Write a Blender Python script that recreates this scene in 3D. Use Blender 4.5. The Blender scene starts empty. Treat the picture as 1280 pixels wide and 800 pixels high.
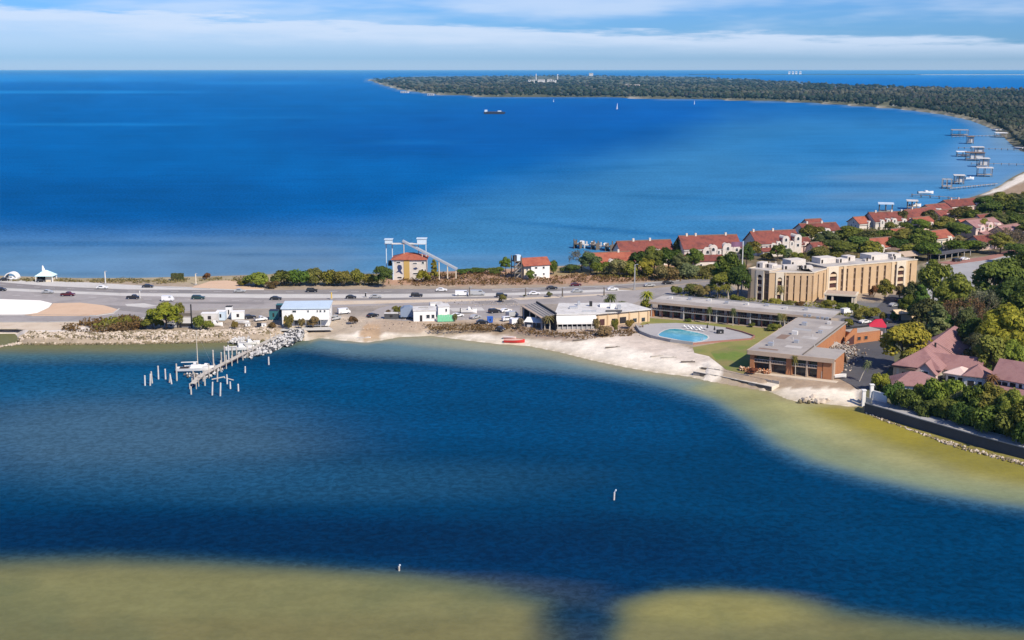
import bpy, bmesh, math, random
import numpy as np
from mathutils import Vector, noise, Matrix
from mathutils.geometry import tessellate_polygon
R = math.radians
random.seed(7)
rng = np.random.default_rng(7)
S = bpy.context.scene
COL = S.collection

# ---------------------------------------------------------------- camera
CAM_H, LAND = 92.0, 2.0
F, W0, H0, HOR = 1550.0, 1280.0, 800.0, 88.0
PITCH = math.atan((H0 / 2 - HOR) / F)
cam = bpy.data.cameras.new("camera")
cam.sensor_width = 36.0
cam.lens = F / W0 * 36.0
cam.clip_start, cam.clip_end = 1.0, 400000.0
camo = bpy.data.objects.new("camera", cam)
COL.objects.link(camo)
camo.location = (0, 0, CAM_H)
camo.rotation_euler = (math.pi / 2 - PITCH, 0, 0)
S.camera = camo

# ---------------------------------------------------------------- light
SUN_EL, SUN_AZ = R(42), (0.62, -0.78)          # azimuth: direction towards the sun
world = bpy.data.worlds.new("World")
S.world = world
world.use_nodes = True
nt = world.node_tree
nt.nodes.clear()
def N(t, kind, **kw):
    n = t.nodes.new(kind)
    for k, v in kw.items():
        if hasattr(n, k) and not k.startswith("i_"):
            setattr(n, k, v)
    return n
def mathn(t, op, a, b=None, c=None, clamp=False):
    n = t.nodes.new("ShaderNodeMath"); n.operation = op; n.use_clamp = clamp
    for i, v in enumerate((a, b, c)):
        if v is None: continue
        if isinstance(v, (int, float)): n.inputs[i].default_value = v
        else: t.links.new(v, n.inputs[i])
    return n.outputs[0]
def smooth(t, v, a, b):
    n = t.nodes.new("ShaderNodeMapRange"); n.interpolation_type = 'SMOOTHSTEP'
    t.links.new(v, n.inputs[0])
    n.inputs[1].default_value, n.inputs[2].default_value = a, b
    return n.outputs[0]
def mixc(t, f, a, b, blend='MIX'):
    n = t.nodes.new("ShaderNodeMix"); n.data_type = 'RGBA'; n.blend_type = blend
    for i, v in ((0, f), (6, a), (7, b)):
        if isinstance(v, (int, float)): n.inputs[i].default_value = v
        elif isinstance(v, (tuple, list)): n.inputs[i].default_value = (*v[:3], 1)
        else: t.links.new(v, n.inputs[i])
    return n.outputs[2]
def noisen(t, vec, scale, detail=4, rough=.55, dist=0):
    n = t.nodes.new("ShaderNodeTexNoise")
    n.inputs["Scale"].default_value = scale; n.inputs["Detail"].default_value = detail
    n.inputs["Roughness"].default_value = rough; n.inputs["Distortion"].default_value = dist
    if vec is not None: t.links.new(vec, n.inputs["Vector"])
    return n.outputs[0]
def mapn(t, vec, scale=(1, 1, 1), loc=(0, 0, 0)):
    n = t.nodes.new("ShaderNodeMapping"); t.links.new(vec, n.inputs[0])
    n.inputs["Scale"].default_value = scale; n.inputs["Location"].default_value = loc
    return n.outputs[0]

sky = N(nt, "ShaderNodeTexSky")
sky.sky_type = 'NISHITA'; sky.sun_disc = False
sky.sun_elevation = SUN_EL
sky.sun_rotation = math.atan2(SUN_AZ[0], SUN_AZ[1])
sky.altitude = 0; sky.air_density = 1.0; sky.dust_density = 0.3; sky.ozone_density = 3.0
tc = N(nt, "ShaderNodeTexCoord"); gv = tc.outputs["Generated"]
sep = N(nt, "ShaderNodeSeparateXYZ"); nt.links.new(gv, sep.inputs[0])
ez = sep.outputs[2]
# a long bank of cloud lying low over the gulf, its ragged top falling to the right, thin cloud above
n1 = noisen(nt, mapn(nt, gv, (9, 9, 95)), 1.0, 8, .62)
n2 = noisen(nt, mapn(nt, gv, (2.6, 2.6, 19), (3, 1, 0)), 1.0, 5, .6)
top = mathn(nt, 'ADD', mathn(nt, 'MULTIPLY', sep.outputs[0], -.035), mathn(nt, 'MULTIPLY_ADD', n1, .034, .0175))
bank = smooth(nt, mathn(nt, 'SUBTRACT', top, ez), -.002, .006)
low = smooth(nt, ez, .002, .024)
edge = mathn(nt, 'SUBTRACT', 1.0, smooth(nt, mathn(nt, 'SUBTRACT', top, ez), .004, .026))     # sunlit crown of the bank
bank = mathn(nt, 'MULTIPLY', bank, mathn(nt, 'MULTIPLY_ADD', low, mathn(nt, 'MULTIPLY_ADD', edge, .36, .32), .12))
wisp = mathn(nt, 'MULTIPLY', smooth(nt, n2, .46, .68), smooth(nt, ez, .012, .035))
wisp = mathn(nt, 'MULTIPLY', wisp, .62)
cf = mathn(nt, 'MAXIMUM', mathn(nt, 'MAXIMUM', bank, wisp), mathn(nt, 'MULTIPLY', mathn(nt, 'SUBTRACT', 1.0, smooth(nt, ez, .0, .02)), .36))
# clear air of a bright winter day: the photograph's sky is a cleaner blue at the horizon
tint = mixc(nt, 1.0, sky.outputs[0], (.29, .60, 1.22), 'MULTIPLY')
skc = mixc(nt, cf, tint, (6.5, 7.5, 9.2))
bg = N(nt, "ShaderNodeBackground"); bg.inputs[1].default_value = 0.085
nt.links.new(skc, bg.inputs[0])
wo = N(nt, "ShaderNodeOutputWorld"); nt.links.new(bg.outputs[0], wo.inputs[0])

sun = bpy.data.lights.new("sun", 'SUN')
sun.energy = 4.8; sun.angle = R(.53); sun.color = (1, .90, .755)
so = bpy.data.objects.new("sun", sun); COL.objects.link(so)
hl = math.hypot(*SUN_AZ)
sd_ = Vector((SUN_AZ[0] / hl * math.cos(SUN_EL), SUN_AZ[1] / hl * math.cos(SUN_EL), math.sin(SUN_EL)))
so.rotation_euler = sd_.to_track_quat('Z', 'Y').to_euler()
so.location = sd_ * 500
S.view_settings.view_transform = 'Standard'; S.view_settings.look = 'None'
S.view_settings.exposure = 0.35; S.view_settings.gamma = 1.0
S.view_settings.use_curve_mapping = False
S.cycles.max_bounces = 4; S.cycles.diffuse_bounces = 2; S.cycles.glossy_bounces = 2
S.cycles.transparent_max_bounces = 4; S.cycles.caustics_reflective = False

# ---------------------------------------------------------------- helpers
CP, SP = math.cos(PITCH), math.sin(PITCH)
def G(px, py, z=LAND):
    """where the sight line through a point of the photograph meets the level z: gives the plan of the place"""
    a, b = (px - W0 / 2) / F, (H0 / 2 - py) / F
    dx, dy, dz = a, CP + b * SP, -SP + b * CP
    t = (z - CAM_H) / dz
    return Vector((dx * t, dy * t, z))
def proj(x, y, z):
    """plan -> photograph, vectorised; used to read traced outlines"""
    zc = y * CP - (z - CAM_H) * SP
    yc = y * SP + (z - CAM_H) * CP
    return W0 / 2 + F * x / zc, H0 / 2 - F * yc / zc
def ppm(py): return (py - HOR) / (CAM_H - LAND)      # photo pixels to the metre at a ground row
def inside(px, py, poly):
    r = np.zeros(px.shape, bool); n = len(poly)
    for i in range(n):
        x0, y0 = poly[i]; x1, y1 = poly[(i + 1) % n]
        if y0 == y1: continue
        c = ((y0 > py) != (y1 > py)) & (px < (x1 - x0) * (py - y0) / (y1 - y0) + x0)
        r ^= c
    return r
def sdist(px, py, poly):
    """signed distance to a closed outline, positive inside"""
    d = np.full(px.shape, 1e18); n = len(poly)
    for i in range(n):
        x0, y0 = poly[i]; x1, y1 = poly[(i + 1) % n]
        ex, ey = x1 - x0, y1 - y0
        L = ex * ex + ey * ey
        if L == 0: continue
        t = np.clip(((px - x0) * ex + (py - y0) * ey) / L, 0, 1)
        d = np.minimum(d, (px - x0 - t * ex) ** 2 + (py - y0 - t * ey) ** 2)
    d = np.sqrt(d)
    return np.where(inside(px, py, poly), d, -d)
def sst(v, a, b):
    t = np.clip((v - a) / (b - a), 0, 1)
    return t * t * (3 - 2 * t)
def lin(c):
    return tuple(((v / 255 + .055) / 1.055) ** 2.4 if v > 10 else v / 255 / 12.92 for v in c)
def vnoise(x, y, s, seed=0, octv=3):
    """cheap value noise, vectorised, 0..1"""
    r = np.zeros(x.shape); amp, tot = 1., 0.
    for o in range(octv):
        xs, ys = x / s + 31.7 * o + seed, y / s + 17.3 * o - seed
        xi, yi = np.floor(xs).astype(np.int64), np.floor(ys).astype(np.int64)
        fx, fy = xs - xi, ys - yi
        fx, fy = fx * fx * (3 - 2 * fx), fy * fy * (3 - 2 * fy)
        def h(a, b):
            v = (a * 374761393 + b * 668265263 + 1274126177 * (o + 1 + seed)) & 0x7fffffff
            v = ((v ^ (v >> 13)) * 1274126177) & 0x7fffffff
            return ((v ^ (v >> 16)) & 0xffff) / 65535.
        r += amp * ((h(xi, yi) * (1 - fx) + h(xi + 1, yi) * fx) * (1 - fy) + (h(xi, yi + 1) * (1 - fx) + h(xi + 1, yi + 1) * fx) * fy)
        tot += amp; amp *= .5; s *= .5
    return r / tot
def put(o, kind=None, label=None, cat=None, group=None):
    if kind: o["kind"] = kind
    if label: o["label"] = label
    if cat: o["category"] = cat
    if group: o["group"] = group
    return o
def link(name, data, parent=None, loc=(0, 0, 0), rz=0.):
    o = bpy.data.objects.new(name, data); COL.objects.link(o)
    o.parent = parent; o.location = loc; o.rotation_euler = (0, 0, rz)
    return o
def thing(name, label, cat, loc, rz=0., group=None):
    return put(link(name, None, None, loc, rz), None, label, cat, group)
def children(o, _c={}):
    return [c for c in COL.objects if c.parent == o]
class MB:
    def __init__(s): s.v, s.f, s.m = [], [], []
    def add(s, vs, fs, mi=0):
        b = len(s.v); s.v += [tuple(v) for v in vs]
        s.f += [tuple(b + i for i in f) for f in fs]; s.m += [mi] * len(fs)
        return s
    def box(s, x0, x1, y0, y1, z0, z1, mi=0):
        return s.add([(x0, y0, z0), (x1, y0, z0), (x1, y1, z0), (x0, y1, z0), (x0, y0, z1), (x1, y0, z1), (x1, y1, z1), (x0, y1, z1)],
                     [(0, 3, 2, 1), (4, 5, 6, 7), (0, 1, 5, 4), (1, 2, 6, 5), (2, 3, 7, 6), (3, 0, 4, 7)], mi)
    def obox(s, c, size, rot=(0, 0, 0), mi=0):
        from mathutils import Euler
        m = Euler(rot).to_matrix(); hx, hy, hz = size[0] / 2, size[1] / 2, size[2] / 2
        P = [Vector(c) + m @ Vector(p) for p in ((-hx, -hy, -hz), (hx, -hy, -hz), (hx, hy, -hz), (-hx, hy, -hz), (-hx, -hy, hz), (hx, -hy, hz), (hx, hy, hz), (-hx, hy, hz))]
        return s.add(P, [(0, 3, 2, 1), (4, 5, 6, 7), (0, 1, 5, 4), (1, 2, 6, 5), (2, 3, 7, 6), (3, 0, 4, 7)], mi)
    def tube(s, p0, p1, r0, r1=None, n=6, mi=0):
        r1 = r0 if r1 is None else r1
        p0, p1 = Vector(p0), Vector(p1); d = (p1 - p0).normalized()
        a = d.orthogonal().normalized(); b = d.cross(a)
        vs = [p + (a * math.cos(2 * math.pi * k / n) + b * math.sin(2 * math.pi * k / n)) * r for p, r in ((p0, r0), (p1, r1)) for k in range(n)]
        fs = [(k, (k + 1) % n, n + (k + 1) % n, n + k) for k in range(n)] + [tuple(range(n - 1, -1, -1)), tuple(range(n, 2 * n))]
        return s.add(vs, fs, mi)
    def prism(s, poly, z0, z1, mi=0):
        n = len(poly)
        vs = [(x, y, z0) for x, y in poly] + [(x, y, z1) for x, y in poly]
        tr = [t for t in tessellate_polygon([[Vector((x, y, 0)) for x, y in poly]])]
        a = sum(poly[i][0] * poly[(i + 1) % n][1] - poly[(i + 1) % n][0] * poly[i][1] for i in range(n))
        fs = []
        for t in tr:
            q = [poly[i] for i in t]
            w = (q[1][0] - q[0][0]) * (q[2][1] - q[0][1]) - (q[2][0] - q[0][0]) * (q[1][1] - q[0][1])
            t = t if w > 0 else t[::-1]
            fs.append(tuple(n + i for i in t)); fs.append(tuple(reversed(t)))
        for i in range(n):
            j = (i + 1) % n
            fs.append((i, j, n + j, n + i) if a > 0 else (j, i, n + i, n + j))
        return s.add(vs, fs, mi)
    def mesh(s, name, mats, smooth=False):
        me = bpy.data.meshes.new(name)
        me.from_pydata(s.v, [], s.f)
        for m in (mats if isinstance(mats, (list, tuple)) else [mats]): me.materials.append(m)
        if any(s.m): me.polygons.foreach_set("material_index", s.m)
        if smooth: me.polygons.foreach_set("use_smooth", [True] * len(s.f))
        me.update()
        return me
    def build(s, name, mats, parent=None, loc=(0, 0, 0), rz=0., smooth=False):
        return link(name, s.mesh(name, mats, smooth), parent, loc, rz)
def sheet(name, pts, z, mat, kind="structure", thick=.3):
    """a flat traced patch of ground with a real edge, from photo points on the ground"""
    P = [G(x, y, z) for x, y in pts]
    o = MB().prism([(p.x, p.y) for p in P], z - thick, z).build(name, mat)
    if kind: o["kind"] = kind
    return o

# ---------------------------------------------------------------- materials
MATS = {}
def mat(name, c, rough=.85, n=.18, scale=.6, c2=None, bump=0., metal=0., spec=.3, rnd=0., stripes=None, detail=5):
    """plain material: base colour broken up by noise in object space; c2 is a second colour of patches (wear)"""
    if name in MATS: return MATS[name]
    m = bpy.data.materials.new(name); m.use_nodes = True; t = m.node_tree
    b = t.nodes["Principled BSDF"]
    b.inputs["Roughness"].default_value = rough; b.inputs["Metallic"].default_value = metal
    b.inputs["Specular IOR Level"].default_value = spec
    tcn = t.nodes.new("ShaderNodeTexCoord"); v = tcn.outputs["Object"]
    if rnd or True:
        oi = t.nodes.new("ShaderNodeObjectInfo")
        add = t.nodes.new("ShaderNodeVectorMath"); add.operation = 'ADD'
        cmb = t.nodes.new("ShaderNodeCombineXYZ")
        t.links.new(mathn(t, 'MULTIPLY', oi.outputs["Random"], 90.), cmb.inputs[0])
        t.links.new(v, add.inputs[0]); t.links.new(cmb.outputs[0], add.inputs[1]); v2 = add.outputs[0]
    f1 = noisen(t, v2, scale, detail, .6)
    f2 = noisen(t, v2, scale * 9, 3, .6)
    col = c
    if c2:
        col = mixc(t, smooth(t, f1, .42, .66), c, c2)
    val = mathn(t, 'ADD', mathn(t, 'MULTIPLY_ADD', f1, n * 1.6, 1 - n * .8), mathn(t, 'MULTIPLY_ADD', f2, n, -n * .5))
    if stripes:      # (axis scale vector, strength): courses of tiles, boards or seams
        w = t.nodes.new("ShaderNodeTexWave"); w.inputs["Scale"].default_value = stripes[0]; w.bands_direction = stripes[2]
        w.inputs["Distortion"].default_value = .6; t.links.new(tcn.outputs["Object"], w.inputs[0])
        val = mathn(t, 'MULTIPLY', val, mathn(t, 'MULTIPLY_ADD', w.outputs[1], stripes[1], 1 - stripes[1] * .6))
    if rnd:
        val = mathn(t, 'MULTIPLY', val, mathn(t, 'MULTIPLY_ADD', oi.outputs["Random"], rnd, 1 - rnd / 2))
    cc = t.nodes.new("ShaderNodeCombineColor")
    for i in range(3): t.links.new(val, cc.inputs[i])
    t.links.new(mixc(t, 1., col, cc.outputs[0], 'MULTIPLY'), b.inputs["Base Color"])
    if bump:
        bn = t.nodes.new("ShaderNodeBump"); bn.inputs["Strength"].default_value = bump; bn.inputs["Distance"].default_value = .3
        t.links.new(f2, bn.inputs["Height"]); t.links.new(bn.outputs[0], b.inputs["Normal"])
    MATS[name] = m
    return m
# ---------------------------------------------------------------- coast outline (photo points at water level)
COAST = [(-1900, 436), (-420, 434), (-60, 433), (0, 416), (21, 416), (24, 430), (60, 430.5), (150, 429.5), (250, 428), (330, 425), (366, 418), (384, 426),
 (400, 422), (425, 425), (446, 427), (458, 428), (478, 425), (500, 421), (540, 419.5), (590, 426), (625, 430), (660, 432), (700, 440),
 (740, 450), (780, 458.5), (820, 465.5), (862, 470.5), (872, 473), (962, 489), (985, 499), (1004, 503), (1036, 505), (1062, 508), (1078, 507), (1083, 512),
 (1110, 521), (1150, 533), (1178, 541), (1220, 554), (1278, 569), (1330, 582), (1450, 614), (1700, 686),
 (2600, 640), (2600, 300), (2600, 116), (1500, 115.6), (1280, 114), (1150, 111), (1050, 107.5), (980, 103), (920, 99), (880, 97), (800, 95.4), (700, 95), (600, 95.6), (520, 96.6),
 (480, 97.6), (462, 98.8), (459, 100), (468, 103), (480, 107), (500, 112.5), (540, 118), (600, 121), (700, 122), (800, 123), (900, 125), (1000, 128), (1090, 134),
 (1130, 137), (1180, 143.5), (1212, 150), (1236, 159), (1252, 168), (1264, 180), (1277, 189), (1310, 196), (1318, 206), (1286, 212), (1268, 220), (1250, 232), (1232, 241), (1200, 251),
 (1180, 256), (1150, 265), (1110, 273), (1080, 280), (1040, 288), (1000, 294), (960, 303), (920, 308), (860, 311), (800, 317), (760, 324), (720, 332), (680, 334), (640, 336), (580, 339),
 (500, 342), (430, 343), (350, 341), (330, 344), (290, 345), (230, 346.5), (170, 348), (100, 348), (0, 345), (-420, 344), (-1900, 343)]
CW = [tuple(G(x, y, 0.)[:2]) for x, y in COAST]

def fan(ds, us):
    d, u = np.meshgrid(ds, us, indexing='ij')
    return u * d, d
def grid_mesh(name, X, Y, Z, keep=None):
    r, c = X.shape
    me = bpy.data.meshes.new(name)
    idx = np.arange(r * c).reshape(r, c)
    q = np.stack([idx[:-1, :-1], idx[:-1, 1:], idx[1:, 1:], idx[1:, :-1]], -1).reshape(-1, 4)
    me.vertices.add(r * c); me.vertices.foreach_set("co", np.stack([X, Y, Z], -1).astype(np.float32).ravel())
    n = len(q); me.loops.add(n * 4); me.loops.foreach_set("vertex_index", q.astype(np.int32).ravel())
    me.polygons.add(n); me.polygons.foreach_set("loop_start", (np.arange(n) * 4).astype(np.int32))
    me.polygons.foreach_set("loop_total", np.full(n, 4, np.int32)); me.polygons.foreach_set("use_smooth", np.ones(n, bool))
    me.update(); me.validate()
    return me
def vcol(me, name, rgb):
    a = me.attributes.new(name, 'FLOAT_COLOR', 'POINT')
    a.data.foreach_set("color", np.concatenate([rgb, np.ones((*rgb.shape[:-1], 1))], -1).astype(np.float32).ravel())
def rows(d0, d1, k):
    r = [d0]
    while r[-1] < d1: r.append(r[-1] + max(.8, k * (r[-1] / 300) ** 2))
    return np.array(r)

# ---- ground: one sheet, sea bed and land together, out past the horizon
gx, gy = fan(np.concatenate([np.arange(40, 150, 5.), rows(150, 9000, 1.5), [12000, 16000, 22000, 30000, 45000, 70000, 110000, 160000]]), np.concatenate([[-1.7, -1.35, -1.1, -.92], np.linspace(-.80, .80, 560), [.92, 1.1, 1.35, 1.7]]))
sdw = sdist(gx, gy, CW)
gp, gq = proj(gx, gy, np.full(gx.shape, LAND))
# beaches slope gently; walled and rocky shores are steep
soft = np.zeros(gx.shape)
soft = np.maximum(soft, ((gp > 385) & (gp < 880) & (gq > 395)) * 1.)
soft = np.maximum(soft, ((gp > 960) & (gp < 1076) & (gq > 470)) * 1.)
soft = np.maximum(soft, (gq < 350) * .7)
wid = 2.5 + soft * 13
gz = np.where(sdw > 0, LAND * np.clip(sdw / wid, 0, 1) ** .8, np.maximum(sdw * .12, -4.))
gz = np.where(sdw > 0, np.where(sdw > wid, LAND, gz), gz)
gz = gz - np.clip((gy - 20000) / 140000, 0, 1) * 3
# low rise of the wooded peninsula
gz += np.where(sdw > 0, sst(gy, 6000, 16000) * 26 * sst(sdw, 100, 2500), 0)
sand = np.array((.62, .53, .42)); wsand = np.array((.76, .69, .585)); dirt = np.array((.36, .29, .215)); wet = np.array((.40, .33, .22))
soil = np.array((.115, .115, .06)); brown = np.array((.30, .19, .12)); grassd = np.array((.20, .17, .085)); grey = np.array((.27, .255, .245))
nz = vnoise(gx, gy, 9., 3, 4)[..., None]; nz2 = vnoise(gx, gy, 2.6, 11, 2)[..., None]
gc = dirt * np.ones((*gx.shape, 3))
def zone(poly, c, soft_px=2., amt=1., rough=5.):
    global gc
    jx = gp + (nz[..., 0] - .5) * rough * 2.4; jy = gq + (nz2[..., 0] - .5) * rough * .7
    m = np.zeros(gx.shape)
    bx = [p[0] for p in poly]; by = [p[1] for p in poly]
    k = (gp > min(bx) - 25) & (gp < max(bx) + 25) & (gq > min(by) - 12) & (gq < max(by) + 12)
    if k.any():
        m[k] = sst(sdist(jx[k], jy[k] * 1.6, [(a, b * 1.6) for a, b in poly]), -soft_px, soft_px)
    gc = gc * (1 - m[..., None] * amt) + np.asarray(c) * m[..., None] * amt
far = sst(gy, 560, 760)[..., None]
gc = gc * (1 - far) + soil * far
zone([(-400, 340), (-400, 356), (140, 352), (300, 356), (300, 345), (200, 344), (60, 343)], (.36, .30, .19))
zone([(330, 336), (330, 356), (490, 356), (490, 336)], (.34, .29, .17))
zone([(480, 335), (480, 357), (760, 355), (860, 345), (980, 352), (930, 330), (760, 330), (700, 336), (600, 338)], (.40, .25, .165))
zone([(700, 330), (1000, 330), (1000, 300), (760, 318)], (.16, .13, .075))
zone([(690, 334), (690, 344), (765, 342), (765, 332)], (.33, .26, .13))
zone([(-400, 372), (-400, 402), (160, 401), (330, 400), (420, 400), (600, 398), (660, 395), (800, 392), (840, 372), (700, 371), (300, 372)], (.30, .265, .23), amt=.9)
zone([(360, 398), (360, 418), (470, 416), (640, 405), (660, 400), (560, 398), (450, 396)], (.47, .39, .30))
zone([(-60, 400), (-60, 420), (110, 418), (120, 402)], (.66, .60, .53))
zone([(380, 428), (380, 416), (420, 415), (500, 408), (560, 411), (640, 418), (720, 426), (780, 418), (860, 436), (905, 446), (900, 470), (860, 474), (740, 452), (660, 434), (600, 428), (500, 424)], wsand, 2.)
zone([(640, 401), (640, 414), (700, 424), (775, 420), (800, 410), (770, 402)], (.35, .26, .20))
zone([(455, 405), (470, 413), (560, 410), (640, 418), (640, 404), (560, 400), (470, 400)], (.44, .34, .25))
zone([(535, 405), (545, 413), (640, 415), (640, 406), (580, 402)], (.27, .20, .125), 2., .8)
zone([(448, 412), (452, 421), (475, 417), (470, 406), (456, 406)], (.46, .32, .20), 1.5)
zone([(775, 418), (800, 408), (850, 432), (900, 448), (870, 455), (800, 436)], (.55, .47, .40), 2., .7, 8)
zone([(690, 408), (700, 420), (760, 430), (820, 442), (850, 434), (800, 418), (780, 412)], (.55, .46, .38), 3., .6, 9)
zone([(930, 466), (960, 484), (1000, 500), (1075, 505), (1080, 486), (1050, 478)], (.74, .66, .54))
zone([(925, 461), (925, 476), (1060, 486), (1085, 482), (1060, 470)], (.36, .27, .19), 1.5)
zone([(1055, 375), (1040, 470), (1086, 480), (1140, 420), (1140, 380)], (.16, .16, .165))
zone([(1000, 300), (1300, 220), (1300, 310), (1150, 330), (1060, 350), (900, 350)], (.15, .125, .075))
zone([(1235, 243), (1290, 222), (1300, 250), (1280, 262), (1240, 256)], (.31, .225, .15))
zone([(1226, 243), (1290, 210), (1290, 221), (1250, 240)], wsand, 1.5)
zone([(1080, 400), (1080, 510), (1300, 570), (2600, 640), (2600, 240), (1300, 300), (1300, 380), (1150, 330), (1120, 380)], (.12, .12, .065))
# wet sand, and the pale rim of far shores
rim = sst(gy, 1300, 3000)
shore = np.exp(-np.clip(sdw, 0, None) / (3 + rim * 16)) * (sdw > -1) * np.maximum(soft, .3)
shore = np.where(gy < 1300, shore * .75, shore)[..., None]
gc = gc * (1 - shore) + (wet * (1 - rim[..., None]) + np.array((.66, .60, .50)) * rim[..., None]) * shore
farw = sst(gy, 2500, 5000)[..., None]
gc = gc * (.74 + .36 * nz + .22 * (nz2 - .5))
gm = grid_mesh("ground", gx, gy, gz)
vcol(gm, "soil", gc)
def attr_mat(name, attr, rough, scale, n, bump, spec=.2):
    m = bpy.data.materials.new(name); m.use_nodes = True; t = m.node_tree; b = t.nodes["Principled BSDF"]
    b.inputs["Roughness"].default_value = rough; b.inputs["Specular IOR Level"].default_value = spec
    a = t.nodes.new("ShaderNodeAttribute"); a.attribute_name = attr
    tcn = t.nodes.new("ShaderNodeTexCoord"); v = tcn.outputs["Object"]
    f1 = noisen(t, v, scale, 6, .65); f2 = noisen(t, v, scale * .17, 4, .6)
    val = mathn(t, 'ADD', mathn(t, 'MULTIPLY_ADD', f1, n * 2, 1 - n), mathn(t, 'MULTIPLY_ADD', f2, n, -n * .5))
    cc = t.nodes.new("ShaderNodeCombineColor")
    for i in range(3): t.links.new(val, cc.inputs[i])
    t.links.new(mixc(t, 1., a.outputs[0], cc.outputs[0], 'MULTIPLY'), b.inputs["Base Color"])
    if bump:
        bn = t.nodes.new("ShaderNodeBump"); bn.inputs["Strength"].default_value = bump; bn.inputs["Distance"].default_value = .4
        t.links.new(f1, bn.inputs["Height"]); t.links.new(bn.outputs[0], b.inputs["Normal"])
    return m
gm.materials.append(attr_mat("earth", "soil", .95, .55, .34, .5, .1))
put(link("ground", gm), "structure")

# ---- water: the colour is that of the water over the bottom (deep blue, seagrass, sand bars showing through), with cloud shadows painted into the outer bay
wx, wy = fan(np.concatenate([rows(45, 9000, 1.9), [12000, 17000, 25000, 40000, 70000, 120000, 160000]]), np.concatenate([[-1.7, -1.35, -1.1, -.94], np.linspace(-.82, .82, 520), [.94, 1.1, 1.35, 1.7]]))
wp, wq = proj(wx, wy, np.zeros(wx.shape))
def C(*a):          # albedo of the water column from the colour it shows, cloud shadow included
    return np.array([max(0., (v - c) / 1.5) for v, c in zip(lin(a), (.006, .007, .009))])
deep = C(0, 68, 106)
wc = deep * np.ones((*wx.shape, 3))
nA = vnoise(wx * .22 + 1e3, wy * .10, 26., 5, 5) * .5 + .5 * vnoise(wp, wq * 3.2, 90., 5, 4); nB = vnoise(wp, wq * 5, 34., 9, 3)
def wash(mask, c):
    global wc
    m = np.clip(mask, 0, 1)[..., None]; wc = wc * (1 - m) + c * m
def ell(cx, cy, rx, ry, a=1., jig=.35, rot=0.):
    co, si = math.cos(R(rot)), math.sin(R(rot))
    x, y = wp - cx, wq - cy
    x, y = x * co + y * si, -x * si + y * co
    r = np.sqrt((x / rx) ** 2 + (y / ry) ** 2) + (nA - .5) * jig * 2
    return (1 - sst(r, .35, 1.25)) * a
back = 1 - sst(wq, 352, 372)                                   # the outer bay, beyond the causeway
wash(back, C(0, 110, 184))
wash(back * (1 - sst(wq, 88, 126)) * .9, C(2, 124, 204))
wash(back * (1 - sst(wq, 88.5, 91.5)) * .8, C(0, 106, 182))
wash(back * sst(wq, 258, 338) * .95, C(108, 154, 188))
wash(back * ell(330, 332, 260, 26, .8), C(112, 152, 186))
wash(back * ell(150, 248, 330, 40, .9), C(0, 96, 164))  # cloud shadow on the left of the bay, painted as darker blue
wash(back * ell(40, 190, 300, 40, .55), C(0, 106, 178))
wash(back * ell(650, 168, 330, 42, .95, .25), C(0, 98, 174))  # broad band of cloud shadow painted into the water colour
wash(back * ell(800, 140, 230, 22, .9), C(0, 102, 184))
wash(back * ell(620, 300, 230, 12, .5), C(24, 112, 172))
LB_ = [(400, 352), (440, 285), (540, 240), (700, 203), (830, 168), (905, 138), (1000, 133), (1300, 150), (1300, 260), (1100, 300), (700, 350)]
lm = sst(sdist(wp + (nA - .5) * 60, (wq + (nA - .5) * 14) * 2.2, [(p_, q_ * 2.2) for p_, q_ in LB_]), -34, 105)
wash(back * lm * .85, C(70, 144, 192))
wash(back * ell(1000, 215, 260, 60, .8, .3, -8), C(66, 142, 196))
wash(back * ell(1130, 240, 210, 50, .85, .3, -14), C(86, 152, 202))
wash(back * ell(1080, 180, 200, 24, .5), C(36, 128, 196))
wash(back * ell(1240, 200, 70, 46, .8), C(112, 162, 206))
for sy, sx, sl, sa in ((95.5, 60, 260, .5), (101, 60, 200, .5), (115, 50, 200, .6), (156, 120, 150, .3), (103, 330, 120, .4), (178, 520, 90, .15), (147, 330, 100, .15)):
    wash(back * ell(sx, sy, sl, 2.2, sa, .35), C(44, 164, 240))
for sy, sx, sl, sa, rr in ((290, 790, 190, .5, 5), (262, 1040, 130, .4, 0), (232, 1010, 120, .35, 0), (305, 120, 200, .35, 0), (318, 420, 160, .3, 0), (250, 900, 140, .3, 3), (205, 1060, 110, .3, 2), (212, 720, 130, .3, -3), (228, 540, 120, .3, 0)):
    wash(back * ell(sx, sy, sl, 3.2, sa, .4, rr), C(20, 104, 166))
for sy, sx, sl, sa in ((333, 90, 190, .5), (322, 560, 190, .35), (272, 980, 150, .4), (222, 1120, 110, .5), (300, 330, 200, .25), (245, 1090, 90, .4)):
    wash(back * ell(sx, sy, sl, 5, sa, .4), C(116, 160, 198))
rt = sst(wp, 860, 1000) * (1 - sst(wq, 104, 113))                 # water behind the peninsula
wash(rt * .9, C(0, 122, 202))
wash(rt * (1 - sst(wq, 94, 99)) * .6, C(70, 160, 222))
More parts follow.
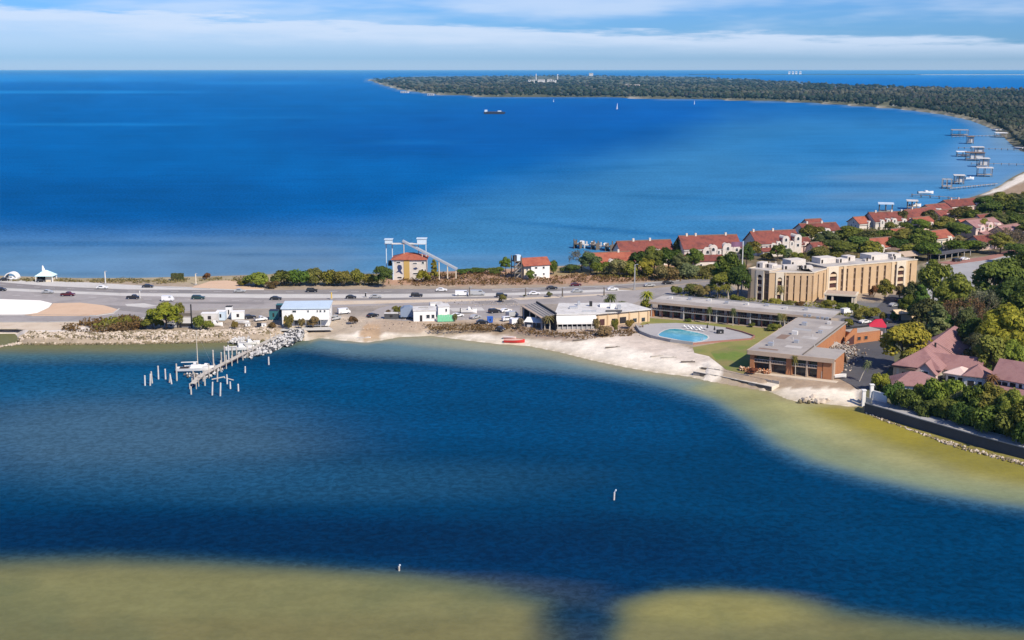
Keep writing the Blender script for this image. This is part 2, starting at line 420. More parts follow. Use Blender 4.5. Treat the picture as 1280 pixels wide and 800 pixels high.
# inner bay
fr = 1 - back
wash(fr * ell(200, 490, 480, 44, .85, .3), C(10, 88, 132))
wash(fr * ell(150, 545, 330, 58, .85, .3), C(76, 112, 136))
wash(fr * ell(330, 600, 420, 34, .5, .3), C(48, 98, 130))
wash(fr * ell(30, 478, 260, 26, .5, .3), C(40, 104, 142))
wash(fr * ell(560, 478, 260, 24, .6, .3), C(8, 86, 134))
wash(fr * ell(660, 520, 330, 56, .7, .3), C(0, 80, 126))
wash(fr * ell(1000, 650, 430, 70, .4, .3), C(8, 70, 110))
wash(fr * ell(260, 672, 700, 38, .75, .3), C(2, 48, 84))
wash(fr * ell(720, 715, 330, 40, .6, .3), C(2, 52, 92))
jn = (nA - .5) * 40 + (nB - .5) * 12
def bar(poly, c, s0, s1, a=1., jig=1.):
    m = sst(sdist(wp + jn * .6 * jig, (wq + jn * .16 * jig) * 1.8, [(p, q * 1.8) for p, q in poly]), s0, s1)
    wash(fr * m * a, c)
BARA = [(-400, 694), (0, 697), (130, 695), (250, 700), (380, 708), (500, 718), (600, 732), (680, 752), (700, 790), (690, 900), (-400, 900)]
BARB = [(765, 900), (755, 790), (775, 752), (830, 737), (900, 736), (960, 744), (1050, 762), (1150, 776), (1280, 788), (1500, 800), (1500, 900)]
for b_ in (BARA, BARB):
    bar(b_, C(54, 88, 92), -30, 18)
    bar(b_, C(136, 134, 92), -14, 44)
wash(fr * ell(250, 745, 420, 34, .55, .3), C(150, 150, 100))
wash(fr * ell(905, 762, 130, 24, .7, .3), C(166, 160, 98))
wash(fr * ell(300, 800, 500, 30, .35), C(138, 130, 84))
wash(fr * ell(712, 790, 60, 46, .55, .2), C(40, 62, 78))
wash(fr * ell(1150, 815, 260, 26, .6), C(120, 120, 82))
SHR = [(640, 425), (690, 447), (760, 464), (830, 482), (890, 502), (930, 528), (965, 556), (1010, 578), (1080, 598), (1160, 616), (1240, 630), (1330, 642), (1700, 700), (1700, 560), (1290, 540), (1080, 480), (900, 440), (700, 420)]
bar(SHR, C(70, 116, 142), -30, 10, .9)
bar(SHR, C(150, 162, 128), -10, 26, 1.)
bar([(820, 468), (900, 492), (970, 520), (1040, 556), (1120, 582), (1200, 600), (1330, 618), (1700, 680), (1700, 560), (1300, 540), (1080, 490), (900, 450)], C(182, 178, 122), -24, 22, .85)
bar([(1020, 512), (1090, 545), (1150, 566), (1220, 590), (1340, 612), (1700, 690), (1700, 560), (1300, 540), (1080, 490)], C(160, 148, 56), -26, 14, .85)
bar([(380, 430), (440, 440), (520, 444), (600, 452), (690, 458), (780, 468), (860, 480), (900, 470), (700, 430), (400, 410)], C(112, 144, 152), -24, 8, .85)
bar([(470, 424), (520, 430), (600, 438), (680, 446), (780, 466), (860, 476), (900, 470), (700, 420), (400, 400)], C(166, 166, 142), -12, 8, .85)
bar([(-400, 452), (60, 448), (200, 447), (300, 441), (380, 430), (380, 410), (-400, 405)], C(84, 122, 128), -24, 10, .8)
bar([(-400, 441), (60, 438), (200, 438), (300, 434), (380, 425), (380, 405), (-400, 405)], C(136, 132, 88), -16, 8, .85)
sg = sst(vnoise(wx, wy * .6, 22., 8, 4), .50, .68) * .30 + sst(vnoise(wx, wy, 6., 14, 3), .52, .70) * .10      # thin seagrass on the sand bars
sg = sg * sst(wc[..., 0], .07, .15)
wash(fr * sg * sst(wq, 690, 740), C(92, 108, 82))
wash(fr * sg * .7 * sst(wp, 800, 950) * (1 - sst(wq, 640, 690)), C(118, 124, 92))
# shoal water close to every beach of the inner bay
cs = -sdist(wx, wy, CW)
wash(fr * (1 - sst(cs, 0., 5.)) * .75 * (wp > 385), C(176, 164, 128))
wash(back * (1 - sst(cs, 0., 10. + 30 * (wy > 1500))) * .5, C(140, 166, 180))
wc = wc * (1 + .34 * (nA - .5) + .16 * (nB - .5))[..., None]
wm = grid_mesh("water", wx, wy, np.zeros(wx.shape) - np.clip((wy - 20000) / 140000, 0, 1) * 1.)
vcol(wm, "bed", wc)  # bottom colours with the painted cloud shadows mixed in
m = bpy.data.materials.new("sea_water"); m.use_nodes = True; t = m.node_tree
t.nodes.remove(t.nodes["Principled BSDF"])
a = t.nodes.new("ShaderNodeAttribute"); a.attribute_name = "bed"
v = t.nodes.new("ShaderNodeTexCoord").outputs["Object"]
r1 = noisen(t, mapn(t, v, (.55, .62, 1)), 1., 6, .68, .5)          # ripples
r2 = noisen(t, mapn(t, v, (.012, .05, 1)), 1., 4, .6)             # wind lanes
r3 = noisen(t, mapn(t, v, (.0012, .006, 1)), 1., 5, .6)
sepc = t.nodes.new("ShaderNodeSeparateColor"); t.links.new(a.outputs[0], sepc.inputs[0])
calm = mathn(t, 'SUBTRACT', 1.0, mathn(t, 'MULTIPLY', smooth(t, sepc.outputs[0], .01, .09), .78))      # ripples show less over pale sand
rip = mathn(t, 'MULTIPLY_ADD', smooth(t, r1, .36, .64), .50, -.25)
val = mathn(t, 'ADD', mathn(t, 'MULTIPLY_ADD', rip, calm, 1.0), mathn(t, 'MULTIPLY_ADD', r2, .40, -.20))
val = mathn(t, 'ADD', val, mathn(t, 'MULTIPLY_ADD', r3, .30, -.15))
cc = t.nodes.new("ShaderNodeCombineColor")
for i in range(3): t.links.new(val, cc.inputs[i])
bn = t.nodes.new("ShaderNodeBump"); bn.inputs["Strength"].default_value = .7; bn.inputs["Distance"].default_value = .6
t.links.new(r1, bn.inputs["Height"]); t.links.new(mathn(t, 'MULTIPLY', calm, .7), bn.inputs["Strength"])
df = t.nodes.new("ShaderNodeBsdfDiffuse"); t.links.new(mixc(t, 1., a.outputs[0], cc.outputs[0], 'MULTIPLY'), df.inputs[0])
gl = t.nodes.new("ShaderNodeBsdfGlossy"); gl.inputs["Roughness"].default_value = .22
t.links.new(bn.outputs[0], gl.inputs["Normal"]); t.links.new(bn.outputs[0], df.inputs["Normal"])
mx = t.nodes.new("ShaderNodeMixShader"); mx.inputs[0].default_value = .02
t.links.new(df.outputs[0], mx.inputs[1]); t.links.new(gl.outputs[0], mx.inputs[2])
t.links.new(mx.outputs[0], t.nodes["Material Output"].inputs[0])
wm.materials.append(m)
put(link("water", wm), "structure")
# ---------------------------------------------------------------- palette
M = dict(
 white=mat("white_paint", (.74, .73, .70), .6, .10, .25, bump=.05),
 white2=mat("weathered_white", (.60, .585, .56), .75, .22, .3, (.45, .43, .40)),
 stucco=mat("pale_stucco", (.60, .555, .50), .8, .2, .35, (.50, .45, .40)),
 cream=mat("cream_stucco", (.62, .54, .42), .85, .16, .25),
 tan=mat("tan_stucco", (.53, .375, .225), .9, .18, .22, (.46, .315, .18), bump=.1),
 tan2=mat("pale_tan_stucco", (.60, .46, .30), .9, .14, .22),
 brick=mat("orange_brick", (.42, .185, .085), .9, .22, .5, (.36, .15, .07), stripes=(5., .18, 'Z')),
 pinkw=mat("pale_pink_stucco", (.62, .47, .42), .85, .14, .3),
 ochre=mat("ochre_paint", (.46, .31, .10), .8, .12, .3),
 redroof=mat("red_roof_tiles", (.21, .062, .046), .85, .5, .35, (.11, .036, .03), stripes=(1.6, .30, 'X'), rnd=.25),
 orange=mat("orange_roof_tiles", (.34, .105, .062), .85, .45, .35, (.22, .06, .038), stripes=(1.6, .3, 'X'), rnd=.2),
 pinkroof=mat("faded_pink_shingles", (.30, .165, .155), .9, .34, .3, (.22, .115, .112), stripes=(1.1, .14, 'Z'), rnd=.1),
 brownroof=mat("brown_shingles", (.20, .135, .10), .9, .2, .3, stripes=(1.1, .15, 'Z')),
 greyroof=mat("grey_flat_roofing", (.36, .325, .29), .9, .2, .10, (.27, .242, .22), bump=.1),
 greyroof2=mat("pale_roof_membrane", (.46, .43, .395), .85, .22, .13, (.34, .315, .29)),
 fascia=mat("tan_roof_edge", (.42, .32, .24), .85, .14, .25),
 slit=mat("brown_tinted_glass", (.105, .066, .042), .35, .3, .5, spec=.5),
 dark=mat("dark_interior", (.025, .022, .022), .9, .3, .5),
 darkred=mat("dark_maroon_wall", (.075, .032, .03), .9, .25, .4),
 glass=mat("window_glass", (.03, .04, .05), .12, .2, .4, spec=.6),
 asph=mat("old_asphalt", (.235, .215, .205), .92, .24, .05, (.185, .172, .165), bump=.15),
 asph2=mat("patched_asphalt", (.325, .298, .283), .92, .28, .05, (.235, .215, .205), bump=.15),
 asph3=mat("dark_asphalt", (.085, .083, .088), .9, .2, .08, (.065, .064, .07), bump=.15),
 conc=mat("pale_concrete", (.52, .50, .465), .9, .16, .09, (.44, .42, .39), bump=.1),
 conc2=mat("grey_concrete", (.34, .335, .33), .9, .16, .12, (.28, .275, .27), bump=.1),
 concdk=mat("dark_concrete", (.07, .07, .074), .9, .3, .3, bump=.1),  # near-black holds the shade of the seawall's unlit face
 peach=mat("peach_sand", (.58, .41, .28), .95, .18, .14, (.52, .36, .24), bump=.3),
 wsand=mat("white_sand", (.84, .81, .74), .95, .08, .1, bump=.2),
 wsand2=mat("beach_sand", (.64, .57, .46), .95, .2, .3, (.52, .45, .35), bump=.3),
 tan_sand=mat("tan_sand", (.56, .47, .36), .95, .2, .14, (.47, .38, .28), bump=.3),
 pbrick=mat("red_paving", (.30, .15, .12), .9, .2, .2),
 wood=mat("grey_wood", (.36, .33, .29), .9, .25, .5, (.27, .24, .21), stripes=(2.2, .2, 'X')),
 wooddk=mat("dark_wet_wood", (.13, .11, .09), .85, .3, .6),
 palewood=mat("pale_weathered_wood", (.52, .48, .42), .9, .3, .6, (.34, .30, .25)),
 bark=mat("bark", (.13, .10, .075), .95, .3, 1.2, bump=.4),
 palebark=mat("pale_palm_bark", (.44, .39, .32), .95, .25, 1.5, bump=.4),
 rock=mat("limestone_rubble", (.56, .475, .385), .95, .35, .35, (.36, .295, .22), bump=.5),
 rock2=mat("white_rubble", (.56, .545, .52), .95, .35, .4, (.30, .29, .28), bump=.5),
 rockdk=mat("algae_stained_rock", (.20, .16, .09), .95, .35, .4, (.12, .10, .06), bump=.5),
 steel=mat("galvanised_steel", (.48, .49, .50), .45, .14, .6, metal=.5),
 black=mat("black_rubber", (.025, .025, .027), .8, .2, .6),
 bluewh=mat("pale_blue_metal", (.50, .60, .68), .5, .14, .3),
 teal=mat("teal_paint", (.035, .13, .15), .6, .2, .3),
 aqua=mat("aqua_canvas", (.55, .76, .76), .6, .1, .3),
 green=mat("green_tarpaulin", (.18, .52, .30), .7, .2, .4),
 blue=mat("blue_plastic", (.03, .11, .42), .4, .12, .4),
 red=mat("red_canvas", (.48, .02, .05), .6, .16, .4),
 redboat=mat("red_hull_paint", (.55, .04, .035), .45, .15, .4),
 lawn=mat("mown_grass", (.13, .19, .03), .95, .32, .09, (.19, .165, .06), bump=.4),
 lawn2=mat("dry_grass", (.235, .215, .065), .95, .3, .1, (.165, .18, .045), bump=.4),
 pool=mat("pool_water", (.05, .31, .39), .08, .35, .12, (.24, .53, .58), spec=.5),
 deck=mat("pool_deck_concrete", (.37, .355, .35), .9, .16, .15, (.31, .295, .29)),
 yellow=mat("yellow_paint", (.60, .42, .10), .7, .14, .4),
 navy=mat("dark_hull_paint", (.022, .028, .045), .5, .2, .3),
 mural=mat("dark_blue_mural_paint", (.03, .045, .11), .7, .2, .6),
 slateshade=mat("slate_blue_shade", (.20, .25, .33), .7, .15, .3, stripes=(1.2, .12, 'X')),  # blue-grey shade on the truck's cargo box, held as its colour
)
def car_paint(name, c): return mat(name, c, .3, .08, .4, spec=.5)

def fr(a, b, z=LAND):
    p, q = G(*a, z), G(*b, z); d = q - p
    return p, math.atan2(d.y, d.x), math.hypot(d.x, d.y)
def xz(mb, poly, y0, y1, mi=0):
    """an outline in the x-z plane pushed through from y0 to y1"""
    t = MB().prism(poly, 0, 1)
    return mb.add([(x, y1 + (y0 - y1) * k, y) for x, y, k in t.v], t.f, mi)
def arch_poly(w, h, n=7, x=0., z=0.):
    r = w / 2
    return [(x - r, z), (x + r, z)] + [(x + r * math.cos(math.pi * k / n), z + h - r + r * math.sin(math.pi * k / n)) for k in range(n + 1)]
_wm = {}
def window(parent, x, y, z, w=1.3, h=1.5, rz=0., arch=False, fm='white', pm='glass', fw=.14, out=.06):
    k = (round(w, 2), round(h, 2), arch, fm, pm, fw)
    if k not in _wm:
        f, p = MB(), MB()
        if arch:
            o, i = arch_poly(w, h), arch_poly(w - 2 * fw, h - 2 * fw, z=fw)
            n = len(o)
            for a in range(n):
                b = (a + 1) % n
                V = [(o[a][0], -.12, o[a][1]), (o[b][0], -.12, o[b][1]), (i[b][0], -.12, i[b][1]), (i[a][0], -.12, i[a][1])]
                f.add(V + [(q[0], .12, q[2]) for q in V], [(0, 1, 2, 3), (7, 6, 5, 4), (0, 4, 5, 1), (3, 2, 6, 7)])
            xz(p, i, -.05, .1)
        else:
            f.box(-w / 2, w / 2, -.12, .12, 0, fw).box(-w / 2, w / 2, -.12, .12, h - fw, h)
            f.box(-w / 2, -w / 2 + fw, -.12, .12, fw, h - fw).box(w / 2 - fw, w / 2, -.12, .12, fw, h - fw)
            p.box(-w / 2 + fw, w / 2 - fw, -.05, .1, fw, h - fw)
        _wm[k] = (f.mesh("window", M[fm]), p.mesh("pane", M[pm]))
    a = link("window", _wm[k][0], parent, (x - math.sin(rz) * -out * -1 * 0, y, z), rz)
    link("pane", _wm[k][1], a)
    return a
def slab(mb, pts, th, mi=0):
    """a roof plane of some thickness from three or four corners"""
    P = [Vector(p) for p in pts]; n = (P[1] - P[0]).cross(P[2] - P[0]).normalized()
    if n.z < 0: P.reverse(); n = -n
    k = len(P)
    return mb.add(P + [p - n * th for p in P], [tuple(range(k)), tuple(range(2 * k - 1, k - 1, -1))] + [((i + 1) % k, i, k + i, k + (i + 1) % k) for i in range(k)], mi)
def gable_walls(mb, x0, x1, y0, y1, z0, h, rh, axis='x', mi=0):
    if axis == 'x':
        t = MB().prism([(y0, z0), (y1, z0), (y1, h), ((y0 + y1) / 2, h + rh), (y0, h)], 0, 1)
        mb.add([(x0 + (x1 - x0) * c, a, b) for a, b, c in t.v], t.f, mi)
    else:
        xz(mb, [(x0, z0), (x1, z0), (x1, h), ((x0 + x1) / 2, h + rh), (x0, h)], y0, y1, mi)
def gable_roof(mb, x0, x1, y0, y1, h, rh, axis='x', ov=.5, th=.22, mi=0):
    if axis == 'x':
        ym = (y0 + y1) / 2; s = rh / (ym - y0)
        for ya, sg in ((y0, -1), (y1, 1)):
            e = ya + sg * ov; ze = h - s * ov + th
            slab(mb, [(x0 - ov, e, ze), (x1 + ov, e, ze), (x1 + ov, ym, h + rh + th), (x0 - ov, ym, h + rh + th)], th, mi)
    else:
        xm = (x0 + x1) / 2; s = rh / (xm - x0)
        for xa, sg in ((x0, -1), (x1, 1)):
            e = xa + sg * ov; ze = h - s * ov + th
            slab(mb, [(e, y0 - ov, ze), (e, y1 + ov, ze), (xm, y1 + ov, h + rh + th), (xm, y0 - ov, h + rh + th)], th, mi)
def hip_roof(mb, x0, x1, y0, y1, h, rh, ov=.6, th=.2, mi=0):
    x0, x1, y0, y1 = x0 - ov, x1 + ov, y0 - ov, y1 + ov
    w, d = x1 - x0, y1 - y0
    if w >= d: A, B = (x0 + d / 2, (y0 + y1) / 2, h + rh), (x1 - d / 2, (y0 + y1) / 2, h + rh)
    else: A, B = ((x0 + x1) / 2, y0 + w / 2, h + rh), ((x0 + x1) / 2, y1 - w / 2, h + rh)
    c = [(x0, y0, h), (x1, y0, h), (x1, y1, h), (x0, y1, h)]
    if w >= d: fs = [(0, 1, 5, 4), (1, 2, 5), (2, 3, 4, 5), (3, 0, 4)]
    else: fs = [(0, 1, 4), (1, 2, 5, 4), (2, 3, 5), (3, 0, 4, 5)]
    mb.add(c + [A, B] + [(x, y, h - th) for x, y, _ in c], fs + [(9, 8, 7, 6), (0, 6, 7, 1), (1, 7, 8, 2), (2, 8, 9, 3), (3, 9, 6, 0)], mi)

# ---------------------------------------------------------------- plants
def foliage_mat():
    m = bpy.data.materials.new("foliage"); m.use_nodes = True; t = m.node_tree; b = t.nodes["Principled BSDF"]
    at = t.nodes.new("ShaderNodeAttribute"); at.attribute_name = "hue"
    oi = t.nodes.new("ShaderNodeObjectInfo")
    c = mixc(t, at.outputs[2], (.55, .62, .45), (1.75, 1.55, 1.2))
    c = mixc(t, 1., c, oi.outputs["Color"], 'MULTIPLY')
    t.links.new(c, b.inputs["Base Color"])
    b.inputs["Roughness"].default_value = .75; b.inputs["Specular IOR Level"].default_value = .2
    tr = t.nodes.new("ShaderNodeBsdfTranslucent"); t.links.new(c, tr.inputs[0])
    mx = t.nodes.new("ShaderNodeMixShader"); mx.inputs[0].default_value = .3
    t.links.new(b.outputs[0], mx.inputs[1]); t.links.new(tr.outputs[0], mx.inputs[2])
    t.links.new(mx.outputs[0], t.nodes["Material Output"].inputs[0])
    return m
LEAF = foliage_mat()
def leaf_mesh(name, P, Nn, size, hue, r, stretch=1.5):
    """many small leaf-sprig faces at points P facing along Nn"""
    n = len(P)
    a = np.cross(Nn, r.normal(size=(n, 3))); a /= np.linalg.norm(a, axis=1, keepdims=True) + 1e-9
    b = np.cross(Nn, a)
    s = (size * r.uniform(.6, 1.35, n))[:, None]
    V = np.stack([P - a * s * stretch * .6, P - b * s * .5 + Nn * s * .12, P + a * s * stretch * .6, P + b * s * .5 + Nn * s * .12], 1).reshape(-1, 3)
    me = bpy.data.meshes.new(name)
    me.vertices.add(n * 4); me.vertices.foreach_set("co", V.astype(np.float32).ravel())
    me.loops.add(n * 4); me.loops.foreach_set("vertex_index", np.arange(n * 4, dtype=np.int32))
    me.polygons.add(n); me.polygons.foreach_set("loop_start", (np.arange(n) * 4).astype(np.int32)); me.polygons.foreach_set("loop_total", np.full(n, 4, np.int32))
    me.update()
    at = me.attributes.new("hue", 'FLOAT', 'POINT'); at.data.foreach_set("value", np.repeat(np.clip(hue, 0, 1), 4).astype(np.float32))
    me.materials.append(LEAF)
    return me
def clump_points(cl, n, r, shell=.2):
    """cl: rows of x,y,z,rx,ry,rz"""
    cl = np.array(cl); w = (cl[:, 3] * cl[:, 5]); k = r.choice(len(cl), n, p=w / w.sum())
    d = r.normal(size=(n, 3)); d /= np.linalg.norm(d, axis=1, keepdims=True)
    d[:, 2] = np.where(d[:, 2] < -.45, -d[:, 2], d[:, 2])
    rad = 1 - shell * r.random(n) ** 1.5 + .10 * r.normal(size=n)
    P = cl[k, :3] + d * cl[k, 3:] * rad[:, None]
    Nn = d / cl[k, 3:]; Nn += (r.normal(size=(n, 3)) * .36 + (.12, -.2, .25)) * np.linalg.norm(Nn, axis=1, keepdims=True); Nn /= np.linalg.norm(Nn, axis=1, keepdims=True)
    ch = r.random(len(cl)) * .5
    hue = .22 + ch[k] + .28 * r.normal(size=n) * .6 + .12 * d[:, 2] * 0
    return P, Nn, hue
def limb_mesh(segs, m, n=6):
    mb = MB()
    for p, q, r0, r1 in segs: mb.tube(p, q, r0, r1, n)
    return mb.mesh("trunk", m)
KINDS = {}
def make_kinds():
    r = np.random.default_rng(21)
    for v in range(4):          # broad evergreen, about 10 m high, 10 m wide
        cl, segs = [], [((0, 0, 0), (.1, .1, 3.2), .38, .26)]
        for i in range(13):
            a = i * 2.4 + v; rr = 3.7 * math.sqrt((i + .5) / 13) * r.uniform(.8, 1.15)
            z = 7.4 - .13 * rr ** 2 + r.uniform(-1.1, 1.0); s = r.uniform(1.3, 2.1)
            x, y = rr * math.cos(a), rr * math.sin(a)
            cl.append((x, y, z, s, s, s * r.uniform(.6, .85)))
            if i % 2: segs.append(((.1, .1, 3.0), (x * .8, y * .8, z - .4), .16, .05))
        for i in range(5):
            a = i * 1.25 + v; cl.append((3.2 * math.cos(a), 3.2 * math.sin(a), r.uniform(3.4, 5.0), 1.4, 1.4, 1.1))
        KINDS['oak', v] = (leaf_mesh("crown", *clump_points(cl, 3600, r)[:2], .46, clump_points(cl, 3600, r)[2], r), limb_mesh(segs, M['bark']))
    for v in range(3):          # tall narrow crown (pine, cypress), 12 m by 6 m
        cl, segs = [], [((0, 0, 0), (0, 0, 10.5), .3, .06)]
        for i in range(13):
            z = 3.2 + i * .68; a = i * 2.4 + v; rr = (1.9 - .11 * i) * r.uniform(.5, 1.)
            s = max(.7, 1.55 - .06 * i) * r.uniform(.8, 1.15); cl.append((rr * math.cos(a), rr * math.sin(a), z, s, s, s * .75))
            segs.append(((0, 0, z - .5), (rr * math.cos(a), rr * math.sin(a), z), .07, .03))
        P, Nn, h = clump_points(cl, 2800, r); KINDS['tall', v] = (leaf_mesh("crown", P, Nn, .42, h, r), limb_mesh(segs, M['bark']))
    for v in range(4):          # round bush, 4 m by 5 m
        cl = [(r.uniform(-1.4, 1.4), r.uniform(-1.4, 1.4), r.uniform(1.0, 2.7), *(r.uniform(.9, 1.35),) * 2, r.uniform(.7, 1.1)) for i in range(9)]
        P, Nn, h = clump_points(cl, 1900, r); P[:, 2] = np.maximum(P[:, 2], .05)
        segs = [((0, 0, 0), (c[0] * .8, c[1] * .8, c[2]), .09, .04) for c in cl[:5]]
        KINDS['bush', v] = (leaf_mesh("crown", P, Nn, .30, h, r), limb_mesh(segs, M['bark'], 5))
    for v in range(2):          # bare winter crown: forking twigs, a few dead leaves
        segs, tips = [((0, 0, 0), (.1, 0, 3), .3, .22)], []
        def fork(p, d, L, rad, lev):
            q = p + d * L; segs.append((tuple(p), tuple(q), rad, rad * .6))
            if lev == 0: tips.append(q); return
            for _ in range(3):
                e = (d + Vector(r.normal(size=3)) * .55 + Vector((0, 0, .12))).normalized(); fork(q, e, L * .72, rad * .6, lev - 1)
        for i in range(5):
            a = i * 1.26 + v; fork(Vector((.1, 0, 3)), Vector((math.cos(a) * .8, math.sin(a) * .8, .8)).normalized(), 2.4, .15, 3)
        T = np.array([tuple(q) for q in tips]); k = r.integers(0, len(T), 1300); P = T[k] + r.normal(size=(1300, 3)) * .45
        Nn = r.normal(size=(1300, 3)); Nn /= np.linalg.norm(Nn, axis=1, keepdims=True)
        KINDS['bare', v] = (leaf_mesh("crown", P, Nn, .22, r.random(1300), r, 2.2), limb_mesh(segs, M['bark'], 4))
    for v in range(3):          # cabbage palm, 8 m, ragged round head
        segs, p, lean = [], Vector((0, 0, 0)), (.0, .5, -.4)[v]
        for i in range(6):
            q = Vector((lean * ((i + 1) / 6) ** 1.6, .1 * math.sin(i), 6.6 * (i + 1) / 6)); segs.append((tuple(p), tuple(q), .26 - .012 * i, .25 - .012 * i)); p = q
        V, Fc, H = [], [], []
        for i in range(34):
            a = i * 2.4; up = 1.1 - 1.9 * (i / 34); L = r.uniform(1.9, 2.5); w = .26
            d = Vector((math.cos(a), math.sin(a), 0)); s = Vector((-d.y, d.x, 0)); pr = []
            for k in range(5):
                u = k / 4; c = p + d * L * u * math.cos(up * .6) + Vector((0, 0, L * (math.sin(up) * u - .75 * u * u)))
                ww = w * (1.1 - abs(u - .45) * 1.5); pr.append((c - s * ww - Vector((0, 0, ww * .5)), c, c + s * ww - Vector((0, 0, ww * .5))))
            hh = r.random() * .6 + (.2 if i < 20 else 0)
            for k in range(4):
                for e in (0, 1):
                    b = len(V); V += [pr[k][e], pr[k][e + 1], pr[k + 1][e + 1], pr[k + 1][e]]; Fc.append((b, b + 1, b + 2, b + 3)); H += [hh] * 4
        me = bpy.data.meshes.new("crown"); me.from_pydata([tuple(q) for q in V], [], Fc); me.materials.append(LEAF)
        at = me.attributes.new("hue", 'FLOAT', 'POINT'); at.data.foreach_set("value", np.array(H, np.float32))
        KINDS['palm', v] = (me, limb_mesh(segs, M['palebark'], 7))
make_kinds()
REF = dict(oak=(10., 9.6), tall=(6., 12.4), bush=(5., 4.), bare=(9., 8.8), palm=(4.6, 8.2))
PC = dict(dk=(.068, .112, .026), md=(.11, .155, .03), lt=(.17, .215, .04), yg=(.235, .245, .034), ol=(.155, .152, .042), gg=(.135, .15, .085), gr=(.14, .125, .105), br=(.14, .09, .045),
          rd=(.17, .075, .045), fl=(.19, .165, .085), pl=(.175, .182, .038), yl=(.24, .20, .05), cg=(.098, .118, .052))
NAME = dict(oak="evergreen_tree", tall="conifer_tree", bush="shrub", bare="leafless_tree", palm="palm_tree")
CAT = dict(oak="tree", tall="tree", bush="shrub", bare="tree", palm="palm")
_tv = [0]
def tree(kind, px, ytop, ybase, wpx, tone, label, group, name=None, z=LAND, rz=None):
    """a plant standing where the photo has its foot, as tall and wide as there"""
    _tv[0] += 1; i = _tv[0]
    nv = max(v for k, v in KINDS if k == kind) + 1
    cm, tm = KINDS[kind, i % nv]
    p = G(px, ybase, z); s = ppm(ybase)
    sw, sh = wpx / s / REF[kind][0], (ybase - ytop) / s / REF[kind][1]
    o = thing(name or NAME[kind], label, CAT[kind], p, (i * 2.1) % 6.28 if rz is None else rz, group)
    o.scale = (sw, sw, sh)
    c = link("crown", cm, o); c.color = (*[min(1, x * random.uniform(.88, 1.14)) for x in PC[tone]], 1)
    t = link("stem" if kind == 'bush' else "trunk", tm, o)
    return o
# ---------------------------------------------------------------- rocks
_ico = bmesh.new(); bmesh.ops.create_icosphere(_ico, subdivisions=1, radius=1)
ICO_V = np.array([v.co[:] for v in _ico.verts]); ICO_F = np.array([[v.index for v in f.verts] for f in _ico.faces]); _ico.free()
_cub = np.array([(x, y, z) for x in (-1, 1) for y in (-1, 1) for z in (-1, 1)], float) * .62
CUB_F = [(0, 1, 3, 2), (4, 6, 7, 5), (0, 4, 5, 1), (2, 3, 7, 6), (0, 2, 6, 4), (1, 5, 7, 3)]
def rocks(name, spots, mats, r, blocky=.4):
    """spots: x,y,z,size,material"""
    V, Fc, Mi = [], [], []
    for x, y, z, s, mi in spots:
        if r.random() < blocky: v, f = _cub, CUB_F
        else: v, f = ICO_V, [tuple(q) for q in ICO_F]
        q = v * r.uniform(.6, 1.35, 3) * s + r.normal(size=v.shape) * .10 * s
        a = r.uniform(0, 6.28, 2); ca, sa = math.cos(a[0]), math.sin(a[0]); cb, sb = math.cos(a[1] * .2), math.sin(a[1] * .2)
        q = q @ np.array([[ca, sa, 0], [-sa, ca, 0], [0, 0, 1]]) @ np.array([[1, 0, 0], [0, cb, sb], [0, -sb, cb]])
        b = len(V); V += [tuple(p) for p in q + (x, y, z)]; Fc += [tuple(b + i for i in g) for g in f]; Mi += [mi] * len(f)
    me = bpy.data.meshes.new(name); me.from_pydata(V, [], Fc)
    for m_ in mats: me.materials.append(m_)
    me.polygons.foreach_set("material_index", Mi); me.update()
    return me
def rock_strip(line, n, w0, w1, s0, s1, r, zf, mats=2):
    """spots along a photo polyline on the ground, w metres to either side (w0 seaward)"""
    P = [G(x, y, 0) for x, y in line]; L = [0]
    for a, b in zip(P, P[1:]): L.append(L[-1] + (b - a).length)
    out = []
    for _ in range(n):
        u = r.random() * L[-1]; k = max(i for i in range(len(P) - 1) if L[i] <= u)
        a, b = P[k], P[k + 1]; f = (u - L[k]) / (L[k + 1] - L[k]); d = (b - a).normalized(); nrm = Vector((-d.y, d.x, 0))
        o = r.uniform(w0, w1); q = a.lerp(b, f) + nrm * o
        out.append((q.x, q.y, zf(o), r.uniform(s0, s1), int(r.integers(0, mats))))
    return out
# ---------------------------------------------------------------- roads, lots, sand patches, lawn
Z = LAND
UP_B = [(-260, 357.5), (0, 359.3), (60, 362.5), (150, 366), (330, 367.5), (480, 367.5), (640, 366), (760, 361.5), (850, 355), (905, 349)]
LO_T = [(-260, 361), (0, 363), (60, 365.6), (150, 369.6), (330, 372.5), (480, 372.2), (600, 370.5), (700, 367), (790, 363)]
sheet("road", [(-260, 352), (0, 352.6), (60, 357.5), (160, 361.8), (330, 362.6), (480, 361.2), (620, 360.7), (700, 358.5), (760, 356.6), (850, 349.6), (900, 345)] + UP_B[::-1], Z + .06, M['asph'])
sheet("road_shoulder", [(-260, 349.4), (20, 350.2), (110, 353), (180, 357), (250, 359.2), (330, 360.5), (330, 362.5), (160, 361.6), (60, 357.4), (0, 352.5), (-260, 351.9)], Z + .06, M['conc'])
sheet("median_strip", UP_B[:8] + LO_T[::-1], Z + .066, M['conc'])
sheet("frontage_road", LO_T[:8] + [(790, 363.1), (840, 358), (850, 366), (810, 371), (790, 380), (640, 380), (560, 380.5), (480, 381.5), (352, 385.6), (240, 388), (195, 394), (165, 399), (130, 401), (60, 402.2), (0, 402), (-260, 402)], Z + .06, M['asph2'])
sheet("boat_yard_lot", [(486, 381.8), (520, 381.5), (650, 381), (650, 396), (625, 397), (600, 399), (560, 400.5), (505, 401), (470, 398), (462, 391), (474, 385)], Z + .055, M['asph2'])
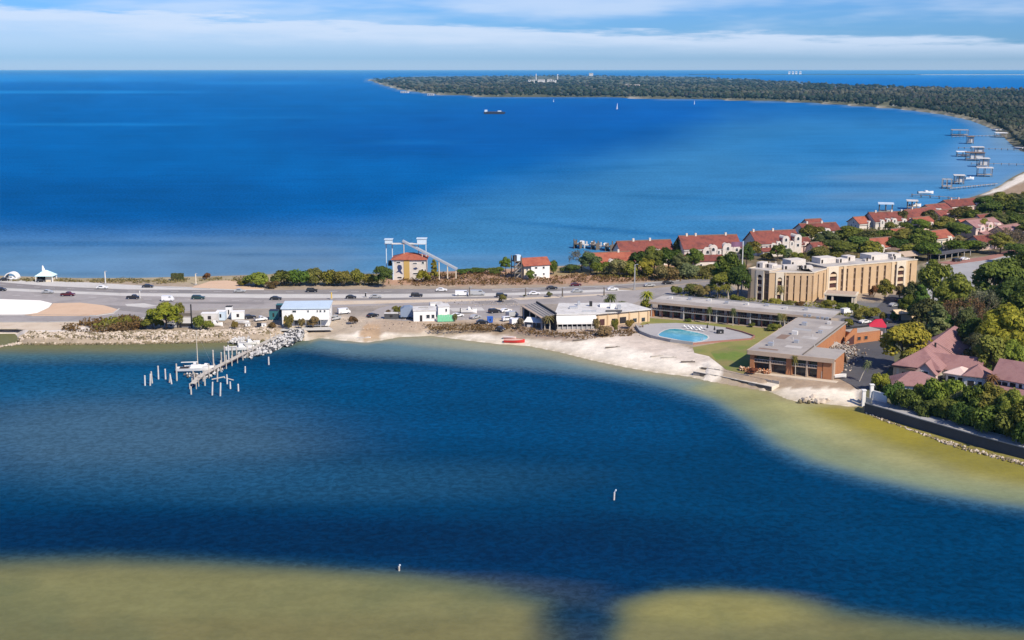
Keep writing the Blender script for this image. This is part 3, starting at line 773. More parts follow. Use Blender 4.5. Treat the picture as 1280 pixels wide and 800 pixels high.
sheet("hotel_drive", [(806, 372), (850, 356), (905, 349.2), (935, 374), (1030, 381), (1072, 379), (1090, 392), (1052, 398), (900, 385)], Z + .05, M['asph'])
sheet("motel_parking_lot", [(1052, 398), (1043, 470), (1072, 485), (1092, 487), (1118, 452), (1114, 410), (1152, 384), (1140, 370), (1112, 368), (1088, 392)], Z + .07, M['asph3'])  # tree shade over the lot is put into the dark asphalt colour
sheet("side_street", [(1150, 345), (1190, 330.8), (1236, 324.6), (1262, 318.2), (1320, 306), (1330, 312), (1262, 323), (1216, 338), (1222, 356), (1160, 380)], Z + .05, M['conc2'])
sheet("brick_pavement", [(1172, 328), (1230, 321), (1262, 312.5), (1320, 300), (1320, 305.5), (1262, 318), (1236, 324.4), (1190, 330.4)], Z + .16, M['pbrick'])
sheet("white_sand_patch", [(-260, 373.6), (0, 373.8), (50, 375.4), (65, 379), (61, 384), (46, 391), (30, 393), (-260, 394.5)], Z + .3, M['wsand'])
sheet("peach_sand_patch", [(66.4, 379), (100, 378.2), (130, 381.6), (147, 386.5), (141, 391), (120, 394), (40, 394), (31.5, 393.2), (47, 391), (62, 384)], Z + .3, M['peach'])
sheet("roadside_sand_mound", [(262, 351.5), (285, 350.3), (300, 351), (312, 357), (330, 361), (300, 361.2), (240, 358.8), (252, 355)], Z + .25, M['peach'])
sheet("bulldozed_sand", [(-120, 402.4), (0, 402.6), (112, 402.4), (112, 407), (80, 412), (40, 413), (20, 410.5), (-120, 410.5)], Z + .03, M['tan_sand'])
def kerb(line, w=.3, h=.16, m='conc', name="kerb"):
    mb = MB(); P = [G(x, y) for x, y in line]
    for a, b in zip(P, P[1:]):
        d = (b - a); L = d.length
        mb.obox((*((a + b) / 2)[:2], Z + h / 2), (L + w * .5, w, h), (0, 0, math.atan2(d.y, d.x)))
    o = mb.build(name, M[m]); o["kind"] = "structure"; return o
kerb([(-260, 395.4), (30, 394), (120, 394.9), (142, 391.8), (149, 386.5)], .5, .3)
kerb([(-260, 402.9), (60, 403), (128, 402), (166, 400), (196, 395)], .6, .35, 'conc2')
kerb([(-260, 358), (0, 359.9), (60, 363), (150, 366.5), (330, 368), (480, 368), (640, 366.4)], .5, .2, 'conc2')
kerb([(250, 386.4), (345, 385.2)], .5, .3, 'conc2')
kerb([(170, 356.6), (215, 359.6), (262, 361.2)], .5, .2, 'conc2')
kerb([(615, 362.4), (690, 360), (760, 357.8), (850, 351)], .6, .25, 'conc2')
# white lines on the carriageways
for ln in ([(-200, 354.6), (0, 355.6), (60, 360), (160, 364), (330, 365), (480, 364.3), (640, 363.2), (760, 359)], [(-200, 368), (60, 370), (180, 374), (330, 376.5), (480, 376), (640, 373)]):
    mb = MB(); P = [G(x, y) for x, y in ln]
    for a, b in zip(P, P[1:]):
        L = (b - a).length; d = (b - a).normalized(); k = 0.
        while k < L - 4:
            c = a + d * (k + 1.6); mb.obox((c.x, c.y, Z + .068), (3.2, .16, .012), (0, 0, math.atan2(d.y, d.x))); k += 9
    mb.build("lane_marking", M['white'])["kind"] = "structure"
# motel lawn, dry by the wing and green towards the beach
sheet("lawn", [(808, 397), (870, 402), (960, 410.5), (1000, 415), (985, 430), (940, 456), (938, 466), (928, 467), (908, 462), (895, 452), (886, 445), (868, 441), (866, 434), (900, 428), (945, 423), (930, 416), (880, 408), (830, 404.5), (800, 406)], Z + .05, M['lawn2'])
sheet("green_lawn", [(888, 440), (915, 432), (950, 434), (964, 440), (940, 455), (937, 465), (928, 467), (908, 462), (896, 452)], Z + .056, M['lawn'])
sheet("pool_deck", [(794, 408), (812, 404.6), (845, 403.6), (885, 406.5), (912, 410), (942, 421), (939, 424.5), (890, 428), (866, 430.5), (838, 427), (815, 422), (800, 416)], Z + .12, M['deck'])
pw = sheet("pool_water", [(823, 418.2), (826, 415.6), (831, 412.9), (837, 411.3), (844, 411), (851, 411.6), (857, 412.9), (864, 414.2), (872, 415.8), (879, 417.6), (884, 419.8), (885, 421.8), (883, 424), (877, 426.2), (869, 427.3), (860, 426.8), (850, 425), (840, 423), (831, 421.4), (825, 420)], Z + .14, M['pool'])
kerb([(795, 409), (800, 416.6), (815, 422.6), (838, 427.6), (866, 431)], .5, 1.0, 'conc2', "pool_wall")
kerb([(866, 431), (890, 428.6), (915, 426.6), (939, 424.8), (943, 421), (928, 416), (908, 411)], .4, .6, 'pbrick', "pool_wall")

cp_ = sheet("pool_coping", [(821.6, 418.2), (825, 415), (830.4, 412.2), (837, 410.5), (844, 410.2), (851.4, 410.9), (858, 412.2), (865, 413.5), (873, 415.1), (880, 417), (885.8, 419.5), (887, 421.9), (884.4, 424.8), (877.6, 427), (869, 428.1), (859.6, 427.5), (849.6, 425.7), (839.6, 423.7), (830.4, 422.1), (824, 420.6)], Z + .13, M['conc'])
for nm_, pts_, m_ in (("sand_verge", [(395, 376), (470, 375.5), (560, 374), (640, 372.8), (636, 374.6), (560, 377), (470, 379.5), (410, 381)], 'tan_sand'), ("sand_verge", [(640, 372.6), (700, 370), (760, 367), (756, 368.6), (700, 372), (650, 374.8)], 'tan_sand'),
        ("oil_patch", [(90, 383), (112, 380), (165, 383), (196, 386), (180, 391), (152, 388)], 'asph'), ("concrete_patch", [(156, 380), (180, 379), (196, 382), (180, 384.6), (160, 384)], 'conc'), ("asphalt_patch", [(210, 377), (330, 377.6), (330, 380), (215, 379.6)], 'asph'),
        ("asphalt_patch", [(430, 373.4), (560, 372), (640, 371), (640, 372), (560, 373.4), (440, 375)], 'asph'), ("concrete_pad", [(560, 385), (602, 384), (606, 388), (566, 389)], 'conc'), ("asphalt_patch", [(590, 377), (642, 375), (648, 379), (600, 380)], 'asph'),
        ("concrete_pad", [(356, 409.5), (412, 408.6), (416, 411.5), (350, 412.5)], 'conc'), ("dirt_track", [(612, 384), (640, 386), (642, 389), (618, 388)], 'tan_sand')):
    sheet(nm_, pts_, Z + .071 + .002 * len(pts_), M[m_])
# ---------------------------------------------------------------- the motel
A0 = G(937, 463); RZ = -.485
motel = thing("motel", "long low two storey brick motel with grey flat roofs round the pool lawn", "motel", A0, RZ)
def inmotel(px, py, z=LAND):
    d = G(px, py, z) - A0; c, s = math.cos(-RZ), math.sin(-RZ)
    return d.x * c - d.y * s, d.x * s + d.y * c
WA, HA = 25.5, 6.4
DA = inmotel(1001, 398, Z + HA)[1]
# end block facing the beach: slabs, brick piers, recessed rooms behind railings
WM = WA * .63      # the right hand strip behind the front rooms has fallen in
b = MB().box(0, WM, 2.0, DA, 0, HA - .9).box(WM + .01, WA, 2.0, 13, 0, HA - .9)
b.build("wall", M['brick'], motel)
rf = MB().box(-.8, WM + .2, -.5, DA + 1.5, HA - .35, HA).box(WM + .201, WA + .3, -.5, 13.6, HA - .36, HA - .01)
rf.build("roof", M['greyroof'], motel)
MB().box(WM - .25, WM, 1, DA, HA, HA + .35).build("roof_curb", M['wooddk'], motel)
t = MB(); slab(t, [(WM + .2, 13.7, HA - .3), (WA, 13.7, HA - .3), (WA - .5, 20, .8), (WM + .2, 24, 2.2)], .25); t.build("fallen_roof", M['brownroof'], motel)
t = MB(); slab(t, [(WM + .2, 27, 2.2), (WA - 3, 26, .6), (WA - 1.5, 38, .5), (WM + .2, 42, 2.6)], .25); t.build("fallen_roof", M['greyroof'], motel)
MB().box(-.7, WA + .2, -.75, -.502, HA - 1.25, HA + .08).box(-.95, -.802, -.5, DA, HA - 1.1, HA + .08).build("fascia", M['fascia'], motel)
piers = [(0, 1.3), (6.0, .5), (11.2, 1.7), (17.2, .5), (20.6, 1.5), (WA - .5, .5)]
for x, w in piers:
    MB().box(x, min(WA, x + w), 0, 1.95, 0, HA - 1.26).build("pier", M['brick'] if w > 1 else M['fascia'], motel)
MB().box(WA - 3.2, WA - .52, -.1, -.002, 0, HA - 1.26).build("end_wall", M['brick'], motel)
MB().box(1.3, WA - 3.3, .1, 2.0, 2.75, 3.0).build("balcony_slab", M['fascia'], motel)
for i, (xa, xb) in enumerate(((1.3, 6.0), (6.5, 11.2), (12.9, 17.2), (17.7, 20.6))):
    r_ = MB().box(xa, xb, .12, .2, 3.75, 3.85)
    for k in range(int((xb - xa) / .5) + 1): r_.box(xa + k * .5, xa + k * .5 + .06, .13, .19, 3.0, 3.75)
    r_.build("railing", M['white2'], motel)
    for z in (.1, 3.05):
        MB().box(xa + .3, xb - .3, 1.9, 1.998, z, z + 2.1).build("sliding_door", M['glass'], motel)
MB().box(22.0, 22.1, -.13, -.11, .1, 2.2).build("downpipe", M['white2'], motel)
# long wing behind the pool
bx, by = inmotel(813, 395.5)
LB = 64.; HB = 5.7; DB = 13.
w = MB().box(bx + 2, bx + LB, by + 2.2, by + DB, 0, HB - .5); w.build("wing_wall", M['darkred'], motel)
MB().box(bx - .6, bx + LB + 3, by - .6, by + DB + 1, HB - .3, HB).build("wing_roof", M['greyroof'], motel)
MB().box(bx - .5, bx + LB + 2.8, by + 5.6, by + DB + .8, HB, HB + .05).build("roof_membrane", M['greyroof2'], motel)
MB().box(bx - .6, bx + LB, by - .75, by - .602, HB - .75, HB + .05).build("wing_fascia", M['fascia'], motel)
MB().box(bx - .6, bx + LB + 3, by + DB + 1.002, by + DB + 1.3, HB - .8, HB + .45).build("parapet", M['conc2'], motel)
MB().box(bx, bx + LB - 8, by, by + 2.19, 2.55, 2.78).build("walkway", M['conc2'], motel)
rl = MB().box(bx, bx + LB - 8, by - .02, by + .06, 3.65, 3.75)
for k in range(int((LB - 8) / .8)): rl.box(bx + k * .8, bx + k * .8 + .06, by - .01, by + .05, 2.78, 3.65)
rl.build("wing_railing", M['fascia'], motel)
for k in range(14):
    x = bx + .2 + k * 4.2
    MB().box(x, x + .35, by + .07, by + .4, 2.79, HB - .31).box(x, x + .35, by + .07, by + .4, 0, 2.54).build("post", M['white2'] if k % 3 == 0 else M['darkred'], motel)
for k in range(13):
    x = bx + 2.6 + k * 4.2
    for z in (.05, 2.85):
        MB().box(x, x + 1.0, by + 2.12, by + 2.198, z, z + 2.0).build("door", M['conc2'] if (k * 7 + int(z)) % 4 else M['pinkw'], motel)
        MB().box(x + 1.5, x + 3.2, by + 2.12, by + 2.198, z + .7, z + 2.0).build("room_window", M['glass'], motel)
MB().box(bx - .2, bx + 1.2, by + .1, by + 2.19, 0, 2.5).build("end_pier", M['brick'], motel)
for (px, py, n) in ((1020, 399, 3), (1004, 396, 2)):
    x, y = inmotel(px, py, Z + HB)
    for k in range(n): MB().box(x + k * 1.6, x + k * 1.6 + 1, y, y + 1.2, HB + .05, HB + .9).build("roof_unit", M['steel'], motel)
for k in range(5):
    x, y = WA * (.12 + .17 * k), DA * (.25 + .13 * (k % 3)); MB().tube((x, y, HA), (x, y, HA + .6), .12).build("vent_pipe", M['white2'], motel)

for k, (x, y, w_, d_, h_, m_) in enumerate(((3, 8, 1.6, 1.6, 1.1, 'steel'), (9, 16, 1.4, 1.2, .9, 'steel'), (5, 28, 1.8, 1.4, 1.2, 'white2'), (12, 34, 1.4, 1.4, .9, 'steel'), (4, 44, 1.6, 1.6, 1.1, 'steel'), (11, 50, 1.2, 1.2, .8, 'white2'))):
    MB().box(x, x + w_, y, y + d_, HA, HA + h_).build("roof_unit", M[m_], motel)
for k, (x, y, w_, d_) in enumerate(((1.5, 3, 6, 1.5), (8, 9, 5, 3), (2, 20, 3, 7), (9, 24, 5, 4), (3, 36, 6, 3), (10, 42, 4, 5))):
    MB().box(x, x + w_, y, y + d_, HA, HA + .03).build("roof_patch", M['greyroof2' if k % 2 else 'brownroof'] if k != 4 else M['conc2'], motel)
for k in range(8): MB().box(bx + 4 + k * 7.3, bx + 5.3 + k * 7.3, by + 8 + (k % 3), by + 9.2 + (k % 3), HB + .06, HB + .9).build("roof_unit", M['steel' if k % 2 else 'white2'], motel)
# ---- brick outbuilding with a collapsed gable, beside the parking lot
q, rz, L = fr((1056, 432), (1104, 426))
ob = thing("brick_outbuilding", "roofless orange brick outbuilding with a broken slanting end wall beside the motel", "building", q, rz)
t = MB(); xz(t, [(0, 0), (5, 0), (5, 5.4), (3.6, 5.4), (.2, 2.6)], 0, .4); t.build("gable_wall", M['brick'], ob)
xz(MB(), [(.6, .2), (3.9, .2), (3.9, 3.4), (.6, 1.4)], -.05, -.002).build("opening", M['darkred'], ob)
MB().box(5.01, L, .6, 7, 0, 3.2).build("wall", M['brick'], ob)
MB().box(5.02, L + .4, 2.2, 7.4, 3.21, 3.5).build("roof", M['greyroof'], ob)
MB().box(5.02, L + .4, 7.45, 7.7, 3.2, 4.1).build("parapet", M['black'], ob)
for x in (6.5, 9.5): window(ob, x, .55, 1, 1.6, 1.4, fm='brick')
MB().box(L - .9, L - .3, .2, .59, 0, 3.2).build("pier", M['pinkw'], ob)
q, rz, L = fr((1120, 401), (1144, 400))
hut = thing("tan_hut", "small tan roofed hut at the edge of the parking lot behind the bright green tree", "hut", q, rz)
MB().box(0, L, 0, 4, 0, 2.6).build("wall", M['tan2'], hut)
t = MB(); gable_roof(t, 0, L, 0, 4, 2.6, 1., ov=.4); t.build("roof", M['tan2'], hut)
MB().box(1, 1.9, -.04, -.002, .02, 2.1).build("door", M['darkred'], hut)

# ---- four storey hotel
hotel = thing("hotel", "four storey tan stucco hotel with arched bays and tall slit windows", "hotel", G(934, 373), -.12)
def inh(px, py, z=LAND):
    d = G(px, py, z) - G(934, 373); c, s = math.cos(.12), math.sin(.12)
    return d.x * c - d.y * s, d.x * s + d.y * c
def wing(px0, px1, h, depth, bays, x_end=None):
    """a wing whose facade runs between two photo points; bays: ('slit'|'arch'|'gap', width share)"""
    a, c = inh(*px0), inh(*px1)
    ang = math.atan2(c[1] - a[1], c[0] - a[0]); L = math.hypot(c[0] - a[0], c[1] - a[1])
    o = link("wing", MB().box(0, L, .62, depth, 0, h - .5).mesh("wing", M['tan']), hotel, (a[0], a[1], 0), ang)
    tot = sum(b_[1] for b_ in bays); x = 0.
    link("roof", MB().box(.01, L - .01, .5, depth - .05, h - .499, h - .1).mesh("roof", M['greyroof2']), o)
    cop = MB().box(-.15, L + .15, -.18, .3, h - .12, h + .22).box(-.15, .2, .301, depth, h - .1, h + .2).box(L - .2, L + .15, .301, depth, h - .1, h + .2)
    link("coping", cop.mesh("coping", M['cream']), o)
    for kind, wsh in bays:
        wd = wsh / tot * L
        if kind == 'pier':
            link("pier", MB().box(x, x + wd, 0, .618, 0, h - .13).mesh("pier", M['tan'] if wd < 4 else M['tan2']), o)
        elif kind == 'pale':
            link("pier", MB().box(x, x + wd, -.25, .618, 0, h - .13).mesh("pier", M['tan2']), o)
        elif kind == 'slit':
            link("window", MB().box(x, x + wd, .45, .615, .4, h - 1.3).mesh("window", M['slit']), o)
            link("spandrel", MB().box(x, x + wd, .05, .61, h - 1.29, h - .13).mesh("spandrel", M['tan']), o)
            for z in (3.1, 5.9, 8.6):
                if z < h - 2: link("sill_panel", MB().box(x, x + wd, .3, .448, z, z + .7).mesh("sill_panel", M['brownroof']), o)
        elif kind == 'arch':
            r = wd / 2; n = 8; zc = h - 1.2 - r
            out = [(x, 0), (x + .7, 0), (x + .7, zc)] + [(x + r - (r - .7) * math.cos(math.pi * k / n), zc + (r - .7) * math.sin(math.pi * k / n)) for k in range(n + 1)] + [(x + wd - .7, 0), (x + wd, 0), (x + wd, h - .13), (x, h - .13)]
            link("arch", xz(MB(), out, -.35, .61).mesh("arch", M['cream']), o)
            link("bay_glass", MB().box(x + .7, x + wd - .7, .5, .612, .2, h - 1.4).mesh("bay_glass", M['darkred']), o)
            for z in (2.7, 5.5, 8.2):
                if z < h - 2: link("balcony", MB().box(x + .7, x + wd - .7, -.1, .498, z, z + .9).mesh("balcony", M['tan2']), o)
        x += wd
    return o, L
w1, L1 = wing((934.5, 373), (960, 376.5), 12.2, 14, [('pier', 1.2), ('pale', 2.), ('arch', 3.2), ('slit', 2.0)])
w2, L2 = wing((960.4, 376.6), (1015.5, 377), 11.6, 15, [('pier', 1.6), ('pier', 1.), ('arch', 3.2), ('slit', .5), ('pale', .4), ('slit', 1.1), ('pier', 1.9), ('slit', .55), ('pier', 2.), ('slit', .55), ('pier', 2.), ('slit', .7), ('pier', 1.5), ('slit', .6)])
w3, L3 = wing((1015.7, 377), (1031.5, 371.5), 11.6, 14, [('pier', 2), ('slit', .6), ('pier', 2), ('slit', .6), ('pier', 1)])
w4, L4 = wing((1031.7, 371.4), (1144.5, 360.5), 12.2, 15, [('pale', .5), ('arch', 3.2), ('pier', 1.), ('slit', .7), ('pale', .9)] + [('slit', .7), ('pier', 1.8)] * 6 + [('pale', 1.0), ('slit', .7), ('arch', 3.0), ('pale', .6), ('pier', 1.), ('slit', .5), ('pier', 2.)])
for wg, x0, x1, y0, y1, hh in ((w1, .6, 3.4, 5, 9, 2.2), (w1, 3.6, 6.6, 7, 11, 1.5), (w2, 1.5, 6.5, 8, 12, 1.4), (w2, 6.7, 12, 7, 10, 1.9), (w2, 12.6, 14, 9, 10.5, .9), (w2, 15, 19, 10, 14, 1.1), (w4, 4, 12, 9, 14.5, 2.3), (w4, 12.4, 17, 7.5, 12, 1.5), (w4, 19, 23, 10, 14, 2.0), (w4, 25, 28, 6, 8, .8), (w4, 29, 38, 7, 14, 2.2), (w4, 39, 41, 5, 7, 1.0), (w4, 42, 47, 9, 14, 1.6), (w4, -11, -3.5, 9, 14.5, 2.4)):
    hb = (12.2 if wg in (w1, w4) else 11.6) - .1
    MB().box(x0, x1, y0, y1, hb, hb + hh).build("penthouse", M['stucco'], wg)
    MB().box(x0 + .5, x0 + 1.4, y0 - .03, y0 - .002, hb + .1, hb + 1.6).build("vent", M['dark'], wg)
q, rz, L = fr((1029, 381), (1072, 386))
pc = thing("entrance_canopy", "cream flat roofed entrance canopy on arches standing before the tan hotel", "canopy", q, -.36)
LX, LY = 12.5, 9.
MB().box(0, LX, 0, LY, 3.9, 4.5).build("roof", M['cream'], pc)
MB().box(.6, LX - .6, .6, LY - .6, 4.501, 4.6).build("roof_membrane", M['fascia'], pc)
for x, y in ((.3, .3), (3., .3), (LX - 1.9, .3), (.3, LY - 1)):
    MB().box(x, x + .7, y, y + .7, 0, 3.899).build("column", M['cream'], pc)
MB().box(.4, LX - 1.2, LY - 1.5, LY - 1.2, 0, 3.89).build("dark_backing", M['dark'], pc)  # black panel added to stand for the shade under the canopy
for i in range(3):
    r0 = 1.3 + i * 2.5; t = MB()
    pl = [(-1.25, 0), (-.75, 0), (-.75, 2.2)] + [(-.75 * math.cos(math.pi * k / 6), 2.2 + .75 * math.sin(math.pi * k / 6)) for k in range(1, 6)] + [(.75, 2.2), (.75, 0), (1.25, 0), (1.25, 3.898), (-1.25, 3.898)]
    xz(t, pl, 0, .5); t.build("arch", M['cream'], pc, (LX - .5, 1.5 + r0 - 1.2, 0), math.pi / 2 )

# ---- beach restaurant
q, rz, L = fr((695, 410), (745, 409.3))
rest = thing("beach_restaurant", "white roofed beach restaurant with an awning and a long peach side wall", "restaurant", q, rz)
def inr(px, py, z=LAND):
    d = G(px, py, z) - q; c, s = math.cos(-rz), math.sin(-rz); return d.x * c - d.y * s, d.x * s + d.y * c
HR = 4.9
e = inr(812, 402); k1 = inr(700, 379, Z + HR); k2 = inr(782, 378.5, Z + HR)
foot = [(0, 1.6), (L, 1.6), (e[0], e[1]), (k2[0], k2[1]), (k1[0], k1[1])]
MB().prism(foot, 0, HR - .4).build("wall", M['tan2'], rest)
fo = [(-.5, .8), (L + .2, .8), (e[0] + .4, e[1] - .6), (k2[0] + .8, k2[1] + .6), (k1[0] - .4, k1[1] + .6)]
MB().prism(fo, HR - .399, HR).build("roof", M['white2'], rest)
aw = MB(); slab(aw, [(0, -3.0, 2.7), (L, -3.0, 2.7), (L, .79, 4.3), (0, .79, 4.3)], .15); aw.box(0, L, -3.05, -2.99, 1.9, 2.72); aw.build("awning", M['white'], rest)
for k in range(9): MB().box(.2 + k * (L - .5) / 8, .4 + k * (L - .5) / 8, -2.9, -2.7, 0, 2.5).build("post", M['white2'], rest)
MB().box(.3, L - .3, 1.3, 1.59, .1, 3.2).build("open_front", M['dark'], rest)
MB().box(.3, L - .3, -2.4, -2.2, .0, .9).build("counter", M['conc2'], rest)
for (px, py, w_, d_, h_, m_) in ((712, 386, 3, 1.5, .8, 'steel'), (722, 382, 1, 1, 1.6, 'steel'), (737, 383, 1, 1, 1.8, 'black'), (750, 384, 4, 3, .9, 'white'), (763, 386, 2, 2, 1.6, 'white'), (772, 387, 1.2, 1.2, 1.6, 'steel'), (728, 390, 5, .4, .5, 'steel'), (757, 390, 6, .4, .6, 'concdk')):
    x, y = inr(px, py, Z + HR); MB().box(x, x + w_, y, y + d_, HR, HR + h_).build("roof_unit", M[m_], rest)
ed = math.atan2(e[1] - 1.6, e[0] - L); el = math.hypot(e[1] - 1.6, e[0] - L)
for k, (f, wd, hh, mm) in enumerate(((.12, 2., 2.2, 'darkred'), (.33, 1.5, 2., 'dark'), (.5, 2.6, 2.3, 'dark'), (.72, 1.6, 1.4, 'glass'), (.88, 1.4, 1.4, 'glass'))):
    w_ = MB().box(-wd / 2, wd / 2, -.09, .02, .3, .3 + hh).mesh("opening", M[mm]); link("opening", w_, rest, (L + el * f * math.cos(ed), 1.6 + el * f * math.sin(ed), 0), ed)
for f in (.05, .22, .42, .62, .8, .97):
    link("pilaster", MB().box(-.25, .25, -.22, .02, 0, HR - .41).mesh("pilaster", M['tan']), rest, (L + el * f * math.cos(ed), 1.6 + el * f * math.sin(ed), 0), ed)
# open shed with the grey lean-to roof at its seaward end
q2, rz2, L2_ = fr((652, 405), (694, 409.5))
sh = thing("open_shed", "open dark shed under a sloping grey metal roof left of the restaurant", "shed", q2, rz2)
def ins(px, py, z):
    d = G(px, py, z) - q2; c, s = math.cos(-rz2), math.sin(-rz2); return Vector((d.x * c - d.y * s, d.x * s + d.y * c, z - Z))
r0, r1 = ins(671, 378, Z + 6.2), ins(695, 392.5, Z + 6.2); e0, e1 = ins(653, 382.5, Z + 4.6), ins(677, 397, Z + 4.6)
t = MB(); slab(t, [e1, r1, r0, e0], .25); t.build("roof", M['greyroof'], sh)
for f in (.2, .4, .6, .8):
    a_, b_ = e0.lerp(r0, f), e1.lerp(r1, f); MB().tube(a_ + Vector((0, 0, .08)), b_ + Vector((0, 0, .08)), .09, n=4).build("roof_seam", M['conc2'], sh)
MB().tube(r0 + Vector((0, 0, .15)), r1 + Vector((0, 0, .15)), .38, n=6).build("ridge_cap", M['black'], sh)
t = MB(); slab(t, [e0 + Vector((-.3, -.3, .1)), e1 + Vector((-.3, -.3, .1)), e1 + Vector((.4, .1, .15)), e0 + Vector((.4, .1, .15))], .3); t.build("eave_board", M['fascia'], sh)
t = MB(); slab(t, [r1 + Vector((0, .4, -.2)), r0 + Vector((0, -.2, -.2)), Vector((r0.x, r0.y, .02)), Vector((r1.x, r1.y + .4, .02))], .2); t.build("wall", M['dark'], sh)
t = MB(); slab(t, [e0 + Vector((.2, -.3, -.3)), r0 + Vector((-.3, -.5, -.3)), Vector((r0.x - .3, r0.y - .5, .02)), Vector((e0.x + .2, e0.y - .3, .02))], .2); t.build("dark_backing", M['dark'], sh)
for f in (0.03, .35, .68, .97):
    p_ = e0.lerp(e1, f); MB().box(p_.x + .2, p_.x + .45, p_.y, p_.y + .25, 0, p_.z - .25).build("post", M['white2'], sh)
q3, rz3, L3_ = fr((655, 409), (676, 410.5))
aw = thing("awning_tent", "low white awning pitched in front of the dark open shed", "awning", q3, rz3)
t = MB(); slab(t, [(0, 0, 2.0), (L3_, 0, 2.0), (L3_, 3.6, 3.1), (0, 3.6, 3.1)], .12); t.build("canvas", M['white'], aw)
for x in (.15, L3_ / 2, L3_ - .15): MB().tube((x, .1, 0), (x, .1, 1.9), .07).build("pole", M['steel'], aw)
for x in (.15, L3_ - .15): MB().tube((x, 3.4, 0), (x, 3.4, 2.9), .07).build("pole", M['steel'], aw)
MB().box(1, 3, .5, 1.5, .1, .9).build("table", M['white2'], aw)

# ---- white two storey building by the pier
q, rz, L = fr((353, 408), (412, 407.2))
wb = thing("white_building", "white two storey flat roofed building standing at the root of the pier", "building", q, rz)
MB().box(0, L, 0, 13.5, 0, 6.3).build("wall", M['white'], wb)
MB().box(-.4, L + .3, -.4, 13.8, 6.301, 6.75).build("roof", M['bluewh'], wb)
MB().box(L * .18, L - .02, -2.4, -.002, 2.7, 3.0).build("porch_roof", M['white'], wb)
for k in range(6): MB().tube((L * .2 + k * (L * .78) / 5, -2.2, 0), (L * .2 + k * (L * .78) / 5, -2.2, 2.69), .09).build("post", M['white2'], wb)
for x, w_ in ((4.4, 1.6), (9.3, .8), (12.6, .7), (13.7, .9), (15.2, .8)): window(wb, x, 0, 4.9, w_, 1.0, pm='glass')
for x, w_ in ((5., 1.5), (7.5, 1.2), (10, 2.), (13.4, 1.2)): window(wb, x, 0, .4, w_, 1.7)
MB().box(.4, 2.4, -.08, -.002, .05, 2.4).build("door", M['ochre'], wb)
window(wb, L, 5, 3.9, 1.2, 1.3, math.pi / 2)

# ---- mural house
q, rz, L = fr((491, 350), (532.5, 350))
mh = thing("mural_house", "three storey white house with a red hip roof and dark blue mural", "house", q, 0)
MB().box(0, L, 0, 11, 0, 9.1).build("wall", M['stucco'], mh)
t = MB(); hip_roof(t, 0, L, 0, 11, 9.1, 2.3, .7); t.build("roof", M['orange'], mh)
MB().box(4.9, 7.4, -.15, -.002, .1, 9.0).build("painted_panel", M['ochre'], mh)
MB().box(0.02, .5, -.1, -.002, 0, 9.08).build("corner_board", M['bluewh'], mh)
xz(MB(), [(2.1, 6.2), (2.7, 6.8), (3.9, 6.5), (4.2, 5.2), (3.6, 4.2), (4.5, 2.6), (3.7, 2.7), (2.8, 3.5), (1.3, 3.2), (2.4, 4.3), (2.0, 5.4)], -.03, -.002).build("mural", M['mural'], mh)
xz(MB(), [(9, 5.2), (10.3, 5.7), (11, 5.1), (10.2, 4.5), (9.2, 4.6)], -.03, -.002).build("mural", M['mural'], mh)
for x, z, w_, h_ in ((2.6, 7.3, 2., .9), (9.8, 7., 2., .8), (13.3, 7., 1.2, 1.3), (3, .6, 2.2, 1.), (10, 2.4, 2.4, .9), (13., 3.6, 1., 1.4)): window(mh, x, 0, z, w_, h_)
window(mh, 0, 4, 5.5, 1.2, 1.6, -math.pi / 2); window(mh, 0, 8, 2.5, 1.2, 1.6, -math.pi / 2)
MB().tube((0, 5, 6.6), (-1.5, 5, 6.6), .12).tube((-1.6, 5, 5.6), (-1.6, 5, 7.9), .9, .7, 8).build("water_tank", M['black'], mh)
# ---- lookout and slide behind it
D0 = G(503, 354)
sl = thing("slide_tower", "white elevated slide ramp and lookout boxes on tall posts behind the mural house", "slide", D0)
def at_d(px, py, y):      # local point at a given distance into the scene
    b_ = (400 - py) / F; a_ = (px - 640) / F; t_ = y / (CP + b_ * SP)
    return Vector((a_ * t_, y, CAM_H + (-SP + b_ * CP) * t_)) - D0
yb = D0.y + 14
top, lowp = at_d(503, 301, yb), at_d(571.5, 336.5, yb - 6)
dv = (lowp - top).normalized(); sd2 = Vector((0, 1, 0)); up = dv.cross(sd2); up = -up if up.z < 0 else up
t = MB(); slab(t, [top - sd2 * 1.4, lowp - sd2 * 1.4, lowp + sd2 * 1.4, top + sd2 * 1.4], .3); t.build("slide", M['bluewh'], sl)
t = MB()
for s_ in (-1.55, 1.4): slab(t, [top + sd2 * s_ + up * .45, lowp + sd2 * s_ + up * .45, lowp + sd2 * (s_ + .15) + up * .45, top + sd2 * (s_ + .15) + up * .45], .8)
t.build("side_rail", M['steel'], sl)
for px in (505, 528, 549, 559.5, 570):
    f = (px - 503) / 68.5; p_ = top.lerp(lowp, f); MB().tube((p_.x, p_.y - 1.2, 0), (p_.x, p_.y - 1.2, p_.z - .55), .26 if px > 540 else .18).build("post", M['cream'], sl)
la, lb, lc = at_d(481.5, 304, yb), at_d(490.5, 304, yb), at_d(533, 304.5, yb)
MB().box(la.x, lb.x, la.y - 1.5, la.y + 1.5, la.z, la.z + 1.7).build("lookout_box", M['bluewh'], sl)
MB().box(la.x - .3, lb.x + .3, la.y - 1.8, la.y + 1.8, la.z + 1.701, la.z + 1.95).build("lookout_roof", M['bluewh'], sl)
MB().box(la.x - .3, lc.x, la.y - 1.2, la.y + 1.2, la.z - .35, la.z - .002).build("deck", M['white2'], sl)
MB().box(lc.x - 4, lc.x, la.y - 1.2, la.y + 1.8, la.z, la.z + 2.0).build("lookout_box", M['bluewh'], sl)
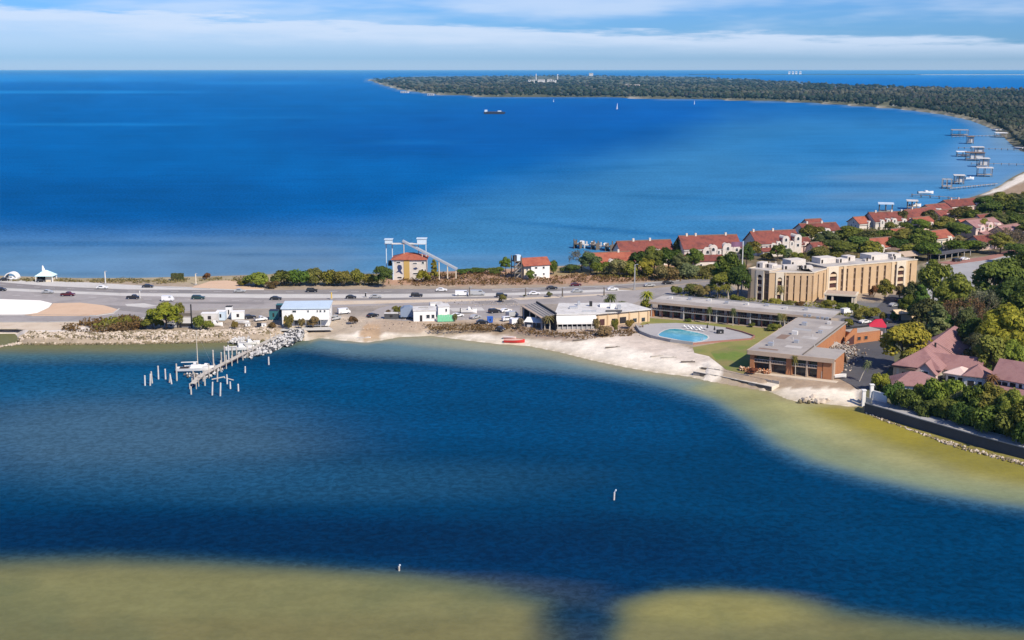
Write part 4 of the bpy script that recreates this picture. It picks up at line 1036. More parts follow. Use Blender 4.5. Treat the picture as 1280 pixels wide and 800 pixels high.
MB().box(lc.x - 4.3, lc.x + .3, la.y - 1.5, la.y + 2.1, la.z + 2.001, la.z + 2.3).build("lookout_roof", M['bluewh'], sl)
for x in (la.x + .3, lb.x - .2, lc.x - 3.6, lc.x - .3): MB().tube((x, la.y + .8, 0), (x, la.y + .8, la.z - .36), .22).build("post", M['bluewh'], sl)

# ---- house with the dark stair tower
q, rz, L = fr((664, 348.5), (687, 347))
h2 = thing("gable_house", "small white house with a brick red gable roof and a dark stair tower", "house", q, rz)
t = MB(); gable_walls(t, 0, L, 0, 9, 0, 6.0, 2.4, 'x'); t.build("wall", M['white'], h2)
t = MB(); gable_roof(t, -3.2, L, 0, 9, 6.0, 2.6, 'x', .6); t.build("roof", M['orange'], h2)
MB().box(-3, -.002, 1, 9, 0, 5.8).build("side_wing", M['cream'], h2)
window(h2, 5.9, 0, 4.0, 1.2, 1.3); window(h2, 2.3, 0, 4.2, 1.4, 1.1); window(h2, 2, 0, .9, 1.4, 1.3); window(h2, 6., 0, 1.2, 1., 1.2); window(h2, -1.6, 1, 3.5, 1., 1.2)
t = MB()
for x in (-7.4, -4.2):
    for y_ in (1, 5): t.tube((x, y_, 0), (x, y_, 10.2), .22, n=4)
for z in (2.6, 5.2, 7.8): t.box(-7.6, -4.0, .8, 5.2, z, z + .25)
t.build("stair_tower", M['wooddk'], h2)
t = MB()
for z in (0, 2.7, 5.3): t.add([(-7.2, .9, z), (-7.2, 1.9, z), (-4.4, 1.9, z + 2.6), (-4.4, .9, z + 2.6), (-7.2, .9, z + .25), (-7.2, 1.9, z + .25), (-4.4, 1.9, z + 2.85), (-4.4, .9, z + 2.85)], [(0, 1, 2, 3), (7, 6, 5, 4), (0, 4, 5, 1), (1, 5, 6, 2), (2, 6, 7, 3), (3, 7, 4, 0)])
t.build("stairs", M['wood'], h2)
MB().box(-6.2, -4.3, 1.5, 4, 8.06, 10.6).build("cistern", M['bluewh'], h2)
MB().box(-7.4, -6.3, 1.5, 3.4, 8.06, 10.4).build("cistern", M['navy'], h2)

# ---- red roofed townhouses along the outer shore
def townhouse(a, b_, D, h, rh, label, gables=(), roof='redroof', wall='stucco', chim=(), wins=(), lower=None, name="townhouse", group="red roofed shore houses"):
    q, rz, L = fr(a, b_)
    o = thing(name, label, "house", q, rz, group)
    t = MB(); gable_walls(t, 0, L, 0, D, 0, h, rh, 'x'); t.build("wall", M[wall], o)
    t = MB(); gable_roof(t, 0, L, 0, D, h, rh, 'x', .7); r_ = t.build("roof", M[roof], o)
    for f in chim:
        c = MB().box(L * f - .45, L * f + .45, D / 2 - .45, D / 2 + .45, h + rh - 1, h + rh + 1.3).build("chimney", M[wall], r_)
    for f, w_, hh in gables:          # white gabled fronts with an arched window
        x = L * f
        g = xz(MB(), [(x - w_ / 2, 0), (x + w_ / 2, 0), (x + w_ / 2, hh)] + [(x + w_ / 2 * math.cos(math.pi * k / 8), hh + w_ * .42 * math.sin(math.pi * k / 8)) for k in range(1, 8)] + [(x - w_ / 2, hh)], -.9, D * .45).build("gable_front", M[wall], o)
        window(o, x, -.9, hh - 1.4, min(1.7, w_ * .4), 1.9, arch=True)
        if hh > 6: window(o, x, -.9, hh - 4.6, min(1.5, w_ * .4), 1.6)
        t = MB()
        for sg in (-1, 1): slab(t, [(x + sg * (w_ / 2 + .35), -.75, hh - .1), (x + sg * (w_ / 2 + .35), D * .5, hh - .1), (x, D * .5, hh + w_ * .42 + .25), (x, -.75, hh + w_ * .42 + .25)], .2)
        t.build("gable_roof", M[roof], o)
    for f, z in wins: window(o, L * f, 0, z, 1.3, 1.5)
    for f, z in ((.3, h - 2.4), (.65, h - 2.4), (.5, h - .6)): window(o, 0, D * f, z, 1.1, 1.3, -math.pi / 2)
    MB().box(-.75, L + .75, D / 2 - .25, D / 2 + .25, h + rh + .1, h + rh + .42).build("ridge_tiles", M['brownroof'], r_)
    MB().box(-.6, L + .6, -.95, -.78, h - .75, h - .55).build("gutter", M['white2'], o)
    if lower:
        x0, x1, d_, h_, r2 = lower
        t = MB(); t.box(L * x0, L * x1, -d_, -.002, 0, h_); t.build("porch_wall", M['pinkw'] if wall != 'stucco' else M['stucco'], o)
        t = MB(); slab(t, [(L * x0 - .4, -d_ - .5, h_), (L * x1 + .4, -d_ - .5, h_), (L * x1 + .4, -.01, h_ + r2), (L * x0 - .4, -.01, h_ + r2)], .22); t.build("porch_roof", M[roof], o)
        n = max(2, int((x1 - x0) * L / 4))
        for k in range(n): window(o, L * (x0 + (x1 - x0) * (k + .5) / n), -d_, .8, 1.3, 1.5)
    return o
townhouse((740, 339), (791, 336.5), 11, 3.6, 3.8, "low bright red hip house with one white chimney behind the sea grape shrubs", [(.5, 4.5, 3.4)], 'orange', chim=(.74,), wins=((.2, 1), (.8, 1)))
townhouse((777, 333), (842, 330.5), 13, 6.2, 4.6, "dark red roofed townhouse row with two white arched gables near the dock", [(.44, 3.4, 5.0), (.54, 2.6, 4.6), (.69, 4.6, 5.8), (.88, 4.2, 5.6), (.98, 2.4, 4.6)], chim=(.3, .62), wins=((.1, 3.2), (.3, 3.2), (.3, .6)), lower=(.0, .38, 4.5, 3.2, 2.4))
townhouse((855, 333.5), (925, 331.5), 15, 8.6, 4.8, "largest red roofed townhouse block with tall white gables behind the flagpole", [(.1, 2.6, 6.4), (.2, 2.6, 6.4), (.4, 4.6, 7.2), (.5, 4.2, 8.4), (.6, 2.6, 7.), (.76, 5.0, 8.6), (.92, 3.6, 8.)], chim=(.12, .28, .82), wins=((.3, 5.8), (.68, 3.2)), lower=(-.04, .64, 7., 3.6, 2.2))
townhouse((946, 320), (1000, 317.5), 14, 6.2, 5., "red roofed townhouse block with two white gable towers behind the hotel roof", [(.36, 2.8, 5.2), (.48, 2.6, 6.0), (.64, 3.8, 8.), (.78, 2.4, 6.), (.92, 4.0, 8.4)], chim=(.05, .5), wins=((.1, 3.2), (.22, 3.2)), lower=(.05, .5, 4., 2.8, 1.2))
townhouse((1006, 300), (1050, 298), 12, 4.6, 3.4, "dark red roofed cottage half hidden by trees above the hotel", [(.62, 3.4, 4.6)], chim=(.2, .62), wins=((.8, 2.),))
townhouse((1094, 287), (1144, 285), 14, 4.8, 4.2, "long dark red house with white dormers on the far shore", [(.15, 2.8, 4.6), (.3, 2.6, 5.2), (.45, 3.2, 5.), (.7, 3.2, 4.6), (.9, 3.2, 4.6)], chim=(.15, .55, .8))
townhouse((1141, 281), (1172, 277), 13, 4.2, 4.0, "maroon roofed shore house with one white gable beyond the long dark red house", [(.75, 3.6, 4.8)], chim=(.3,), wins=((.3, 1.6),))
townhouse((1166, 271), (1190, 268.5), 12, 3.6, 3.2, "small maroon roofed shore house just left of the twin chimney house", [(.3, 3., 3.8)], wins=((.7, 1.4),))
townhouse((1189, 267), (1229, 263.5), 13, 4.6, 3.2, "pink walled house with twin white chimneys at the shore end of the row", [(.8, 4.2, 4.)], wall='pinkw', chim=(.22, .45), wins=((.2, 2.), (.5, 2.)))
townhouse((1093, 321), (1121, 318.5), 11, 4.6, 3.6, "orange roofed cottage with a white arched front right behind the hotel end", [(.24, 4.2, 4.2)], 'orange', wins=((.6, 2.), (.85, 2.)))
townhouse((1170, 315.5), (1190, 313), 10, 7.2, 3.0, "narrow tall pale house with an orange gable roof beside the carport", [(.75, 3.4, 6.4)], 'orange', 'cream', wins=((.3, 4.), (.3, 1.2)))
townhouse((1207, 295), (1229, 293), 11, 4.8, 3.6, "orange roofed house left of the pale pink gabled house", [(.85, 3.2, 4.2)], 'orange', 'cream', wins=((.3, 2.),))
townhouse((1219, 299), (1252, 295), 13, 6.4, 3.2, "pale pink house with a cluster of steep gables below the brown field", [(.2, 4., 6.), (.5, 4.4, 6.8), (.82, 4.2, 6.)], 'pinkroof', 'pinkw', wins=((.35, 1.4), (.65, 1.4)), lower=(.1, .75, 4., 2.8, 1.4))
townhouse((1225, 313), (1256, 310), 9, 4.2, 2.6, "pink walled villa with a red roof above the brick pavement", [(.65, 3.6, 3.8)], 'redroof', 'pinkw', wins=((.2, 1.2), (.4, 1.2)))
for a_, b_, D_, h_, rh_, lb_, gs_, rf_, wl_ in (
 ((1012, 291), (1030, 290), 9, 4., 3., "tiny red roofed shore house peeping left of the half hidden cottage", [(.5, 2.6, 3.8)], 'redroof', 'stucco'),
 ((1074, 287), (1094, 285.5), 10, 3.6, 3., "small terracotta roofed house left of the long dark red house", [(.6, 2.8, 3.6)], 'orange', 'stucco'),
 ((1148, 289), (1168, 286.5), 9, 4., 3., "small terracotta roofed house below the maroon shore house", [(.3, 2.8, 4.), (.75, 2.6, 3.6)], 'orange', 'pinkw'),
 ((1176, 279), (1196, 276.5), 9, 4.2, 2.8, "pinkish house with a maroon roof below the small maroon roofed shore house", [(.5, 3., 4.2)], 'redroof', 'pinkw'),
 ((1120, 303), (1136, 301.5), 8, 3.8, 2.8, "small terracotta roofed house in the middle of the gardens", [(.5, 2.8, 3.6)], 'orange', 'cream'),
 ((1229, 287), (1250, 284.5), 9, 5., 3., "maroon roofed house behind the pale pink gabled house", [(.3, 2.8, 5.), (.75, 2.8, 4.6)], 'redroof', 'pinkw'),
 ((1256, 300), (1280, 296), 9, 4.2, 2.8, "grey pink house at the right edge behind the leafless thicket", [(.4, 3., 4.2)], 'pinkroof', 'pinkw'),
 ((1000, 316), (1014, 315), 8, 4.4, 2.6, "narrow maroon roofed house right of the white gable towers", [(.5, 2.8, 4.4)], 'redroof', 'pinkw'),
 ((1018, 320), (1032, 319), 7, 3.8, 2.4, "small pinkish house with a white gable above the timber fence", [(.5, 2.6, 4.)], 'redroof', 'pinkw')):
    townhouse(a_, b_, D_, h_, rh_, lb_, gs_, rf_, wl_)
q, rz, L = fr((1174, 326), (1214, 319.5))
cp = thing("carport", "long black flat carport in front of the narrow pale house", "carport", q, rz)
MB().box(0, L, 0, 6, 2.6, 2.9).build("roof", M['asph3'], cp)
for k in range(6): MB().box(.2 + k * (L - .6) / 5, .45 + k * (L - .6) / 5, .3, .55, 0, 2.59).build("post", M['white2'], cp)
MB().box(0, L, 5.7, 5.95, 0, 2.59).build("dark_backing", M['dark'], cp)
for i, (a, b_, lab) in enumerate((((1120, 322), (1160, 317.5), "brown shingled pavilion behind the right end of the hotel"), ((1122, 329), (1164, 325), "wide tan canopy in front of the brown pavilion behind the hotel"))):
    q, rz, L = fr(a, b_); o = thing("pavilion", lab, "pavilion", q, rz)
    t = MB(); hip_roof(t, 0, L, 0, 9, 3., 1.6, .6); t.build("roof", M['brownroof'] if i == 0 else M['fascia'], o)
    for x in (.3, L / 2, L - .3):
        for y_ in (.3, 8.7): MB().box(x - .15, x + .15, y_ - .15, y_ + .15, 0, 2.8).build("post", M['cream'], o)
q, rz, L = fr((946, 337), (1014, 334)); o = thing("timber_fence", "brown timber fence with leafless creeper behind the white hotel roof", "fence", q, rz)
for k in range(int(L / 1.0)): MB().box(k * 1.0, k * 1.0 + .9, 0, .12, 0, 3.2 + .3 * math.sin(k * 2.3)).build("board", M['wooddk'] if k % 3 else M['wood'], o)
MB().box(0, L, .121, .25, 2., 2.2).build("rail", M['wooddk'], o)

# ---- pink roofed houses at the right
q = G(1146, 470)
ph = thing("pink_roofed_house", "sprawling house with a long steep faded pink hip roof shaded by trees", "house", q, -.56)
def inp(px, py, z):
    d = G(px, py, z) - q; c, s = math.cos(.56), math.sin(.56); return Vector((d.x * c - d.y * s, d.x * s + d.y * c, z - Z))
rA, rB = inp(1148, 440, Z + 8.2), inp(1192, 405, Z + 8.2)          # main ridge runs away from the shore
rx = (rA.x + rB.x) / 2
x0, x1 = rx - 8.5, rx + 8.5; ya, yb2 = rA.y, rB.y
x0, x1 = rx - 6.2, rx + 7.2
MB().box(x0 + .7, x1 - .7, ya - .4, yb2 + 3, 0, 3.7).build("wall", M['cream'], ph)
t = MB(); hip_roof(t, x0, x1, ya - 1., yb2 + 4., 3.8, 4.4, .5); t.build("roof", M['pinkroof'], ph)
t = MB(); gable_walls(t, rx + 1, rx + 17, ya + 5, ya + 12, 0, 3.2, 3.3, 'x'); t.build("cross_wing", M['white'], ph)
t = MB(); gable_roof(t, rx + 1, rx + 17, ya + 5, ya + 12, 3.2, 3.4, 'x', .6); t.build("cross_roof", M['pinkroof'], ph)
t = MB(); gable_walls(t, rx + .5, rx + 6.5, ya - 3.5, ya + 5, 0, 3., 3., 'y'); t.build("gable_wing", M['pinkw'], ph)
t = MB(); gable_roof(t, rx + .5, rx + 6.5, ya - 3.5, ya + 5, 3., 3., 'y', .6); t.build("gable_wing_roof", M['pinkroof'], ph)
window(ph, rx + 3.5, ya - 3.5, 1.2, 2.2, 2.4); window(ph, x0 + 4, ya - .4, 1., 1.6, 1.6); window(ph, rx + 9, ya + 5, 1., 2.2, 1.5); window(ph, rx + 13, ya + 5, 1., 2.2, 1.5)
MB().tube((rx + 2, ya + 14, 5), (rx + 2, ya + 14, 8.6), .35).build("chimney", M['black'], ph)
t = MB(); slab(t, [(rx + .9, ya + 18, 7.9), (rx + 1.15, ya + 18, 7.8), (rx + 8., ya + 18, 4.5), (rx + 7.8, ya + 18.3, 4.6)], .2); t.build("roof_flashing", M['black'], ph)
def cottage(a, b_, D, h, rh, label, hip=True, roof='pinkroof', wall='white', opens=(), name="pink_roofed_cottage"):
    q, rz, L = fr(a, b_); o = thing(name, label, "house", q, rz)
    MB().box(0, L, 0, D, 0, h - .02).build("wall", M[wall], o)
    t = MB()
    if hip: hip_roof(t, 0, L, 0, D, h, rh, .7)
    else: gable_roof(t, 0, L, 0, D, h, rh, 'x', .7)
    t.build("roof", M[roof], o)
    if not hip: g = MB(); gable_walls(g, .01, L - .01, .01, D - .01, h - .03, h, rh - .1, 'x'); g.build("gable", M[wall], o)
    for x, z, w_, hh in opens: window(o, L * x, 0, z, w_, hh, pm='dark', fm=wall)
    return o
cottage((1117, 494), (1172, 497), 9, 3.2, 3., "low pink hipped roof nearest the seawall behind the dark hedge", opens=((.3, .6, 1.6, 1.6),))
cottage((1116, 470), (1142, 474), 8, 3.2, 2.2, "small brown roofed cottage tucked under the bright green tree", roof='brownroof', wall='tan2', opens=((.5, .6, 1.2, 1.4),), name="brown_roofed_cottage")
cottage((1205, 484), (1231, 487), 8, 3.6, 2.6, "small pink hip roofed house between the long hip roof and the white walled villa", opens=((.3, .5, 2.2, 1.8), (.75, .5, 1.4, 1.8)))
cottage((1182, 478), (1206, 482), 7, 3.0, 1.6, "white patio wing with a low pale pink roof in front of the long hip roof", roof='pinkw', opens=((.3, .4, 2.4, 1.9), (.75, .4, 1.6, 1.9)))
o = cottage((1240, 492), (1300, 503), 10, 5.0, 4.2, "white walled villa with a long pink gable roof at the right edge", hip=False, opens=((.12, 2.6, 2., 1.5), (.25, 2.6, 2., 1.5), (.42, 2.4, 2., 1.9), (.58, 2.4, 1.2, 1.9)))
t = MB(); slab(t, [(-.5, -4.4, 1.6), (17., -4.4, 1.6), (17., -.01, 3.), (-.5, -.01, 3.)], .2); t.build("porch_roof", M['pinkroof'], o)
for x in (.3, 5, 10, 14): MB().box(x, x + .3, -4., -3.7, 0, 1.7).build("post", M['white2'], o)
# ---------------------------------------------------------------- seawall, bulkhead, rocks
SW = [(1081, 503), (1110, 511), (1150, 523), (1177, 530.5), (1220, 543), (1278, 558), (1330, 571), (1450, 604), (1700, 676)]
SWI = [(1086, 498.5), (1114, 505.5), (1153, 516.5), (1182, 524), (1225, 536.5), (1284, 551), (1338, 563), (1458, 595), (1705, 664)]
P = [G(x, y, 3.) for x, y in SW]; Q = [G(x, y, 3.) for x, y in SWI]
wl = thing("seawall", "long dark seawall carrying a grey concrete walkway at the right shore", "seawall", (P[0].x, P[0].y, 0))
o2 = lambda v, z: (v.x - P[0].x, v.y - P[0].y, z)
t = MB()
for i in range(len(P) - 1): t.prism([o2(p_, 0)[:2] for p_ in (P[i], P[i + 1], Q[i + 1], Q[i])], -1.2, 2.75)
t.build("wall", M['concdk'], wl)
for i in range(len(P) - 1):          # deck slabs with open joints
    n = max(1, int((P[i + 1] - P[i]).length / 6))
    for k in range(n):
        f0, f1 = k / n + .004, (k + 1) / n - .004
        a_, b_, c_, d_ = P[i].lerp(P[i + 1], f0), P[i].lerp(P[i + 1], f1), Q[i].lerp(Q[i + 1], f1), Q[i].lerp(Q[i + 1], f0)
        nn = (a_ - d_).normalized() * .25
        MB().prism([o2(p_, 0)[:2] for p_ in (a_ + nn, b_ + nn, c_, d_)], 2.752, 3.02).build("slab", M['conc2'], wl)
for px, py, h_, lab in ((1079, 508, 4.6, "white square gate post at the water end of the seawall"), (1089, 499.5, 4.2, "white square gate post at the hedge end of the seawall gate")):
    p_ = G(px, py, 0 if px < 1085 else Z); t = MB().box(-.45, .45, -.45, .45, 0, h_).box(-.6, .6, -.6, .6, h_, h_ + .25); put(t.build("gate_post", M['white'], None, p_), None, lab, "post")
g_ = thing("garden_gate", "yellowish timber gate between the white gate posts of the seawall", "gate", G(1081, 503.5, 3.02), -.9)
for k in range(5): MB().box(.25 + k * .42, .55 + k * .42, 0, .08, .1, 1.7).build("board", M['palewood'], g_)
MB().box(.2, 2.3, .081, .14, .4, .55).box(.2, 2.3, .081, .14, 1.3, 1.45).build("rail", M['palewood'], g_)
q, rz, L = fr((1091, 500.5), (1108, 505)); put(MB().box(0, L, 0, .3, 0, 2.6).box(-.1, L + .1, -.06, .36, 2.601, 2.8).build("garden_wall", M['white'], None, q, rz), None, "short white garden wall behind the seawall gate", "wall")
# rocks at the toe of the seawall
rr = np.random.default_rng(5)
put(link("rubble_toe", rocks("rubble", rock_strip([(1178, 551), (1215, 563), (1250, 572), (1300, 585), (1420, 621)], 420, -1.7, .5, .16, .42, rr, lambda o: .06 + .16 * (o + 2.6) / 3), [M['rock'], M['rockdk']], rr)), "stuff", "pale and algae stained rubble heaped along the toe of the seawall", "rubble")
put(link("waterline_stones", rocks("stones", rock_strip([(1083, 516), (1110, 527), (1150, 541), (1180, 552)], 120, -.9, .4, .15, .38, rr, lambda o: .1), [M['rockdk'], M['rock']], rr)), "stuff", "thin line of dark stones at the foot of the seawall", "stones")
put(link("riprap", rocks("riprap", rock_strip([(22, 429), (60, 429.8), (150, 429), (250, 427.5), (330, 424), (352, 420)], 3400, -.9, 9.0, .22, .62, rr, lambda o: .22 + min(1.85, 1.05 * max(o, 0) ** .85), 3), [M['rock'], M['rock'], M['rockdk']], rr)), "stuff", "bank of pale limestone boulders along the inner shore of the causeway", "boulders")
put(link("riprap_stain", rocks("riprap", rock_strip([(24, 430), (60, 430.8), (150, 430), (250, 428.5), (330, 425)], 620, -1.1, .9, .22, .55, rr, lambda o: .1), [M['rockdk'], M['rockdk']], rr)), "stuff", "dark wet boulders at the waterline of the causeway bank", "boulders")
put(link("rock_spit", rocks("rocks", rock_strip([(-200, 443), (-60, 438), (0, 434.5), (27, 430)], 520, -1.1, 1.2, .2, .5, rr, lambda o: .3), [M['rock'], M['rock']], rr)), "stuff", "thin stone spit closing the small inlet at the left edge", "rocks")
# rubble mound either side of the pier root
sp = rock_strip([(306, 448), (330, 441), (352, 432), (368, 424), (374, 417)], 1000, -2.5, 4., .2, .65, rr, lambda o: .2 + rr.random() * 1.2, 3)
sp += rock_strip([(354, 434), (366, 428), (374, 420)], 520, -2.5, 3.4, .22, .75, rr, lambda o: .4 + rr.random() * 2.0, 3)
put(link("pier_rubble", rocks("rubble", sp, [M['rock2'], M['rock2'], M['concdk']], rr, .7)), "stuff", "heap of broken white concrete rubble beside the pier root", "rubble")
sp = rock_strip([(292, 431), (306, 424), (325, 419), (345, 414)], 420, -2.2, 2.6, .2, .6, rr, lambda o: .2 + rr.random() * 1.0)
put(link("pier_rubble", rocks("rubble", sp, [M['rock2'], M['rock2']], rr, .7)), "stuff", "broken white rubble on the shore side of the pier", "rubble")
# boulders on the small beach
for i, (px, py, s_, lab) in enumerate(((1000, 503, 0.72, "dark brown boulder at the left end of the rocks on the small beach"), (1005, 502, 0.94, "pale boulder second from the left on the small beach"), (1011, 503.5, 0.79, "brown boulder in the middle front of the small beach rocks"),
        (1016, 498, 0.86, "pale boulder at the back of the small beach rocks"), (1021, 503, 1.08, "broad flat pale slab in front of the small beach rocks"), (1028, 502.5, 0.94, "tan boulder to the right of the flat slab on the small beach"), (1026, 497, 0.58, "small grey stone behind the tan boulder on the small beach"),
        (1034, 501, 0.79, "tan boulder at the right end of the small beach rocks"), (1039, 496, 0.5, "pinkish stone on the dry sand above the beach rocks"), (1009, 498, 0.5, "small dark stone above the pale boulder on the beach"))):
    p_ = G(px, py, .3); put(link("boulder", rocks("boulder", [(0, 0, s_ * .3, s_, 0)], [M['rock' if 'pale' in lab or 'tan' in lab or 'pink' in lab else 'rockdk']], rr, 0), None, p_), None, lab, "boulder", "rocks on the small beach")
put(link("beach_pebbles", rocks("stones", rock_strip([(998, 503), (1015, 504), (1040, 503), (1055, 498)], 90, -.6, 3.2, .12, .4, rr, lambda o: .15 + .08 * max(0, o)), [M['rock'], M['rockdk']], rr)), "stuff", "small stones strewn round the beach boulders", "stones")
# timber bulkhead between beach and motel
BK = [(866, 470), (900, 476), (935, 483.5), (964, 489.5)]
P = [G(x, y, 0) for x, y in BK]; q = P[0]
bh = thing("bulkhead", "low weathered timber bulkhead of two steps below the motel lawn", "bulkhead", q)
for i in range(3):
    d = (P[i + 1] - P[i]); L = d.length; n = int(L / 2.2); rz = math.atan2(d.y, d.x)
    for k in range(n):
        c = P[i].lerp(P[i + 1], (k + .5) / n) - q
        link("plank", MB().box(-L / n * .48, L / n * .48, 0, .25, -1, 1.25 + .12 * (k % 2)).mesh("plank", M['wooddk' if k % 4 else 'wood']), bh, c, rz)
        link("plank", MB().box(-L / n * .46, L / n * .46, 4.2, 4.42, .5, 2.05 + .12 * (k % 3)).mesh("plank", M['wood' if k % 3 else 'wooddk']), bh, c, rz)
    link("cap", MB().box(-L / 2, L / 2, -.1, .28, 1.4, 1.52).mesh("cap", M['palewood']), bh, (P[i] + P[i + 1]) / 2 - q, rz)
    link("fill", MB().box(-L / 2, L / 2, .29, 4.19, .2, 1.42).mesh("fill", M['wsand2']), bh, (P[i] + P[i + 1]) / 2 - q, rz)
# driftwood, wrack and broken timber on the sand
for i, (px, py, L, a, lab) in enumerate(((725, 426, 5, .1, "long dark driftwood log at the top of the white beach"), (766, 435, 5, .05, "dark driftwood log halfway along the white beach"), (821, 446, 4, .2, "short driftwood log below the pool"), (836, 448, 5, -.1, "bleached log right of the short driftwood"), (860, 453, 4.5, -.1, "dark log near the bulkhead on the sand"), (884, 460, 5, .3, "broken timber lying at the left end of the bulkhead"), (893, 463, 4, -.5, "broken beam leaning on the bulkhead end"), (850, 430, 4, -.2, "dark log at the edge of the pool wall"), (870, 440.5, 6, .15, "dark plank heap on the dry grass below the pool"), (698, 421, 3, .4, "small dark log by the restaurant terrace"))):
    p_ = G(px, py, 1.6); t = MB(); t.tube((-L / 2, 0, .2), (L / 2, .3, .25), .28, .2, 6); t.tube((L * .1, .1, .25), (L * .35, .9, .5), .14, .06, 5)
    put(t.build("driftwood", M['wooddk' if 'dark' in lab else 'wood'], None, p_, a), None, lab, "driftwood", "driftwood on the beach")
put(link("beach_wrack", rocks("wrack", rock_strip([(640, 424), (700, 430), (760, 438), (820, 450), (870, 462)], 150, 1.5, 9, .1, .34, rr, lambda o: min(2., .2 + .13 * o)) + [(p_.x, p_.y, Z + .05, rr.uniform(.1, .35), 0) for p_ in [G(rr.uniform(655, 800), rr.uniform(405, 420)) for _ in range(160)]], [M['wooddk'], M['rock']], rr)), "stuff", "scattered wrack and debris on the sand before the restaurant", "debris")
put(link("yard_debris", rocks("debris", [(p_.x, p_.y, Z + .1, rr.uniform(.06, .24), int(rr.integers(0, 3))) for p_ in [G(rr.uniform(555, 650), rr.uniform(374, 383)) for _ in range(150)] + [G(rr.uniform(425, 640), rr.uniform(398, 412)) for _ in range(170)] + [G(rr.uniform(255, 350), rr.uniform(399, 411)) for _ in range(170)]], [M['rock'], M['wooddk'], M['rock']], rr)), "stuff", "stones and small debris scattered over the boat yard ground", "debris")
# wreckage on the right edge of the motel roof
wr = []
for _ in range(520):
    x, y = WA * .82 + rr.normal() * 3.0, 27 + rr.normal() * 8; c, s = math.cos(RZ), math.sin(RZ)
    if x < WM: x = WM + rr.random() * 3
    zz = rr.random() * max(.4, 5.2 - abs(x - WA * .8) * .5 - abs(y - 27) * .12)
    wr.append((A0.x + x * c - y * s, A0.y + x * s + y * c, Z + zz, rr.uniform(.1, .42), int(rr.integers(0, 4))))
put(link("wreckage_heap", rocks("wreckage", wr, [M['wood'], M['brownroof'], M['wooddk'], M['rock']], rr, .9)), "stuff", "heap of storm wreckage spilling off the right edge of the motel roof", "wreckage")
for i, (x, y, a, L, lab) in enumerate(((WA - 4.0, 22, .5, 4.5, "pale torn off ridge board lying near the front of the motel roof wreckage"), (WA - 3.5, 37, -.6, 4.5, "pale torn off ridge board at the back of the motel roof wreckage"), (WA - 5.2, 30, 1.3, 4, "short pale board on the motel roof wreckage"))):
    c, s = math.cos(RZ), math.sin(RZ)
    put(MB().box(-L / 2, L / 2, -.28, .28, 0, .2).build("roof_board", M['palewood'], None, (A0.x + x * c - y * s, A0.y + x * s + y * c, Z + (3.2, 1.8, 3.0)[i]), RZ + a), None, lab, "board", "boards torn off the motel roof")
bp = rocks("brick_heap", [(A0.x + math.cos(RZ) * x - math.sin(RZ) * y, A0.y + math.sin(RZ) * x + math.cos(RZ) * y, Z + max(.1, h_), s_, int(rr.integers(0, 2))) for x, y, h_, s_ in [(rr.uniform(-3, 7), rr.uniform(-2.6, -.6), rr.uniform(0, 1.2), rr.uniform(.12, .34)) for _ in range(260)]], [M['brick'], M['peach']], rr, .8)
put(link("brick_heap", bp), "stuff", "heap of fallen orange brick at the left front corner of the motel", "rubble")
fc = MB().box(0, 25, 1.6, 4.2, -.4, .06); put(fc.build("terrace_slab", M['tan_sand'], None, (A0.x - math.sin(RZ) * -5 + 2, A0.y + math.cos(RZ) * -5 - 1, Z), RZ), "structure")

# ---------------------------------------------------------------- pier, piles, boats
pp = [G(241, 478.5, 1.9), G(250, 469, 1.9), G(272, 457, 1.9), G(300, 443, 1.9), G(330, 427.5, 1.9), G(352, 416.5, 1.9)]
PLK = MB().box(-.24, .24, -.85, .85, 1.62, 1.72).mesh("plank", M['palewood'])
pier = thing("pier", "narrow weathered boardwalk pier running out from the rubble to the sailboat", "pier", (pp[0].x, pp[0].y, 0))
for a_, b_ in zip(pp, pp[1:]):
    d = b_ - a_; L = d.length; rz = math.atan2(d.y, d.x); n = int(L / .55)
    for k in range(n): link("plank", PLK, pier, a_.lerp(b_, (k + .5) / n) - pp[0], rz + .02 * math.sin(k * 5.1))
    for sd_i in (-.6, .6): link("stringer", MB().box(-L / 2, L / 2, sd_i - .1, sd_i + .1, 1.25, 1.61).mesh("stringer", M['wooddk']), pier, (a_ + b_) / 2 - pp[0], rz)
    m_ = int(L / 4.5) + 1
    for k in range(m_):
        for sd_i in (-.95, .95):
            c = a_.lerp(b_, k / m_) - pp[0]; c += Vector((-math.sin(rz), math.cos(rz), 0)) * sd_i
            link("pile", MB().tube((0, 0, -2), (0, 0, 1.7 + .9 * ((k * 7 + int(sd_i > 0) * 3) % 3)), .16).mesh("pile", M['palewood']), pier, (c.x, c.y, 0))
for o_ in pier.children: o_.location.z = 0
def pile(px, yt, yb, label, lean=0., r=.24, m='palewood', group="mooring piles round the pier", name="mooring_pile"):
    p_ = G(px, yb, 0); h = (yb - yt) / ((yb - HOR) / CAM_H)
    t = MB().tube((0, 0, -2.5), (lean * h, 0, h), r * 1.1, r * .9, 7); t.tube((lean * h, 0, h), (lean * h, 0, h + .12), r * 1.05, r * .6, 7)
    return put(t.build(name, M[m], None, p_), None, label, "pile", group)
